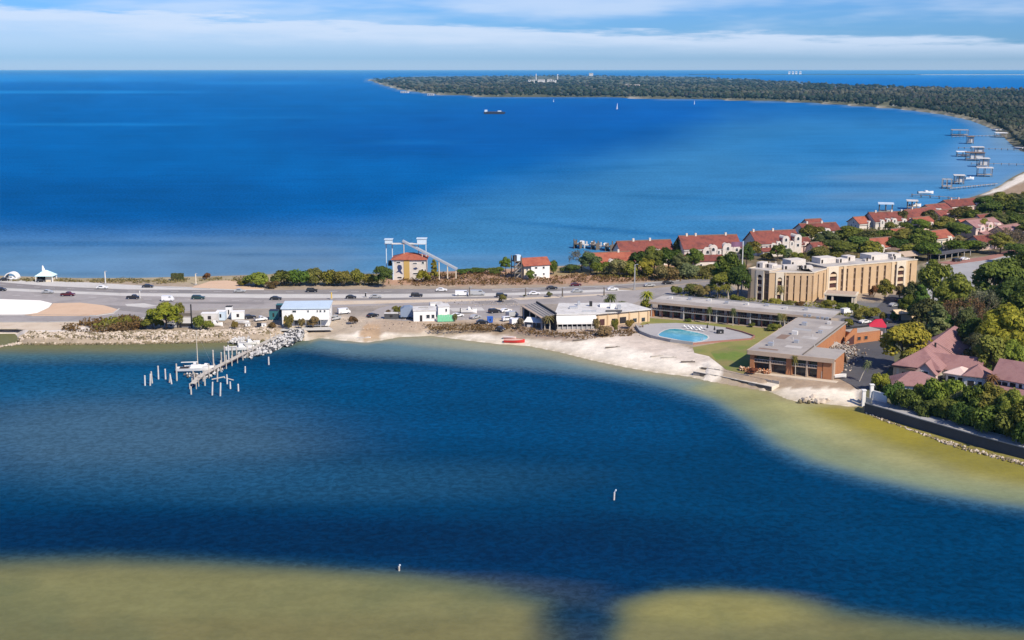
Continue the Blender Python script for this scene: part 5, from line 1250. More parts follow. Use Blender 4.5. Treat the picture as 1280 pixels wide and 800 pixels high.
for px, yt, yb, lean, lab in ((181, 469, 482, .05, "outermost leaning white pile left of the pier"), (187, 467, 482, .12, "second white pile from the left, crossed by a leaning one"), (190.5, 464, 479, -.05, "third pile from the left, tallest of the crossed pair"),
        (198, 457, 474, .02, "slim white pile behind the crossed pair"), (207, 461, 474, .0, "broken pile with a ragged white top left of the sailboat"), (210.5, 467, 478, .25, "short pile leaning right beside the ragged one"), (215.5, 469, 480, -.2, "short stout white pile leaning left towards the ragged one"),
        (221, 454, 476, .02, "thin grey pile nearest the sailboat bow"), (239, 483, 493, .0, "short brown pile in front of the pier end"), (264.5, 477, 494, .12, "tall curved white pile in the front row right of the pier end"), (274.5, 478, 495, .12, "white pile leaning right beside the curved one"),
        (284, 468, 480, .0, "upright white pile behind the front row"), (288, 477, 486, .0, "short pile right of the upright white one"), (298, 480, 489, .0, "lone short white pile right of the front row"), (306, 458, 466, .1, "small white stump between the pier and the rubble"),
        (336, 446, 456, .0, "white pile at the outer tip of the rubble heap"), (267, 437, 458, .0, "tall thin pile behind the sailboat stern"), (277, 440, 455, .0, "grey pile left of the row behind the pier"), (281, 432, 452, .0, "second grey pile of the row behind the pier"),
        (286, 431, 450, .0, "third, whiter pile of the row behind the pier"), (290.5, 433, 449, .0, "fourth pile of the row behind the pier"), (296, 434, 446, .0, "short last pile of the row behind the pier"), (256, 466, 482, .03, "pale pile in front of the middle of the pier"), (271, 462, 477, .1, "dark leaning pile under the pier deck"), (242, 463, 479, .0, "pile at the corner of the pier end")):
    pile(px, yt, yb, lab, lean, m='white2' if 'white' in lab else 'palewood')
q = G(270, 480, 0); t = MB(); t.tube((-1.2, 0, 1.4), (2.6, .6, 2.1), .18); t.tube((2.4, .3, 1.9), (5., 1.2, .9), .16); put(t.build("fallen_timber", M['palewood'], None, q), None, "broken cross timbers hanging on the front piles", "timber")
sp = rock_strip([(234, 470), (248, 474), (262, 470), (276, 462)], 110, -1.5, 2., .2, .6, rr, lambda o: .15 + rr.random() * .8)
put(link("pier_wreckage", rocks("wreckage", sp, [M['rock2'], M['wooddk']], rr, .8)), "stuff", "broken timbers and debris under the pier end", "wreckage")
def hull_mesh(name, L, B, H, mats, deck=.8, transom=.75, n=9):
    """lofted boat hull, bow to +x, with a deck set in"""
    mb = MB(); R_ = []
    for i in range(n):
        u = i / (n - 1); x = -L / 2 + L * u; w = B / 2 * (transom + (1 - transom) * math.sin(min(1, u * 1.6) * math.pi / 2)) * (1 - max(0, (u - .55) / .45) ** 2.2 * .97); sh = H * (1 + .28 * u ** 2)
        R_.append([(x, -w, sh), (x, -w * .82, H * .45), (x, -w * .3, H * .08 * (1 - u) - .02), (x, 0, -.05), (x, w * .3, H * .08 * (1 - u) - .02), (x, w * .82, H * .45), (x, w, sh)])
    V = [p for r_ in R_ for p in r_]; fs = [(i * 7 + k, i * 7 + k + 1, (i + 1) * 7 + k + 1, (i + 1) * 7 + k) for i in range(n - 1) for k in range(6)]
    mb.add(V, fs, 0); mb.add(R_[0], [tuple(range(6, -1, -1))], 0)
    mb.add([(p[0], p[1] * .93, p[2] - .12) for r_ in R_ for p in (r_[0], r_[6])], [(2 * i, 2 * i + 2, 2 * i + 3, 2 * i + 1) for i in range(n - 1)], 1)
    return mb.mesh(name, mats)
def boat(px, py, L, B, H, rz, label, kind="motor", hullm='white', z=0., group="boats by the pier", name=None):
    o = thing(name or ("sailboat" if kind == "sail" else "motorboat" if kind == 'motor' else "rowing_boat"), label, "boat", G(px, py, z), rz, group)
    link("hull", hull_mesh("hull", L, B, H, [M[hullm], M['cream'] if hullm == 'redboat' else M['white2']]), o)
    if kind == 'sail':
        xz(MB(), [(-L * .12, H * .95), (L * .2, H * 1.0), (L * .14, H + .75), (-L * .1, H + .8)], -B * .27, B * .27).build("cabin", M['white'], o)
        MB().tube((L * .08, 0, H), (L * .08, 0, H + L * 1.02), .12, .08).build("mast", M['cream'], o)
        MB().tube((L * .08, 0, H + 1.7), (-L * .36, 0, H + 1.7), .16, .13).build("boom", M['white'], o)
        for sg in (-1, 1): MB().tube((L * .04, sg * B * .42, H), (L * .08, 0, H + L * .9), .02, n=3).build("shroud", M['steel'], o)
        MB().tube((L * .47, 0, H * 1.2), (L * .08, 0, H + L), .02, n=3).build("forestay", M['steel'], o)
        MB().box(-L * .4, -L * .16, -B * .3, B * .3, H - .05, H + .08).build("cockpit", M['dark'], o)
    elif kind == 'motor':
        xz(MB(), [(-L * .05, H * .9), (L * .2, H), (L * .1, H + .9), (-L * .04, H + 1.0)], -B * .3, B * .3).build("cabin", M['white'], o)
        xz(MB(), [(L * .115, H + .85), (L * .19, H + .15), (L * .215, H + .15), (L * .14, H + .85)], -B * .28, B * .28).build("windscreen", M['glass'], o)
        MB().box(-L / 2 - .35, -L / 2 - .01, -.25, .25, .2, H + .55).build("outboard_motor", M['black'], o)
        MB().box(-L * .42, -L * .1, -B * .34, B * .34, H - .3, H - .05).build("cockpit", M['conc2'], o)
    else:
        for x in (-.25, .08): MB().box(L * x, L * (x + .07), -B * .4, B * .4, H * .7, H * .78).build("thwart", M['wood'], o)
    return o
boat(244, 465, 11.5, 3.4, 1.5, .12, "white sailboat with a tall bare mast moored at the pier end", "sail")
boat(257, 462.5, 6.5, 2.3, 1.1, .05, "white motorboat lying between the sailboat and the pier")
boat(243, 461, 6.0, 2.1, 1.0, .2, "small white motorboat behind the sailboat bow")
boat(300, 439, 9.5, 3.0, 1.5, .25, "white cabin boat aground against the rubble behind the pier")
boat(311, 432, 7.5, 2.6, 1.3, .3, "smaller white boat on the rubble nearer the shore than the cabin boat")
boat(643, 429, 7.2, 2.4, 1.2, -.12, "red open boat drawn up at the water's edge of the white beach", "row", 'redboat', .1)
boat(637, 423.5, 4.6, 1.7, .75, -.25, "pale pink dinghy on the sand just behind the red boat", "row", 'pinkw', .9)
boat(455, 424, 4.8, 1.9, .7, .0, "white skiff half sunk at the tip of the small sand point", "row", 'white2', .05)
# far craft
bg_ = thing("barge", "long dark barge lying out in the bay before the wooded point", "barge", G(618.5, 142.5, 0), .05)
t = MB(); hw = 23.; xz(t, [(-hw, -1), (hw - 3, -1), (hw, 4.2), (-hw - 1, 4.4)], -5.5, 5.5); t.build("hull", M['navy'], bg_)
MB().box(-hw + 4, hw - 6, -4.6, 4.6, 4.41, 5.2).build("deck_load", M['concdk'], bg_)
MB().box(-hw + 1, -hw + 7, -3.5, 3.5, 4.42, 9.).build("wheelhouse", M['bluewh'], bg_)
MB().box(6, 14, -4, 4, 5.21, 7.2).build("deck_house", M['bluewh'], bg_)
for px, py, h, lab in ((622.6, 120.2, 12, "white sail close under the far wooded shore"), (771.5, 136.5, 14, "white sailboat out before the middle of the wooded point"), (868, 130.5, 10, "small white sail right of the middle sailboat"), (692, 127.5, 7, "tiny white sail between the barge and the wooded point")):
    o = thing("sailboat", lab, "boat", G(px, py, 0), 1.2, "far sails in the bay")
    link("hull", hull_mesh("hull", h * .7, h * .2, 1.6, [M['white'], M['white2']]), o)
    t = MB(); t.add([(-h * .3, 0, 2.4), (h * .06, .35, 2.4), (h * .05, .12, h), (-h * .3, .02, 2.4), (h * .06, -.2, 2.4), (h * .05, -.1, h)], [(0, 1, 2), (5, 4, 3), (0, 2, 5, 3), (1, 4, 5, 2), (0, 3, 4, 1)]); t.build("sail", M['white'], o)
    MB().tube((h * .08, 0, 1.5), (h * .08, 0, h + .5), .25).build("mast", M['white'], o)
# channel marks in the inner bay
def mark(px, yt, yb, label, lean, m):
    p_ = G(px, yb, 0); h = (yb - yt) / ((yb - HOR) / CAM_H)
    o = thing("channel_marker", label, "marker", p_)
    MB().tube((0, 0, -2.5), (lean * .3, 0, h * .72), .19, .18, 8).build("pile", M[m], o)
    t = MB(); t.tube((lean * .3, 0, h * .72), (lean, 0, h), .12, .1, 6); t.tube((lean * .8, 0, h * .88), (lean, 0, h), .2, .15, 7); t.build("mark_head", M['bluewh'], o)
mark(767, 611, 625, "pale pile with a small blue white head standing alone in the open bay", .5, 'white2')
mark(498.5, 705, 713.5, "short pale stump at the edge of the near sand bar", .25, 'palewood')

# ---------------------------------------------------------------- road traffic, yard things
def car(px, py, label, paint, kind="car", rz=0., L=4.6, group="vehicles on the causeway road", z=Z + .07, roofm=None):
    o = thing({"car": "parked_car" if 'parked' in label else "car", "pickup": "pickup_truck", "van": "van", "suv": "suv"}[kind], label, {"car": "car", "pickup": "pickup", "van": "van", "suv": "car"}[kind], G(px, py, z), rz, group)
    B = 1.85 if kind != 'van' else 2.1; l = L / 2
    prof = {"car": [(-l, .35), (l, .35), (l, .72), (l - .35, .88), (l * .45, .98), (l * .1, 1.42), (-l * .5, 1.44), (-l * .85, 1.0), (-l, .9)],
            "suv": [(-l, .4), (l, .4), (l, .9), (l - .3, 1.06), (l * .45, 1.15), (l * .2, 1.7), (-l * .85, 1.72), (-l * .98, 1.2)],
            "pickup": [(-l, .45), (l, .45), (l, .95), (l - .3, 1.1), (l * .5, 1.18), (l * .28, 1.76), (-l * .15, 1.78), (-l * .22, 1.15), (-l, 1.12)],
            "van": [(-l, .4), (l, .4), (l, 1.1), (l * .8, 1.3), (l * .62, 2.1), (-l, 2.15)]}[kind]
    xz(MB(), prof, -B / 2, B / 2).build("body", paint, o)
    hi = max(p_[1] for p_ in prof)
    g0, g1 = {"car": (-l * .58, l * .22), "suv": (-l * .8, l * .3), "pickup": (-l * .14, l * .36), "van": (l * .2, l * .66)}[kind]
    xz(MB(), [(g0, hi - .5), (g1, hi - .5), (g1 - .3, hi - .1), (g0 + .2, hi - .1)], -B / 2 - .015, B / 2 + .015).build("window", M['glass'], o)
    if kind == 'pickup': MB().box(-l + .12, -l * .26, -B / 2 + .12, B / 2 - .12, 1.0, 1.16).build("bed", M['dark'], o)
    for sx in (-.62, .62):
        for sy in (-1, 1):
            w_ = MB().tube((0, -.13, 0), (0, .13, 0), .36, n=10).build("wheel", M['black'], o, (sx * l, sy * (B / 2 - .06), .36))
            MB().tube((0, sy * .135, 0), (0, sy * .15, 0), .2, n=8).build("rim", M['steel'], w_)
    for sy in (-.6, .6):
        MB().box(l - .02, l + .02, sy - .2, sy + .2, .62, .8).build("headlight", M['white'], o)
        MB().box(-l - .02, -l + .02, sy - .2, sy + .2, .72, .88).build("tail_light", M['red'], o)
    return o
DKC, MAR, WHC, SIL, GRN, RDC = car_paint("black_paint", (.02, .02, .025)), car_paint("maroon_paint", (.09, .012, .02)), car_paint("white_car_paint", (.72, .72, .72)), car_paint("silver_paint", (.38, .39, .40)), car_paint("dark_green_paint", (.02, .05, .05)), car_paint("red_car_paint", (.30, .02, .02))
car(85, 370, "maroon pickup on the left stretch of the causeway road", MAR, "pickup", -.05, 5.6)
car(167, 373.6, "dark pickup following on the causeway road behind the light pole", DKC, "pickup", -.03, 5.4)
car(248, 374, "dark green car on the road above the yellow green tree", GRN, "suv", 0, 5.2)
car(1, 363.5, "dark car just leaving the picture at the left edge", DKC, "car", -.1)
car(345, 374.6, "black car on the road at the white building's left corner", DKC, "car", 0, 4.6)
car(439, 373, "small black car right of the white building", DKC, "car", 0, 4.2)
car(521, 371, "black car on the road below the mural house", DKC, "suv", .03, 4.8)
car(578, 369.6, "white van on the road below the slide ramp", WHC, "van", .03, 5.8)
car(596, 369, "long silver van driving in front of the white van", SIL, "van", .03, 6.6)
car(627, 371.4, "dark suv stopped by the leaning shrub at the roadside", DKC, "suv", .06)
car(766, 362.8, "white car on the far stretch of road left of the palm", WHC, "car", .12)
car(722, 365.2, "silver car on the road above the restaurant roof", SIL, "car", .1)
car(185, 359.3, "dark parked car on the far carriageway beside the sand", DKC, "car", -.02)
car(720, 357.5, "maroon car on the far carriageway right of the gable house", MAR, "car", .08)
for px, py, lab, pt, kd, rz_ in ((60, 366.4, "silver car on the left stretch of road just past the maroon pickup", SIL, "car", -.05), (128, 361, "white car on the far carriageway near the tall white pole", WHC, "car", -.04), (300, 365.2, "silver car on the far carriageway before the roadside thicket", SIL, "car", 0), (210, 376.4, "white van between the dark pickup and the dark green car", WHC, "van", 0),
        (390, 365, "black car on the far carriageway before the roadside thicket", DKC, "suv", 0), (470, 372.5, "silver car just right of the dark road sign post", SIL, "car", .02), (552, 364, "white car on the far carriageway below the slide ramp", WHC, "car", .02), (668, 368.4, "white car at the bend of the road by the grey lamp post", WHC, "car", .08), (690, 361.5, "dark car on the far carriageway above the restaurant roof", DKC, "car", .1), (812, 358, "silver car on the far stretch beyond the yellow palm", SIL, "car", .18), (835, 355, "dark car farthest along the road by the garden shrubs", DKC, "car", .2)):
    car(px, py, lab, pt, kd, rz_)
for px, py, lab, pt, kd in ((419, 400, "silver parked pickup on the sand right of the white building", SIL, "pickup"), (430, 392, "white parked van behind the silver parked pickup", WHC, "van"), (466, 396, "dark parked car left of the flat trailer", DKC, "car"), (572, 396, "white parked car right of the green fence", WHC, "car"), (594, 398, "silver parked car by the boat hull on the open lot", SIL, "car"), (618, 391, "black parked suv at the back of the open lot", DKC, "suv"), (632, 390, "white parked car at the back of the open lot", WHC, "car"), (640, 396, "silver parked van left of the open shed", SIL, "van"), (326, 401, "white parked pickup between the box trailer and the dumpster", WHC, "pickup"), (312, 398, "dark parked car behind the white box trailers", DKC, "car")):
    car(px, py, lab, pt, kd, .3 + px * .01 % .6, 4.6, "vehicles parked in the yard")
def light_pole(px, yt, yb, label, arm=0., m='white2', group="poles along the causeway"):
    h = (yb - yt) / ppm(yb); o = thing("light_pole", label, "light pole", G(px, yb), 0, group)
    MB().tube((0, 0, 0), (0, 0, h), .34, .22, 7).build("pole", M[m], o); MB().box(-.5, .5, -.5, .5, 0, .5).build("footing", M['conc2'], o)
    t = MB(); t.tube((0, 0, h), (arm, 0, h + .15), .1, .08, 5); t.box(arm - .45, arm + .45, -.2, .2, h + .1, h + .28); t.build("lamp_head", M['steel'], o)
light_pole(132, 339, 355.5, "tall white pole by the outer shore left of the clipped hedge", .4)
light_pole(245, 342, 356, "yellowish pole between the clipped hedge and the reddish bush", .3, 'cream')
light_pole(175, 363, 374, "thin pale pole beside the dark pickup on the road", .5)
light_pole(414.5, 365, 374.5, "short yellow pole at the road above the white building", .3, 'yellow')
light_pole(457, 366, 372, "dark road sign post right of the small black car", .2, 'black')
light_pole(793, 330, 362, "tall thin lamp post beside the yellow palm at the motel's far end", 1., 'conc2')
for px, yb, lab in ((587, 371, "dark lamp post between the white and silver vans"), (657, 372, "grey lamp post at the bend of the road"), (703, 372, "dark lamp post above the restaurant shed"), (755, 371, "dark lamp post left of the yellow palm")):
    light_pole(px, yb - 12, yb, lab, .6, 'wooddk')
fp = thing("flagpole", "tall white pole with a purple flag at the hotel's left corner", "flagpole", G(926.5, 366))
hh = (366 - 300) / ppm(366); MB().tube((0, 0, 0), (0, 0, hh), .38, .2, 8).build("pole", M['white2'], fp)
t = MB()
for k in range(6): x0_, x1_ = -.3 - k * .75, -.3 - (k + 1) * .75; y0_, y1_ = .25 * math.sin(k * 1.1), .25 * math.sin((k + 1) * 1.1); slab(t, [(x0_, y0_, hh - 2.2), (x1_, y1_, hh - 2.3), (x1_, y1_ + .01, hh - .3), (x0_, y0_ + .01, hh - .1)], .04)
t.build("flag", mat("purple_flag", (.20, .10, .16), .8), fp)
# shelters at the outer beach
o = thing("beach_pavilion", "pale aqua tent roofed beach pavilion with a white peak by the outer shore", "pavilion", G(58, 351.5))
t = MB(); t.add([(-4, -3, 2.6), (4, -3, 2.6), (4, 3, 2.6), (-4, 3, 2.6), (-.7, 0, 4.9), (.7, 0, 4.9)], [(0, 1, 5, 4), (1, 2, 5), (2, 3, 4, 5), (3, 0, 4), (3, 2, 1, 0)]); t.build("roof", M['aqua'], o)
MB().tube((-.9, 0, 4.7), (-1.2, 0, 6.9), .8, .2, 7).build("peak", M['white'], o)
for x, y_ in ((-3.7, -2.7), (3.5, -2.7), (-3.7, 2.5), (3.5, 2.5)): MB().box(x, x + .25, y_, y_ + .25, 0, 2.65).build("post", M['white'], o)
MB().box(-3.4, -.6, -1.5, 2, 0, 2.2).build("kiosk", M['dark'], o); MB().box(.2, 3.2, -1.5, 2, 0, 2.3).build("kiosk_wall", M['cream'], o)
o = thing("shade_dome", "white arched shade shelter over a parked vehicle at the far left beach", "shelter", G(15.5, 349.5))
pl = [(-2.9 * math.cos(math.pi * k / 10), .5 + 2.9 * math.sin(math.pi * k / 10)) for k in range(11)]
xz(MB(), pl + [(p_[0] * .88, (p_[1] - .5) * .87 + .5) for p_ in pl[::-1]], -2, 2).build("canopy", M['white'], o)
for x in (-2.75, 2.75): MB().box(x - .15, x + .15, -1.9, 1.9, 0, .9).build("footing", M['white2'], o)
car(14, 350.2, "white parked pickup under the arched shade shelter", WHC, "pickup", .0, 5.2, "vehicles on the outer beach", Z + .02)
car(6, 351, "dark parked car left of the arched shade shelter", DKC, "car", .2, 4.2, "vehicles on the outer beach", Z + .02)
car(51.5, 352.4, "dark parked car at the left end of the aqua pavilion", DKC, "car", .3, 3.8, "vehicles on the outer beach", Z + .02)
# yard west of the white building
def crate(px, py, w, d, h, label, m, name="storage_crate", cat="crate", rz=0., lid=None, group="things stored in the boat yard"):
    o = thing(name, label, cat, G(px, py, Z + .06), rz, group)
    MB().box(-w / 2, w / 2, -d / 2, d / 2, .12, h).build("body", M[m], o)
    MB().box(-w / 2 - .06, w / 2 + .06, -d / 2 - .06, d / 2 + .06, h + .001, h + .14).build("lid", M[lid or m], o)
    for x in (-w / 2 + .2, w / 2 - .4): MB().box(x, x + .2, -d / 2, d / 2, 0, .119).build("skid", M['wooddk'], o)
    MB().box(-w * .1, w * .1, -d / 2 - .05, -d / 2 - .002, h * .35, h * .75).build("panel", M['dark'] if lid else M['steel'], o)
    return o
crate(343, 399, 3.2, 3, 3.4, "dark teal dumpster at the left wall of the white building", 'teal', "dumpster", "dumpster", 0, 'navy')
crate(350, 395, 2.2, 3, 4.4, "taller navy container behind the dark teal dumpster", 'navy', "container", "container", 0, 'teal')
crate(263, 402, 6, 3, 3.2, "white box trailer right of the leafy bush in the boat yard", 'white2', "box_trailer", "trailer", .05, 'white')
crate(277, 400, 3.2, 3, 3.4, "pale blue box trailer in the middle of the boat yard", 'bluewh', "box_trailer", "trailer", 0, 'white')
crate(287, 397, 2.2, 2.4, 4.2, "tall white ice chest shed with a black top in the boat yard", 'white', "ice_box", "ice box", 0, 'black')
crate(298, 399, 4.6, 2.6, 3., "white box trailer nearest the white building", 'white', "box_trailer", "trailer", .1, 'white')
crate(310, 408, 1.6, 1.2, 1.2, "small white tank by the path to the pier", 'white', "water_tank", "tank", 0, 'white2')
crate(324, 409, 1.5, 1.2, 1.4, "dark blue bin between two white tanks by the pier path", 'navy', "bin", "bin", 0, 'black')
crate(330, 409, 1.7, 1.2, 1.3, "white tank right of the dark blue bin", 'white', "water_tank", "tank", .2, 'white2')
crate(236, 409, 4.5, 2., 1.6, "low white locker under the yellow green tree", 'white2', "locker", "locker", 0, 'white')
crate(215, 409, 4., 2., 1.5, "low grey locker left of the white one under the tree", 'conc2', "locker", "locker", 0, 'white2')
boat(268, 408, 6, 2.2, 1.2, .1, "white boat on the ground at the edge of the boat yard", "motor", 'white', Z + .1, "boats stored in the yard")
boat(303, 405, 5.4, 2., 1.1, -.2, "white boat hull leaning between the trailers", "row", 'white', Z + .1, "boats stored in the yard")
o = thing("sign_frame", "tall dark steel sign frame entwined with leaves beside the yellow green tree", "sign frame", G(229, 410))
for x in (-1.6, 3.1): MB().box(x - .2, x + .2, -.2, .2, 0, 8.6).build("post", M['black'] if x > 0 else M['wooddk'], o)
MB().box(-1.4, 2.9, -.15, .15, 4.4, 5.4).build("panel", M['wooddk'], o); MB().box(-1.4, 2.9, -.15, .15, .6, 1.7).build("panel", M['dark'], o); MB().box(-1.4, 2.9, -.12, .12, 1.75, 3.8).build("sign_board", M['white2'], o)
# centre yard
q, rz, L = fr((517, 402), (545, 401.4))
o = thing("white_workshop", "low white flat workshop with a dark door beside the box truck", "workshop", q, rz)
MB().box(0, L, 0, 8, 0, 3.9).build("wall", M['white'], o); MB().box(-.2, L + .2, -.2, 8.2, 3.901, 4.2).build("roof", M['white2'], o)
MB().box(2.3, 3.2, -.06, -.002, .05, 2.3).build("door", M['dark'], o); window(o, 5.3, 0, 1., 1.5, 1.6); window(o, 7.1, 0, 1., 1.3, 1.6)
MB().box(2, 5.5, 4, 4.3, 4.201, 4.6).build("roof_vent", M['conc2'], o)
q, rz, L = fr((547, 402.5), (568, 402))
o = thing("green_tarpaulin_fence", "bright green tarpaulin fence in front of the white workshop's right end", "fence", q, rz)
for k in range(7): MB().box(k * L / 7, (k + 1) * L / 7 - .04, -.05 + .05 * (k % 2), .08, .1, 2.6 + .1 * math.sin(k * 2)).build("panel", M['green'], o)
for k in range(4): MB().tube((k * L / 3, .14, 0), (k * L / 3, .14, 2.8), .07).build("post", M['steel'], o)
q, rz, L = fr((548, 397), (562, 396.5)); o = thing("white_annex", "small white annex rising behind the green tarpaulin fence", "building", q, rz)
MB().box(0, L, 0, 6, 0, 4.).build("wall", M['white'], o); MB().box(-.2, L + .2, -.2, 6.2, 4.001, 4.25).build("roof", M['white2'], o); window(o, L * .7, 0, 2, .9, 1.4)
q = G(511, 399); o = thing("box_truck", "box truck with a rounded rear in blue shade left of the white workshop", "truck", q, .1)
xz(MB(), [(-3., .8), (1.6, .8), (1.6, 4.2), (.6, 4.7), (-1.6, 4.5), (-3., 3.6)], 0, 4).build("cargo_box", M['slateshade'], o)
MB().box(1.62, 3.2, .3, 3.6, .5, 2.6).build("cab", M['navy'], o)
for x in (-2.2, .4, 2.4):
    for y_ in (-.02, 3.5): MB().tube((x, y_, .5), (x, y_ + .4, .5), .5, n=9).build("wheel", M['black'], o)
crate(489.5, 398, 5.2, 2.4, 2., "low dark sided flat trailer with a pale top left of the box truck", 'concdk', "flat_trailer", "trailer", 0, 'white2')
crate(545, 384, 4.8, 3, 1.8, "white heap of covered gear behind the workshop roof", 'white', "covered_load", "tarpaulin", .2, 'white2')
crate(612.5, 403, 2., 1.8, 2., "bright blue square tank on the open lot", 'blue', "water_tank", "tank", .1, 'blue')
boat(586, 391.5, 6., 2.3, 1.4, .05, "white boat hull lying on the open lot right of the green fence", "motor", 'white', Z + .1, "boats stored in the yard")
car(603, 404.5, "black parked car left of the bright blue tank", DKC, "car", .1, 4.4, "vehicles parked in the yard")
car(635, 401, "white parked car before the open shed", WHC, "suv", .4, 4.6, "vehicles parked in the yard")
car(646, 405, "white parked van at the left end of the open shed", WHC, "van", .5, 5.2, "vehicles parked in the yard")
car(625.5, 413, "small dark parked car on the bank above the pink dinghy", DKC, "car", -.6, 3.2, "vehicles parked in the yard", Z)
# motel car park and hotel front
o = thing("red_canopy", "crimson red tent canopy behind the brick outbuilding", "canopy", G(1096, 408, Z + 3.2), -.3)
t = MB(); t.add([(-3.4, -2, .1), (3.2, -2, .1), (3.2, 2, .1), (-3.4, 2, .1), (-.6, 0, 2.5), (1.6, 0, 2.8)], [(0, 1, 5, 4), (1, 2, 5), (2, 3, 4, 5), (3, 0, 4), (3, 2, 1, 0)]); t.build("roof", M['red'], o)
for x, y_ in ((-3.1, -1.8), (2.8, -1.8), (-3.1, 1.7), (2.8, 1.7)): MB().box(x, x + .2, y_, y_ + .2, -3.2, .15).build("pole", M['steel'], o)
for px, py, lab, pt in ((1110, 403.5, "dark parked car right of the crimson canopy", DKC), (1081, 404, "white parked car left of the crimson canopy", WHC), (1118, 383, "silver parked car in the hotel car park nearest the canopy arches", SIL), (1126, 377, "black parked car in the shaded back of the hotel car park", DKC), (1058, 392, "white parked van by the shrubs at the motel roof corner", WHC)):
    car(px, py, lab, pt, "van" if 'van' in lab else "car", .5, 4.6, "vehicles parked by the hotel")
for i, (px, py, lab, pt, kd) in enumerate(((1196, 327, "dark parked car beneath the left part of the carport", DKC, "suv"), (1206, 325, "white parked car beneath the right end of the carport", WHC, "car"), (1164, 331, "white parked car on the side street beside the tan canopy", WHC, "car"), (868, 366, "silver parked car among the shrubs of the hotel garden", SIL, "car"), (884, 364, "dark parked car under the trees of the hotel garden", DKC, "suv"))):
    car(px, py, lab, pt, kd, .4, 4.6, "vehicles parked by the houses")
q = G(1064, 480); o = thing("white_dumped_boat", "small white boat propped against the right end wall of the motel", "boat", G(1050, 473.5, Z), .3)
link("hull", hull_mesh("hull", 4.2, 1.7, .9, [M['white'], M['white2']]), o, (0, 0, .3))
# pool furniture
for i in range(9):
    px, py = 858 + (i % 5) * 5.2 + (i // 5) * 3, 409.6 + (i // 5) * 2.6 + (i % 5) * .55
    o = thing("sun_lounger", ("white sun lounger first in the back row by the pool|white sun lounger second in the back row by the pool|white sun lounger third in the back row by the pool|white sun lounger fourth in the back row by the pool|white sun lounger at the right end of the back row|white sun lounger at the left end of the front row|white sun lounger second in the front row by the pool|white sun lounger third in the front row by the pool|white sun lounger at the right end of the front row").split("|")[i], "sun lounger", G(px, py, Z + .13), 1.2 + .3 * math.sin(i * 3), "sun loungers on the pool deck")
    MB().box(-.35, .35, -1., .4, .3, .4).build("seat", M['white'], o); t = MB(); slab(t, [(-.35, .4, .4), (.35, .4, .4), (.35, .95, .95), (-.35, .95, .95)], .1); t.build("backrest", M['white'], o)
    for x in (-.32, .26):
        for y_ in (-.95, .3): MB().box(x, x + .06, y_, y_ + .06, 0, .299).build("leg", M['white2'], o)
for px, py, lab in ((884, 413, "dark closed pool umbrella at the right end of the loungers"), (900, 417, "black equipment box on the right part of the pool deck"), (893, 415.5, "white folded umbrella beside the dark one")):
    if 'box' in lab: crate(px, py, 2.2, 1.4, 1.2, lab, 'black', "equipment_box", "box", .2)
    else:
        o = thing("pool_umbrella", lab, "umbrella", G(px, py, Z + .13)); MB().tube((0, 0, 0), (0, 0, 2.4), .05).build("pole", M['steel'], o); MB().tube((0, 0, .9), (0, 0, 2.4), .38, .08, 8).build("canopy", M['black' if 'dark' in lab else 'white'], o); MB().tube((0, 0, 0), (0, 0, .12), .35, .3, 8).build("base", M['conc2'], o)
q = G(876, 425.5, Z + .14); o = thing("pool_ladder", "small pool ladder and rail at the right end of the turquoise pool", "ladder", q, -.3)
for x in (0, .6): MB().tube((x, 0, -.6), (x, 0, 1.0), .05).tube((x, 0, 1.0), (x, .7, 1.0), .05).tube((x, .7, 1.0), (x, .7, 0), .05).build("rail", M['steel'], o)
for z in (-.3, .1): MB().box(.05, .55, -.04, .06, z, z + .06).build("step", M['steel'], o)
# marina dock beyond the townhouses
dk = thing("marina_dock", "white marina dock with boat lifts behind the low red hip house", "dock", G(719, 309, 0))
dl = [G(719, 309.5, 0), G(745, 311, 0), G(790, 316, 0)]
for a_, b_ in zip(dl, dl[1:]):
    d = b_ - a_; L = d.length; rz = math.atan2(d.y, d.x); n = int(L / 4)
    link("deck", MB().box(0, L, -1.5, 1.5, 1.4, 1.8).mesh("deck", M['white2']), dk, a_ - dl[0], rz)
    for k in range(n):
        c = a_.lerp(b_, k / n) - dl[0]
        for sg in (-1, 1): link("pile", MB().tube((0, 0, -2), (0, 0, 3.2 + (k * 5 + sg) % 3 * .7), .32).mesh("pile", M['white2' if k % 2 else 'wooddk']), dk, c + Vector((-math.sin(rz), math.cos(rz), 0)) * sg * 1.9)
    for k in range(0, n, 2):
        c = a_.lerp(b_, (k + .5) / n) - dl[0]
        link("boat_lift", MB().box(-1.6, 1.6, -5.5, -2.2, 2.2, 2.6).box(-1.7, -1.5, -5.5, -2.2, -1, 4.).box(1.5, 1.7, -5.5, -2.2, -1, 3.6).mesh("boat_lift", M['wooddk']), dk, c, rz)
for i, (px, py, lab) in enumerate(((727, 306.5, "white boat on the outermost lift of the marina dock"), (741, 307.5, "white boat second from the outer end of the marina dock"), (757, 309.5, "white boat at the bend of the marina dock"), (773, 312, "white boat nearest the townhouses at the marina dock"), (786, 314, "small white boat where the marina dock meets the shore"))):
    boat(px, py, 8, 2.8, 1.5, 1.2 + .2 * i, lab, "motor", 'white', 1.2, "boats on the marina lifts")
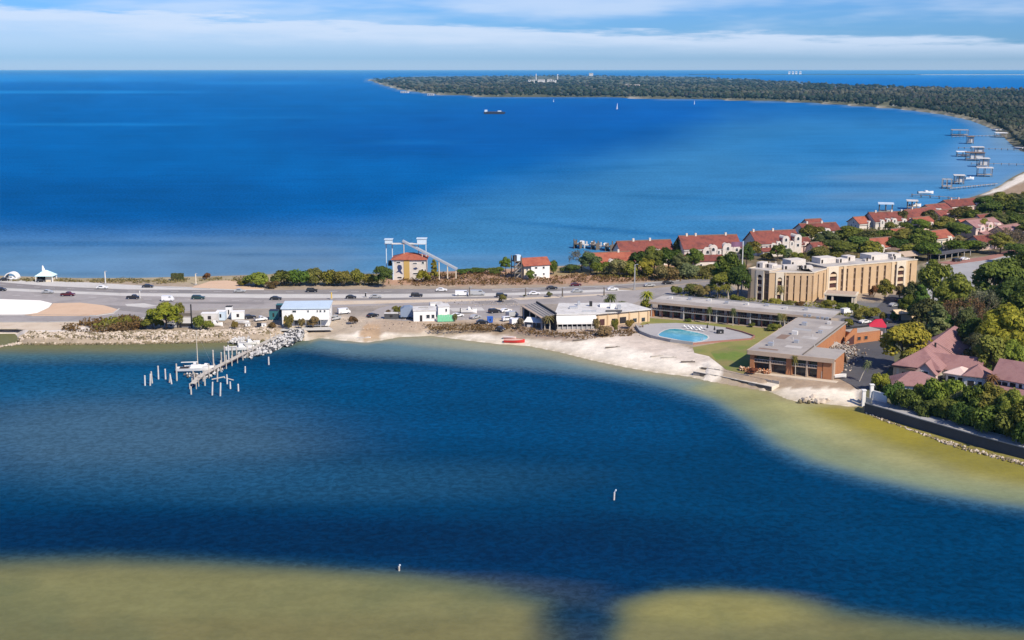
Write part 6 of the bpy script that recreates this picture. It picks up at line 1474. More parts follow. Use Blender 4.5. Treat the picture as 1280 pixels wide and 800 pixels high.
# private docks and boathouses along the far right shore
def dock_house(px, yb, w, d, h, label, roof, open_=True, z=0., rz=-.25):
    s_ = (yb - HOR) / CAM_H; o = thing("boathouse", label, "boathouse", G(px, yb, 0), rz, "boathouses on piles off the far right shore")
    w, d = w / s_, d
    MB().box(-w / 2, w / 2, 0, d, 1.6, 2.0).build("deck", M['wood'], o)
    for x in (-w / 2 + .3, 0, w / 2 - .3):
        for y_ in (.3, d - .3): MB().tube((x, y_, -2), (x, y_, h - .01), .28).build("pile", M['wooddk'] if y_ < 1 else M['wood'], o)
    t = MB()
    if roof: t.box(-w / 2 - .6, w / 2 + .6, -.8, d + .8, h, h + .55)
    else: t.box(-w / 2, w / 2, -.2, .1, h - .4, h - .05); t.box(-w / 2, w / 2, d - .1, d + .2, h - .4, h - .05)
    t.build("roof" if roof else "beam", M[roof or 'palewood'], o)
    if not open_: MB().box(-w / 4, w / 2 - .6, 1, d - 1, 2.01, h - .5).build("cabin", M['white2'], o)
for a in ((1107, 268, 17, 8, 6.5, "pale roofed boathouse nearest the long dark red house", 'bluewh'), (1140, 262, 12, 7, 5.5, "grey boathouse beside a white boat just off the shore houses", 'white2'), (1184, 236, 12, 9, 7.5, "tall open pile frame off the brown field", None), (1199, 230.5, 12, 9, 7, "white cabin boathouse joined to the tall open frame", 'white2', False),
          (1231, 221, 18, 10, 7.5, "nearest of the stacked white roofed boathouses in the bay bend", 'white2'), (1229, 209, 14, 12, 8, "second stacked boathouse beyond the nearest one", 'white2', False), (1219, 201, 22, 14, 8, "brown boathouse in the middle of the stacked group", 'brownroof', False), (1222, 196, 14, 14, 10, "tallest cabin boathouse at the back of the stacked group", 'white2', False),
          (1204, 196, 15, 12, 5, "low white dock roof at the left of the stacked group", 'white'), (1213, 180, 8, 16, 9, "small boathouse with a red roof farther up the bay", 'brownroof', False), (1200, 170, 20, 20, 8, "long low dock roof farthest up the bay", 'wood'), (1252, 172, 14, 18, 6, "white pier roof close to the wooded bend", 'white')):
    dock_house(*a)
for px, py, L, rz, lab in ((1157, 242.5, 12, .1, "white boat on a lift at the long thin dock"), (1144, 259, 9, .3, "white boat under the grey boathouse"), (1212, 224.5, 8, .2, "small white boat beside the white cabin boathouse")):
    boat(px, py, L, L * .3, 1.8, rz, lab, "motor", 'white', 1.0, "boats by the private docks")
for i, (a, b_, lab) in enumerate((((1140, 246), (1195, 250), "long thin pier reaching left from the shore houses"), ((1186, 238), (1246, 232), "thin pier to the tall open pile frame"), ((1214, 206), (1312, 208), "pier from the far beach to the stacked boathouses"), ((1198, 186), (1290, 189), "pier from the wooded bend to the red roofed boathouse"), ((1190, 172), (1258, 170), "farthest thin pier of the bay"))):
    p_, rz, L = fr(a, b_, 0.); o = thing("pier", lab, "pier", p_, rz, "thin private piers of the far right shore")
    MB().box(0, L, -.7, .7, 1.5, 1.8).build("deck", M['wood'], o)
    t = MB()
    for k in range(int(L / 7) + 1):
        for sg in (-.8, .8): t.tube((k * 7, sg, -1.5), (k * 7, sg, 2.3), .2, n=5)
    t.build("piles", M['wooddk'], o)["kind"] = "stuff"
# ---------------------------------------------------------------- trees and shrubs
W_ = "big trees of the wood behind the pink roofed house"
for a in (
 # kind, x, top, foot, width, tone, label
 ('oak', 1166, 322, 385, 44, 'lt', "bright light green tree touching the right end of the tan hotel"),
 ('oak', 1190, 340, 402, 56, 'pl', "pale yellow green spreading tree right of the light green hotel tree"),
 ('tall', 1150, 352, 408, 30, 'dk', "dark narrow tree at the shaded back of the hotel car park"),
 ('oak', 1158, 368, 418, 44, 'cg', "dull dark tree overhanging the car park below the light green one"),
 ('tall', 1170, 376, 438, 40, 'gg', "grey green ragged tree just above the steep pink roof"),
 ('oak', 1178, 388, 428, 36, 'dk', "dark low tree behind the steep pink roof ridge"),
 ('bare', 1203, 370, 426, 46, 'br', "leafless brown tree between the grey green tree and the wood"),
 ('bare', 1226, 362, 414, 40, 'gr', "grey leafless tree in the shadow of the big round oak"),
 ('oak', 1243, 318, 384, 66, 'md', "big round oak casting a black shadow over the side street"),
 ('oak', 1276, 312, 380, 54, 'dk', "dark oak at the right edge beside the big round oak"),
 ('oak', 1262, 346, 402, 56, 'dk', "dark tree in front of the big round oak"),
 ('oak', 1232, 366, 410, 34, 'cg', "small dull tree in the gap before the grey leafless tree"),
 ('oak', 1288, 352, 418, 60, 'md', "mid green tree cut by the right edge below the dark oak"),
 ('oak', 1250, 378, 458, 74, 'yg', "largest yellow green tree of the wood above the white walled villa"),
 ('oak', 1284, 384, 455, 60, 'yg', "yellow green tree cut by the right edge above the villa roof"),
 ('oak', 1216, 392, 446, 42, 'dk', "dark tree shading the right half of the steep pink roof"),
 ('oak', 1222, 412, 462, 40, 'cg', "dull green tree standing at the right eave of the steep pink roof"),
 ('oak', 1240, 416, 474, 50, 'pl', "olive tree between the steep pink roof and the villa"),
 ('bare', 1270, 412, 462, 34, 'fl', "pale leafless tree behind the ridge of the white walled villa"),
 ('oak', 1205, 380, 432, 30, 'cg', "low dull tree just beyond the top of the steep pink roof"),
 ('oak', 1128, 398, 462, 66, 'yg', "bright yellow green tree between the parking lot and the steep pink roof"),
 ('oak', 1196, 352, 400, 40, 'yg', "yellow green tree in the gap above the steep pink roof"),
 ('oak', 1262, 424, 476, 40, 'lt', "light green tree touching the left gable of the villa roof"),
 ('oak', 1234, 398, 448, 44, 'lt', "light green tree in the middle of the wood above the villa"),
 ('bush', 1140, 430, 468, 36, 'ol', "olive shrub at the right foot of the bright yellow green tree")):
    tree(*a, W_)
H_ = "shrubs of the hedge between the seawall and the pink roofs"
for a in (
 ('bush', 1100, 462, 488, 24, 'yg', "small bright shrub at the corner of the motel parking lot"),
 ('bush', 1117, 474, 510, 34, 'dk', "dark glossy hedge shrub nearest the seawall gate"),
 ('bush', 1136, 482, 516, 34, 'md', "second glossy hedge shrub from the seawall gate"),
 ('bush', 1155, 474, 512, 40, 'pl', "tall olive shrub in front of the lowest pink roof"),
 ('bush', 1156, 494, 521, 36, 'dk', "low dark shrub at the walkway below the tall olive one"),
 ('bush', 1178, 466, 518, 44, 'lt', "light green shrub rising over the middle of the hedge"),
 ('bush', 1180, 494, 528, 36, 'md', "leafy low shrub under the light green one at the walkway"),
 ('bush', 1196, 480, 524, 34, 'fl', "cream flowering shrub in the middle of the hedge"),
 ('oak', 1214, 476, 530, 44, 'md', "mid green small tree right of the cream flowering shrub"),
 ('bush', 1203, 500, 536, 34, 'dk', "dark shrub at the walkway under the cream flowering one"),
 ('oak', 1238, 474, 534, 48, 'pl', "olive small tree with a forked crown before the villa porch"),
 ('bush', 1232, 500, 544, 46, 'md', "mid green shrub at the walkway before the forked olive tree"),
 ('oak', 1262, 484, 545, 46, 'lt', "light green small tree in front of the villa porch roof"),
 ('bush', 1258, 508, 551, 42, 'md', "round mid green shrub leaning over the seawall walkway"),
 ('oak', 1286, 488, 556, 50, 'pl', "olive small tree cut by the right edge at the hedge end"),
 ('bush', 1284, 514, 560, 40, 'dk', "dark shrub at the right edge of the hedge"),
 ('palm', 1238, 463, 494, 22, 'br', "brown headed palm standing against the villa wall")):
    tree(*a, H_)
G_ = "trees among the shore houses"
for a in (
 ('oak', 910, 314, 366, 42, 'md', "tall green tree left of the flagpole"),
 ('oak', 922, 328, 372, 34, 'dk', "dark tree close behind the flagpole"),
 ('oak', 899, 338, 372, 28, 'pl', "olive tree at the left of the tall green flagpole tree"),
 ('oak', 940, 300, 324, 26, 'ol', "olive tree at the left end of the white towered townhouses"),
 ('oak', 933, 305, 334, 20, 'dk', "dark tree between the largest block and the white towered townhouses"),
 ('bush', 984, 310, 324, 18, 'gg', "grey green shrub between the two white gable towers"),
 ('oak', 1014, 280, 306, 34, 'ol', "olive tree left of the half hidden cottage"),
 ('oak', 1032, 288, 316, 40, 'cg', "dull tree in front of the half hidden cottage"),
 ('oak', 1062, 282, 308, 44, 'md', "green tree right of the half hidden cottage"),
 ('oak', 1085, 286, 312, 40, 'cg', "dull green tree left of the long dark red house"),
 ('oak', 1050, 298, 324, 44, 'md', "rounded green tree behind the middle of the hotel"),
 ('oak', 1076, 294, 322, 46, 'dk', "dark green tree behind the hotel and left of the orange cottage"),
 ('bush', 1036, 312, 334, 36, 'ol', "olive thicket just behind the hotel roof"),
 ('bush', 1060, 314, 336, 46, 'fl', "dry grey olive thicket behind the hotel roof"),
 ('oak', 1022, 306, 330, 30, 'ol', "olive tree above the timber fence"),
 ('oak', 1105, 286, 308, 40, 'md', "green tree in front of the long dark red house"),
 ('oak', 1130, 286, 312, 46, 'ol', "broad olive tree in the middle of the house gardens"),
 ('oak', 1152, 284, 314, 42, 'md', "green tree left of the narrow tall house"),
 ('oak', 1118, 296, 318, 36, 'dk', "dark tree behind the orange cottage"),
 ('bush', 1142, 302, 322, 40, 'pl', "pale olive shrub before the brown pavilion"),
 ('oak', 1182, 270, 292, 32, 'ol', "olive tree beyond the narrow tall house"),
 ('oak', 1205, 256, 280, 40, 'ol', "wide olive tree below the twin chimney house"),
 ('oak', 1196, 276, 300, 36, 'md', "green tree between the narrow tall house and the pink gables"),
 ('bush', 1190, 292, 308, 26, 'fl', "pale dry shrub right of the narrow tall house"),
 ('bush', 1204, 298, 316, 44, 'md', "green shrub over the carport roof"),
 ('bush', 1220, 300, 316, 26, 'gg', "grey green shrub at the right end of the carport"),
 ('oak', 1236, 250, 276, 36, 'dk', "dark tree right of the twin chimney house"),
 ('oak', 1258, 248, 274, 44, 'md', "green tree below the brown field"),
 ('oak', 1282, 248, 276, 44, 'dk', "dark tree at the right edge below the brown field"),
 ('oak', 1246, 264, 290, 40, 'cg', "dull green tree behind the pink gabled house"),
 ('oak', 1270, 264, 290, 46, 'md', "mid green tree right of the pink gabled house"),
 ('oak', 1292, 272, 300, 50, 'md', "mid green tree cut by the right edge above the grey thicket"),
 ('bare', 1258, 284, 312, 36, 'gr', "grey leafless thicket tree right of the pink villa"),
 ('bare', 1276, 290, 318, 34, 'gr', "grey leafless tree at the right edge by the brick pavement"),
 ('oak', 1272, 302, 330, 40, 'dk', "dark tree above the big round oak at the right edge"),
 ('bush', 1290, 236, 252, 30, 'ol', "olive thicket at the edge of the brown field"),
 ('oak', 1160, 262, 284, 26, 'cg', "dull tree between the two maroon shore houses"),
 ('oak', 1098, 266, 282, 20, 'cg', "small dark tree at the water end of the long dark red house"),
 ('oak', 1228, 244, 264, 28, 'dk', "dark low tree between the twin chimney house and the field"),
 ('oak', 1126, 262, 284, 20, 'cg', "small tree behind the dormers of the long dark red house"),
 ('oak', 1250, 240, 262, 36, 'ol', "olive thicket tree at the foot of the beach strip"),
 ('oak', 1270, 240, 262, 36, 'cg', "dull tree in the strip beside the brown field"),
 ('bush', 1242, 292, 304, 22, 'fl', "dry grey shrub in front of the pink gables"),
 ('bush', 1114, 310, 328, 26, 'fl', "dry shrub right of the orange cottage"),
 ('bush', 1112, 276, 290, 20, 'ol', "olive shrub before the white dormers of the long dark red house"),
 ('bush', 1132, 276, 290, 18, 'md', "green shrub before the right dormers of the long dark red house"),
 ('oak', 1150, 272, 294, 26, 'md', "green tree hiding the foot of the maroon shore house"),
 ('oak', 1176, 276, 298, 30, 'pl', "pale green tree left of the pinkish maroon roofed house"),
 ('oak', 1214, 262, 284, 30, 'md', "green tree in front of the twin chimney house wall"),
 ('oak', 1228, 272, 296, 24, 'pl', "pale green tree over the ridge of the pink gabled house"),
 ('bush', 958, 314, 325, 20, 'ol', "olive shrub before the left part of the white towered townhouses"),
 ('oak', 972, 304, 326, 22, 'md', "green tree before the middle of the white towered townhouses"),
 ('bush', 996, 314, 326, 16, 'pl', "pale shrub at the foot of the right white gable tower"),
 ('oak', 1088, 300, 326, 34, 'pl', "pale green tree directly left of the orange roofed cottage"),
 ('oak', 1160, 300, 326, 34, 'md', "green tree shading the tan canopy behind the hotel"),
 ('oak', 1250, 290, 318, 34, 'pl', "pale green tree at the right wall of the pink villa"),
 ('oak', 868, 310, 338, 26, 'md', "green tree half covering the lower red roof of the largest block"),
 ('oak', 1000, 290, 312, 26, 'dk', "dark tree at the right gable tower of the townhouses")):
    tree(*a, G_)
B_ = "trees and shrubs before the red roofed houses"
for a in (
 ('bare', 727, 312, 338, 26, 'gr', "grey leafless bush left of the low red hip house"),
 ('oak', 738, 314, 341, 30, 'cg', "dull grey green tree at the left wall of the low red hip house"),
 ('bush', 752, 325, 344, 26, 'pl', "olive sea grape shrub left in front of the low red hip house"),
 ('bush', 768, 322, 346, 30, 'fl', "dry sea grape shrub in the middle before the low red hip house"),
 ('bush', 784, 322, 346, 28, 'pl', "pale sea grape shrub right of the low red hip house"),
 ('oak', 797, 312, 344, 30, 'dk', "dark tree between the low red hip house and the townhouse row"),
 ('oak', 814, 308, 344, 36, 'md', "green tree below the first white arched gable"),
 ('bush', 810, 320, 346, 26, 'yg', "bright shrub at the foot of the first arched gable tree"),
 ('oak', 836, 308, 342, 36, 'dk', "dark green tree below the second white arched gable"),
 ('oak', 850, 316, 345, 26, 'cg', "dull tree at the left of the largest red block"),
 ('bush', 826, 330, 350, 26, 'fl', "pale dry shrub at the roadside below the arched gables"),
 ('bush', 838, 332, 350, 22, 'fl', "dry shrub second from the left at the roadside"),
 ('bush', 862, 326, 348, 30, 'gg', "grey green shrub under the largest red block"),
 ('bush', 880, 328, 347, 28, 'ol', "olive shrub right of the grey green one at the roadside"),
 ('oak', 847, 298, 330, 16, 'cg', "small dark blue green tree between the two townhouse rows"),
 ('bush', 895, 326, 346, 24, 'md', "green shrub under the right lower roof of the largest block")):
    tree(*a, B_)
C_ = "shrubs along the outer side of the causeway"
for a in (
 ('bush', 320, 337, 358, 38, 'pl', "shaggy palmetto clump standing alone right of the sand mound"),
 ('bush', 356, 336, 357.5, 30, 'md', "left shrub of the long roadside thicket"),
 ('bush', 374, 335, 357, 30, 'md', "second shrub of the roadside thicket"),
 ('bush', 394, 334, 356.5, 28, 'ol', "third, olive shrub of the roadside thicket"),
 ('bush', 412, 334, 357, 28, 'pl', "fourth, paler shrub of the roadside thicket"),
 ('bush', 428, 335, 357.5, 26, 'ol', "fifth shrub of the roadside thicket"),
 ('bush', 445, 334, 357, 20, 'pl', "slim last shrub of the roadside thicket"),
 ('bush', 462, 341, 356, 24, 'yl', "yellow grass clump between the thicket and the dark tree"),
 ('oak', 479, 330, 359, 26, 'dk', "round dark green tree left of the mural house"),
 ('bush', 340, 350, 360, 18, 'br', "brown dry clump right of the shaggy palmetto"),
 ('bush', 304, 350, 358, 14, 'ol', "small olive clump left of the shaggy palmetto"),
 ('bush', 258, 340.5, 349.5, 11, 'rd', "small reddish bush right of the yellowish pole"),
 ('tall', 543, 322, 352, 13, 'pl', "yellowish narrow tree at the right wall of the mural house"),
 ('bush', 530, 336, 353, 18, 'yg', "bright shrub in front of the mural house"),
 ('oak', 632, 321, 340, 15, 'md', "small round tree standing alone left of the gable house"),
 ('bush', 664, 337, 350, 14, 'md', "green shrub between the stair tower and the white house wall"),
 ('bush', 692, 322, 343, 14, 'md', "green shrub behind the right end of the gable house"),
 ('bush', 628, 366, 378, 9, 'ol', "leaning roadside shrub by the dark suv"),
 ('bush', 686, 364, 371.5, 9, 'gg', "thin grey shrub on the road verge above the shed"),
 ('bush', 656, 368, 371.5, 5, 'dk', "tiny dark shrub on the road verge"),
 ('bush', 598, 333, 341, 26, 'dk', "low dark hedge shrub right of the slide ramp"),
 ('bush', 618, 333, 342, 24, 'md', "low green hedge shrub left of the small round tree"),
 ('bush', 580, 335, 343, 20, 'md', "low hedge shrub at the foot of the slide ramp"),
 ('bush', 712, 330, 341, 26, 'dk', "low dark hedge shrub left of the grey leafless bush"),
 ('bush', 648, 335, 345, 18, 'ol', "low olive hedge shrub left of the stair tower")):
    tree(*a, C_)
D_ = "yard shrubs by the inner shore"
for a in (
 ('bush', 192, 392, 411, 26, 'pl', "low pale shrub at the left foot of the yellow green yard tree"),
 ('oak', 208, 378, 411, 44, 'yg', "yellow green tree at the left of the tall sign frame"),
 ('bush', 226, 376, 409, 18, 'pl', "vine shrub climbing the sign frame"),
 ('bush', 249, 391, 412, 18, 'lt', "light green bush right of the sign frame"),
 ('bush', 260, 398, 413, 14, 'pl', "small pale bush right of the light green one"),
 ('bush', 159, 393, 408, 12, 'pl', "small olive bush at the end of the brown scrub"),
 ('bush', 175, 403, 411, 16, 'br', "brown bush left of the yellow green tree"),
 ('bush', 294, 399, 411, 10, 'ol', "small bush before the white box trailer"),
 ('bush', 361, 390, 411, 13, 'ol', "olive shrub at the left corner of the white building"),
 ('bush', 377, 396, 411, 8, 'fl', "small dry shrub before the white building's windows"),
 ('bush', 391, 394, 410, 15, 'fl', "dry straw coloured shrub in front of the white building"),
 ('bush', 340, 401, 411, 12, 'br', "brown shrub before the teal dumpster"),
 ('bush', 442, 394, 405, 12, 'br', "small brown shrub alone on the sand right of the white building"),
 ('bush', 497, 381, 393, 12, 'ol', "olive shrub behind the flat trailer"),
 ('bush', 486, 387, 393, 8, 'br', "small brown shrub left of the olive one behind the trailer"),
 ('bush', 569, 390, 402, 8, 'fl', "dry shrub at the right end of the green fence"),
 ('palm', 687, 391, 414, 17, 'fl', "dry palm in front of the open shed"),
 ('palm', 681, 393, 413, 12, 'fl', "second thinner palm left of the shed palm"),
 ('bush', 745, 396, 415, 10, 'fl', "straw coloured shrub at the right end of the white awning"),
 ('bush', 756, 404, 420, 22, 'fl', "dry shrub before the peach wall"),
 ('bush', 768, 396, 414, 10, 'pl', "slim olive shrub against the peach wall"),
 ('bush', 787, 398, 411, 12, 'yl', "yellow shrub at the right end of the peach wall"),
 ('bush', 649, 396, 412, 10, 'gr', "grey dead shrub at the left of the open shed"),
 ('palm', 758, 370, 392, 12, 'cg', "small palm behind the left of the restaurant roof"),
 ('palm', 766, 363, 392, 18, 'cg', "taller dull palm behind the restaurant roof"),
 ('palm', 778, 374, 392, 18, 'gg', "grey palm right of the taller dull one"),
 ('palm', 808, 360, 388, 22, 'yg', "bright yellow green palm at the motel's far end"),
 ('bush', 808, 372, 388, 18, 'yg', "bright shrub under the yellow green palm")):
    tree(*a, D_)
E_ = "plants of the hotel and motel gardens"
for a in (
 ('palm', 887, 379.5, 405, 9, 'cg', "left slim palm in front of the long motel wing"),
 ('palm', 916, 381, 407.5, 10, 'cg', "second slim palm in front of the long motel wing"),
 ('palm', 975, 387, 414, 10, 'fl', "left palm of the pale pair at the inner corner of the motel"),
 ('palm', 980, 388, 414, 10, 'fl', "right palm of the pale pair at the inner corner of the motel"),
 ('palm', 1074, 443, 477, 12, 'gg', "leaning palm on the motel parking lot", None, Z, 0.0),
 ('palm', 994, 439, 470, 11, 'ol', "slim palm before the beach front of the motel"),
 ('bush', 940, 459, 468, 14, 'rd', "rust coloured shrub at the motel's front left corner"),
 ('bush', 864, 352, 368, 26, 'ol', "olive shrub at the left of the hotel garden"),
 ('bush', 846, 356, 369, 16, 'ol', "small olive shrub at the roadside end of the hotel garden"),
 ('bush', 878, 354, 372, 18, 'fl', "dry shrub in the hotel garden under the trees"),
 ('palm', 897, 356, 374, 14, 'pl', "small palm in the hotel garden"),
 ('palm', 888, 352, 372, 12, 'pl', "thin palm left of the small hotel garden palm"),
 ('palm', 910, 352, 377, 16, 'pl', "palm under the tall green flagpole tree"),
 ('bush', 920, 368, 378, 20, 'ol', "olive shrub at the hotel's left corner"),
 ('palm', 976, 352, 382, 15, 'fl', "dry palm in front of the arched bay of the hotel"),
 ('bush', 968, 370, 384, 20, 'pl', "pale shrub left of the dry palm before the hotel"),
 ('bush', 984, 374, 384, 14, 'ol', "low shrub right of the dry palm before the hotel"),
 ('bush', 1000, 376, 384, 14, 'br', "brown low shrub at the foot of the hotel wall"),
 ('bush', 1034, 374, 388, 20, 'pl', "pale shrub left of the entrance canopy"),
 ('bush', 1052, 376, 390, 22, 'ol', "olive shrub in front of the entrance canopy"),
 ('bush', 1066, 376, 391, 16, 'md', "green shrub at the right corner of the entrance canopy"),
 ('bush', 1086, 382, 398, 24, 'pl', "pale shrub between the motel roof and the crimson canopy"),
 ('bush', 1074, 388, 403, 16, 'ol', "olive shrub at the right end of the long motel roof"),
 ('bush', 1118, 388, 401, 14, 'md', "green shrub right of the crimson canopy"),
 ('bush', 1092, 354, 371, 12, 'rd', "reddish shrub at the hotel wall right of the entrance canopy"),
 ('oak', 1106, 348, 376, 22, 'pl', "olive small tree before the right bay of the hotel"),
 ('bush', 1124, 354, 374, 18, 'fl', "dry shrub at the right end of the hotel wall"),
 ('bush', 1140, 346, 376, 20, 'cg', "dull shrub at the hotel's right corner"),
 ('bush', 860, 398, 402, 10, 'md', "small round shrub below the motel walkway"),
 ('bush', 940, 403, 409, 10, 'md', "small shrub at the motel wall near the second slim palm"),
 ('bush', 967, 404, 414, 18, 'pl', "clipped shrub beside the pale pair of palms"),
 ('bush', 1060, 396, 409, 14, 'pl', "pale shrub at the left end of the broken gable wall"),
 ('oak', 1132, 366, 398, 22, 'md', "small green tree behind the tan hut"),
 ('oak', 1146, 374, 404, 28, 'dk', "dark tree between the tan hut and the grey green tree"),
 ('oak', 1140, 352, 384, 26, 'cg', "dull tree at the right corner of the hotel car park"),
 ('bush', 1104, 388, 401, 12, 'ol', "olive shrub behind the crimson canopy"),
 ('bush', 1016, 396, 401, 8, 'ol', "tiny shrub at the joint of the two motel roofs")):
    o = tree(*a[:7], E_, *a[7:])
    if 'leaning' in a[6]: o.rotation_euler = (0, .38, 0)
o = KINDS
# clipped hedge box
q = G(222, 350.5); o = thing("clipped_hedge", "dark square clipped hedge by the outer shore", "hedge", q)
r_ = np.random.default_rng(3); P = r_.uniform((-2.5, -1, .1), (2.5, 1, 3.0), (900, 3)); k = r_.integers(0, 4, 900)
P[k == 0, 1] = -1; P[k == 1, 2] = 3.; P[k == 2, 0] = 2.5; P[k == 3, 0] = -2.5
Nn = np.array([(0, -1, .3), (0, 0, 1), (1, 0, .3), (-1, 0, .3)])[k] + r_.normal(size=(900, 3)) * .5; Nn /= np.linalg.norm(Nn, axis=1, keepdims=True)
c = link("crown", leaf_mesh("crown", P, Nn, .35, r_.random(900), r_), o); c.color = (*PC['cg'], 1); MB().box(-2.3, 2.3, -.8, .8, 0, 2.7).build("stems", M['bark'], o)
# ground cover: brown scrub on the bank, dune grass, garden weeds
def cover(name, label, poly, n, size, tone, h, seed, cat="grass"):
    r = np.random.default_rng(seed); xs = [p[0] for p in poly]; ys = [p[1] for p in poly]
    X, Y = r.uniform(min(xs), max(xs), n * 4), r.uniform(min(ys), max(ys), n * 4)
    k = inside(X, Y, poly); X, Y = X[k][:n], Y[k][:n]
    P = np.array([tuple(G(a, b, Z)) for a, b in zip(X, Y)])
    cl = vnoise(P[:, 0], P[:, 1], 5., seed, 2)
    keep = cl > .38; P, cl = P[keep], cl[keep]
    P = np.repeat(P, 3, 0) + r.normal(size=(len(P) * 3, 3)) * (.4, .4, 0); cl = np.repeat(cl, 3)
    P[:, 2] = Z + r.random(len(P)) * h * cl * 1.6
    Nn = r.normal(size=P.shape) + (0, -.4, .9); Nn /= np.linalg.norm(Nn, axis=1, keepdims=True)
    o = link(name, leaf_mesh(name, P, Nn, size, r.random(len(P)) * .7 + .1, r), None); o.color = (*PC[tone], 1)
    return put(o, "stuff", label, cat)
cover("scrub", "brown scrub covering the top of the boulder bank", [(76, 413), (110, 404), (165, 399), (186, 408), (160, 416), (110, 417)], 1100, .55, 'br', 2.2, 41, "scrub")
cover("scrub", "olive weeds mixed in the brown scrub of the bank", [(110, 413), (140, 402), (168, 398), (180, 409)], 350, .5, 'pl', 2.4, 42, "scrub")
cover("dune_grass", "dry dune grass along the outer shore of the causeway", [(-100, 346), (100, 350), (240, 349), (310, 347), (310, 356), (280, 350), (200, 355), (100, 353), (-100, 350)], 1600, .45, 'fl', .9, 43)
cover("dune_grass", "yellow brown dune grass before the slide ramp and the gable house", [(540, 342), (640, 342), (650, 350), (720, 344), (800, 346), (860, 346), (860, 352), (760, 353), (620, 357), (500, 358), (500, 350)], 1900, .5, 'br', 1.3, 44)
cover("dune_grass", "green yellow weeds behind the roadside thicket", [(340, 344), (480, 344), (490, 357), (340, 358)], 900, .5, 'fl', 1.1, 45)
cover("weeds", "weeds and low ground cover over the hotel garden", [(850, 364), (935, 374), (1030, 379), (1090, 384), (1110, 396), (1060, 396), (940, 380), (850, 370)], 900, .45, 'pl', .8, 46, "weeds")
cover("weeds", "dry weeds on the terrace of the restaurant", [(640, 408), (700, 416), (790, 412), (812, 404), (790, 420), (730, 424), (650, 416)], 500, .4, 'br', .6, 47, "weeds")
cover("weeds", "dry weeds on the sandy bank below the workshop", [(530, 406), (640, 406), (645, 414), (540, 413)], 500, .4, 'br', .5, 48, "weeds")
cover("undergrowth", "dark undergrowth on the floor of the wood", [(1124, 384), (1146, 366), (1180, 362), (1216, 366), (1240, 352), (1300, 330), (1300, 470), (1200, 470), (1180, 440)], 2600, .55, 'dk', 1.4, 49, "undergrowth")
cover("undergrowth", "undergrowth beneath the seawall hedge", [(1095, 490), (1110, 478), (1240, 490), (1300, 500), (1300, 560), (1200, 533)], 1800, .6, 'dk', 1.4, 50, "undergrowth")
cover("undergrowth", "scrubby undergrowth between the shore houses", [(1000, 330), (1020, 296), (1100, 282), (1230, 262), (1300, 250), (1300, 300), (1200, 312), (1100, 330)], 4200, .6, 'ol', 1.5, 51, "undergrowth")
cover("undergrowth", "undergrowth along the road below the red roofed houses", [(745, 340), (800, 334), (900, 338), (900, 350), (800, 349), (745, 347)], 1200, .6, 'ol', 1.3, 52, "undergrowth")
# ---------------------------------------------------------------- far wooded point
r = np.random.default_rng(77)
REG0 = [(462, 99), (480, 97.6), (560, 96.4), (700, 95), (880, 97), (980, 103), (1050, 107.4), (1150, 111), (1300, 114.4), (1420, 115.4), (1420, 215), (1305, 202), (1274, 195), (1256, 184), (1242, 172), (1227, 162), (1205, 152), (1175, 145), (1130, 138.6), (1090, 135.4), (1000, 129.4), (900, 126.2), (800, 124), (700, 123), (600, 122), (540, 119), (500, 114), (478, 108), (463, 103)]
REG = REG0[:9] + [(2500, 116), (2500, 430), (1760, 520), (1500, 560), (1345, 520), (1325, 400), (1318, 300), (1330, 214)] + REG0[11:]
n = 150000
X, Y = np.where(r.random(n) < .55, r.uniform(455, 1420, n), r.uniform(1300, 2500, n)), np.where(r.random(n) < .7, r.uniform(94, 205, n), r.uniform(200, 560, n))
k = inside(X, Y, REG); X, Y = X[k], Y[k]
keep = r.random(len(X)) < np.where(X > 1420, np.where(Y > 205, .09, .25), np.where(Y > 215, .09, np.clip(.42 + (Y - 96) / 90, 0, .85))); X, Y = X[keep], Y[keep]
# clearings and a pale road down to the beach
clear = ((np.abs(X - 680) < 14) & (np.abs(Y - 100.6) < 1.2)) | ((np.abs(X - 788) < 16) & (np.abs(Y - 106.) < 1.0)) | ((np.abs(X - 1108 - (132.5 - Y) * 2.4) < 7) & (np.abs(Y - 131.5) < 3.4))
X, Y = X[~clear], Y[~clear]
# thicker along the water's edge
P = np.array([tuple(G(a, b, LAND)) for a, b in zip(X, Y)])
ext = [(P_, 1.) for P_ in ()]
d = P[:, 1]
sdp = sdist(P[:, 0], P[:, 1], CW)
k_ = sdp > 5 + d * .0012; P = P[k_]; d = P[:, 1]; sdp = sdp[k_]
rise = sst(d, 6000, 16000) * 26 * sst(sdp, 100, 2500)
P[:, 2] = LAND + rise
big = np.clip(d / 2600, .75, 3.6)                          # far off, one mound stands for a clump of trees
rad = r.uniform(3.2, 6.4, len(P)) * big * .9
hgt = r.uniform(7.5, 14.5, len(P)) * np.clip(big, .8, 1.35) * (.75 + .5 * vnoise(P[:, 0], P[:, 1], 400., 2, 2))
nv = len(ICO_V)
V = np.repeat(ICO_V[None], len(P), 0) * (1 + .32 * r.normal(size=(len(P), nv, 1)))
ang = r.uniform(0, 6.28, len(P)); ca, sa = np.cos(ang)[:, None], np.sin(ang)[:, None]
V = np.stack([V[..., 0] * ca - V[..., 1] * sa, V[..., 0] * sa + V[..., 1] * ca, V[..., 2]], -1)
V[..., :2] *= rad[:, None, None]; V[..., 2] = V[..., 2] * hgt[:, None] * .36 + hgt[:, None] * .64
V += P[:, None]
tone = np.array([(.020, .034, .020), (.028, .040, .028), (.034, .042, .024), (.045, .054, .042), (.060, .056, .05)])
pk = r.choice(5, len(P), p=[.34, .26, .2, .14, .06])
mixn = sst(vnoise(P[:, 0], P[:, 1], 420., 6, 3), .48, .68)[:, None] * .8
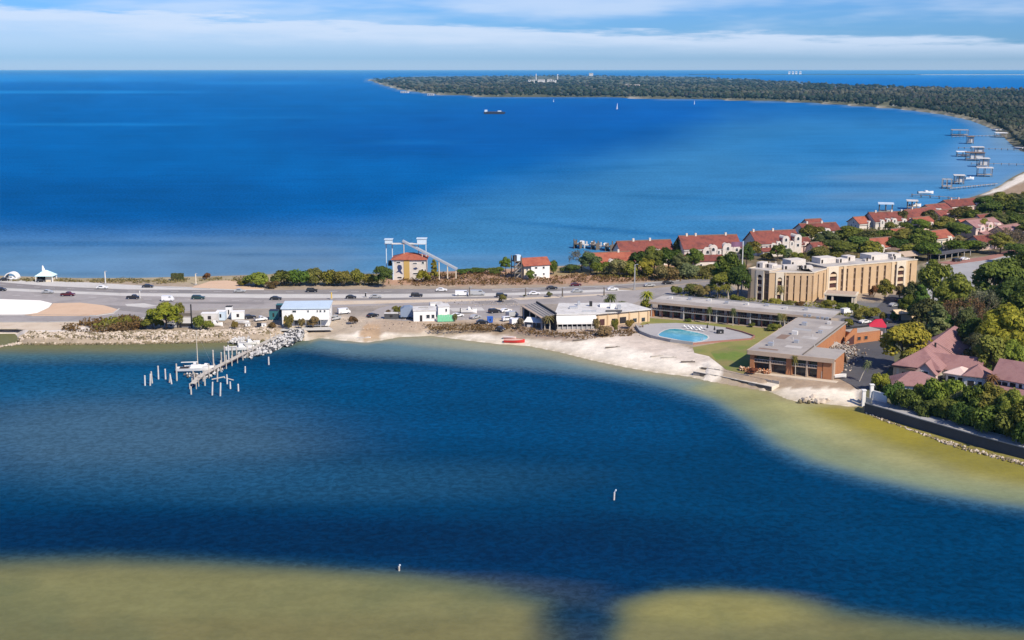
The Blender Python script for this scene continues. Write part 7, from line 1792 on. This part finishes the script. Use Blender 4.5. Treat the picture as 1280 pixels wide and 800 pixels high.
colr = (tone[pk] * (1 - mixn) + np.array((.078, .074, .05)) * mixn) * r.uniform(.55, 1.45, (len(P), 1)) * (.75 + .5 * vnoise(P[:, 0], P[:, 1], 900., 4, 3))[:, None]
me = bpy.data.meshes.new("forest")
Fi = (ICO_F[None] + (np.arange(len(P)) * nv)[:, None, None]).reshape(-1, 3)
me.vertices.add(len(P) * nv); me.vertices.foreach_set("co", V.astype(np.float32).ravel())
me.loops.add(len(Fi) * 3); me.loops.foreach_set("vertex_index", Fi.astype(np.int32).ravel())
me.polygons.add(len(Fi)); me.polygons.foreach_set("loop_start", (np.arange(len(Fi)) * 3).astype(np.int32)); me.polygons.foreach_set("loop_total", np.full(len(Fi), 3, np.int32))
me.update(); vcol(me, "leafage", np.repeat(colr[:, None], nv, 1).reshape(-1, 3))
me.materials.append(attr_mat("forest_canopy", "leafage", .9, .35, .5, 0, .1))
put(link("forest", me), "stuff", "dense dark woodland covering the far point across the bay", "forest")
# water towers and pale buildings in the wood
def tower(px, yt, yb, label, tank):
    y_ = 9800. if yb < 103 else 7000.; b_ = (400 - yb) / F
    s_ = F / y_; h = (yb - yt) / s_; x_ = (px - 640) / F * y_; zb = CAM_H - (yb - HOR) / s_
    o = thing("water_tower", label, "tower", (x_, y_, zb - 14))
    MB().tube((0, 0, 0), (0, 0, h + 8), 3.4, 2.8, 8).build("shaft", M['white'], o)
    MB().tube((0, 0, h + 6), (0, 0, h + 10), tank * .6, tank, 10).tube((0, 0, h + 10), (0, 0, h + 14), tank, tank * .5, 10).build("tank", M['white'], o)
tower(669.5, 92.2, 99, "left slim white water tower on the wooded point", 4)
tower(696, 92.6, 102, "right stouter white water tower on the wooded point", 5.5)
def block(px, py, wpx, h, label, y_, mm='white2', name="building"):
    s_ = F / y_; x_ = (px - 640) / F * y_; zt = CAM_H - (py - HOR) / s_; w = wpx / s_
    o = thing(name, label, "building", (x_, y_, zt - h)); MB().box(-w / 2, w / 2, 0, w * .5 + 10, -12, h - .6).build("wall", M[mm], o); MB().box(-w / 2 - 1, w / 2 + 1, -1, w * .5 + 11, h - .599, h + .6).build("roof", M['white2'], o)
    for k in range(3): MB().box(-w * .4 + k * w * .28, -w * .24 + k * w * .28, -.25, -.02, h * .25, h * .7).build("window", M['glass'], o)
block(676, 98.8, 9, 9, "long pale building between the two water towers", 8600)
block(686, 98.4, 6, 12, "taller pale building left of the stouter water tower", 8700)
block(690, 99.6, 9, 8, "low white building at the foot of the stouter tower", 8500)
block(664, 99.2, 8, 8, "low pale building left of the slim water tower", 8500)
block(782, 104.6, 10, 9, "flat pale building in the clearing right of the towers", 6800, 'pinkw')
block(793, 105., 8, 7, "second flat pale building of the clearing", 6750, 'pinkw')
block(737, 91.2, 5, 16, "tiny white building on the skyline of the wooded point", 13000)
for i, (px, py, w, h, lab) in enumerate(((980, 89.2, 2.4, 40, "left pale tower block on the far horizon shore"), (984.5, 89.0, 2.4, 42, "second pale tower block on the far horizon"), (988.5, 88.9, 2.4, 44, "tallest pale tower block on the far horizon"), (993.5, 89.2, 2.6, 40, "right pale tower block on the far horizon"))):
    block(px, py, w, h, lab, 24000, 'white', "tower_block")
# beach huts and clearings on the near side of the point
for px, py, w, lab in ((508, 113.2, 10, "pale beach house near the tip of the point"), (540, 116.2, 8, "small pale house right of the beach house at the tip"), (1112, 130, 7, "white house at the sandy track down to the bay"), (1243, 160, 9, "white house on the wooded bend of the shore"), (1276, 182.5, 12, "white beach house at the right edge of the bay")):
    y_ = 92 * F / (py + 2 - HOR); block(px, py, w, 7, lab, y_ + 10)
# thin land beyond the sound
fl = MB(); ys = 27000.
fl.box(3900, 16000, ys, ys + 900, -3, 14); put(fl.build("shore", mat("far_woods", (.05, .07, .055), .95)), "structure")
fs = MB().box(8600, 16000, ys - 420, ys - 2, -3, 5); put(fs.build("beach", M['wsand']), "structure")
# ---------------------------------------------------------------- air: thin even haze that turns the far wood blue
hb = MB().box(-140000, 140000, -60, 170000, -9, 96)
hm = bpy.data.materials.new("haze_air"); hm.use_nodes = True; t = hm.node_tree; t.nodes.clear()
pv = t.nodes.new("ShaderNodeVolumePrincipled"); pv.inputs["Color"].default_value = (.20, .62, 1, 1); pv.inputs["Density"].default_value = 2.3e-5; pv.inputs["Anisotropy"].default_value = .0
on = t.nodes.new("ShaderNodeOutputMaterial"); t.links.new(pv.outputs[0], on.inputs["Volume"])
put(hb.build("haze", hm), "stuff", "thin blue haze over the bay", "haze")
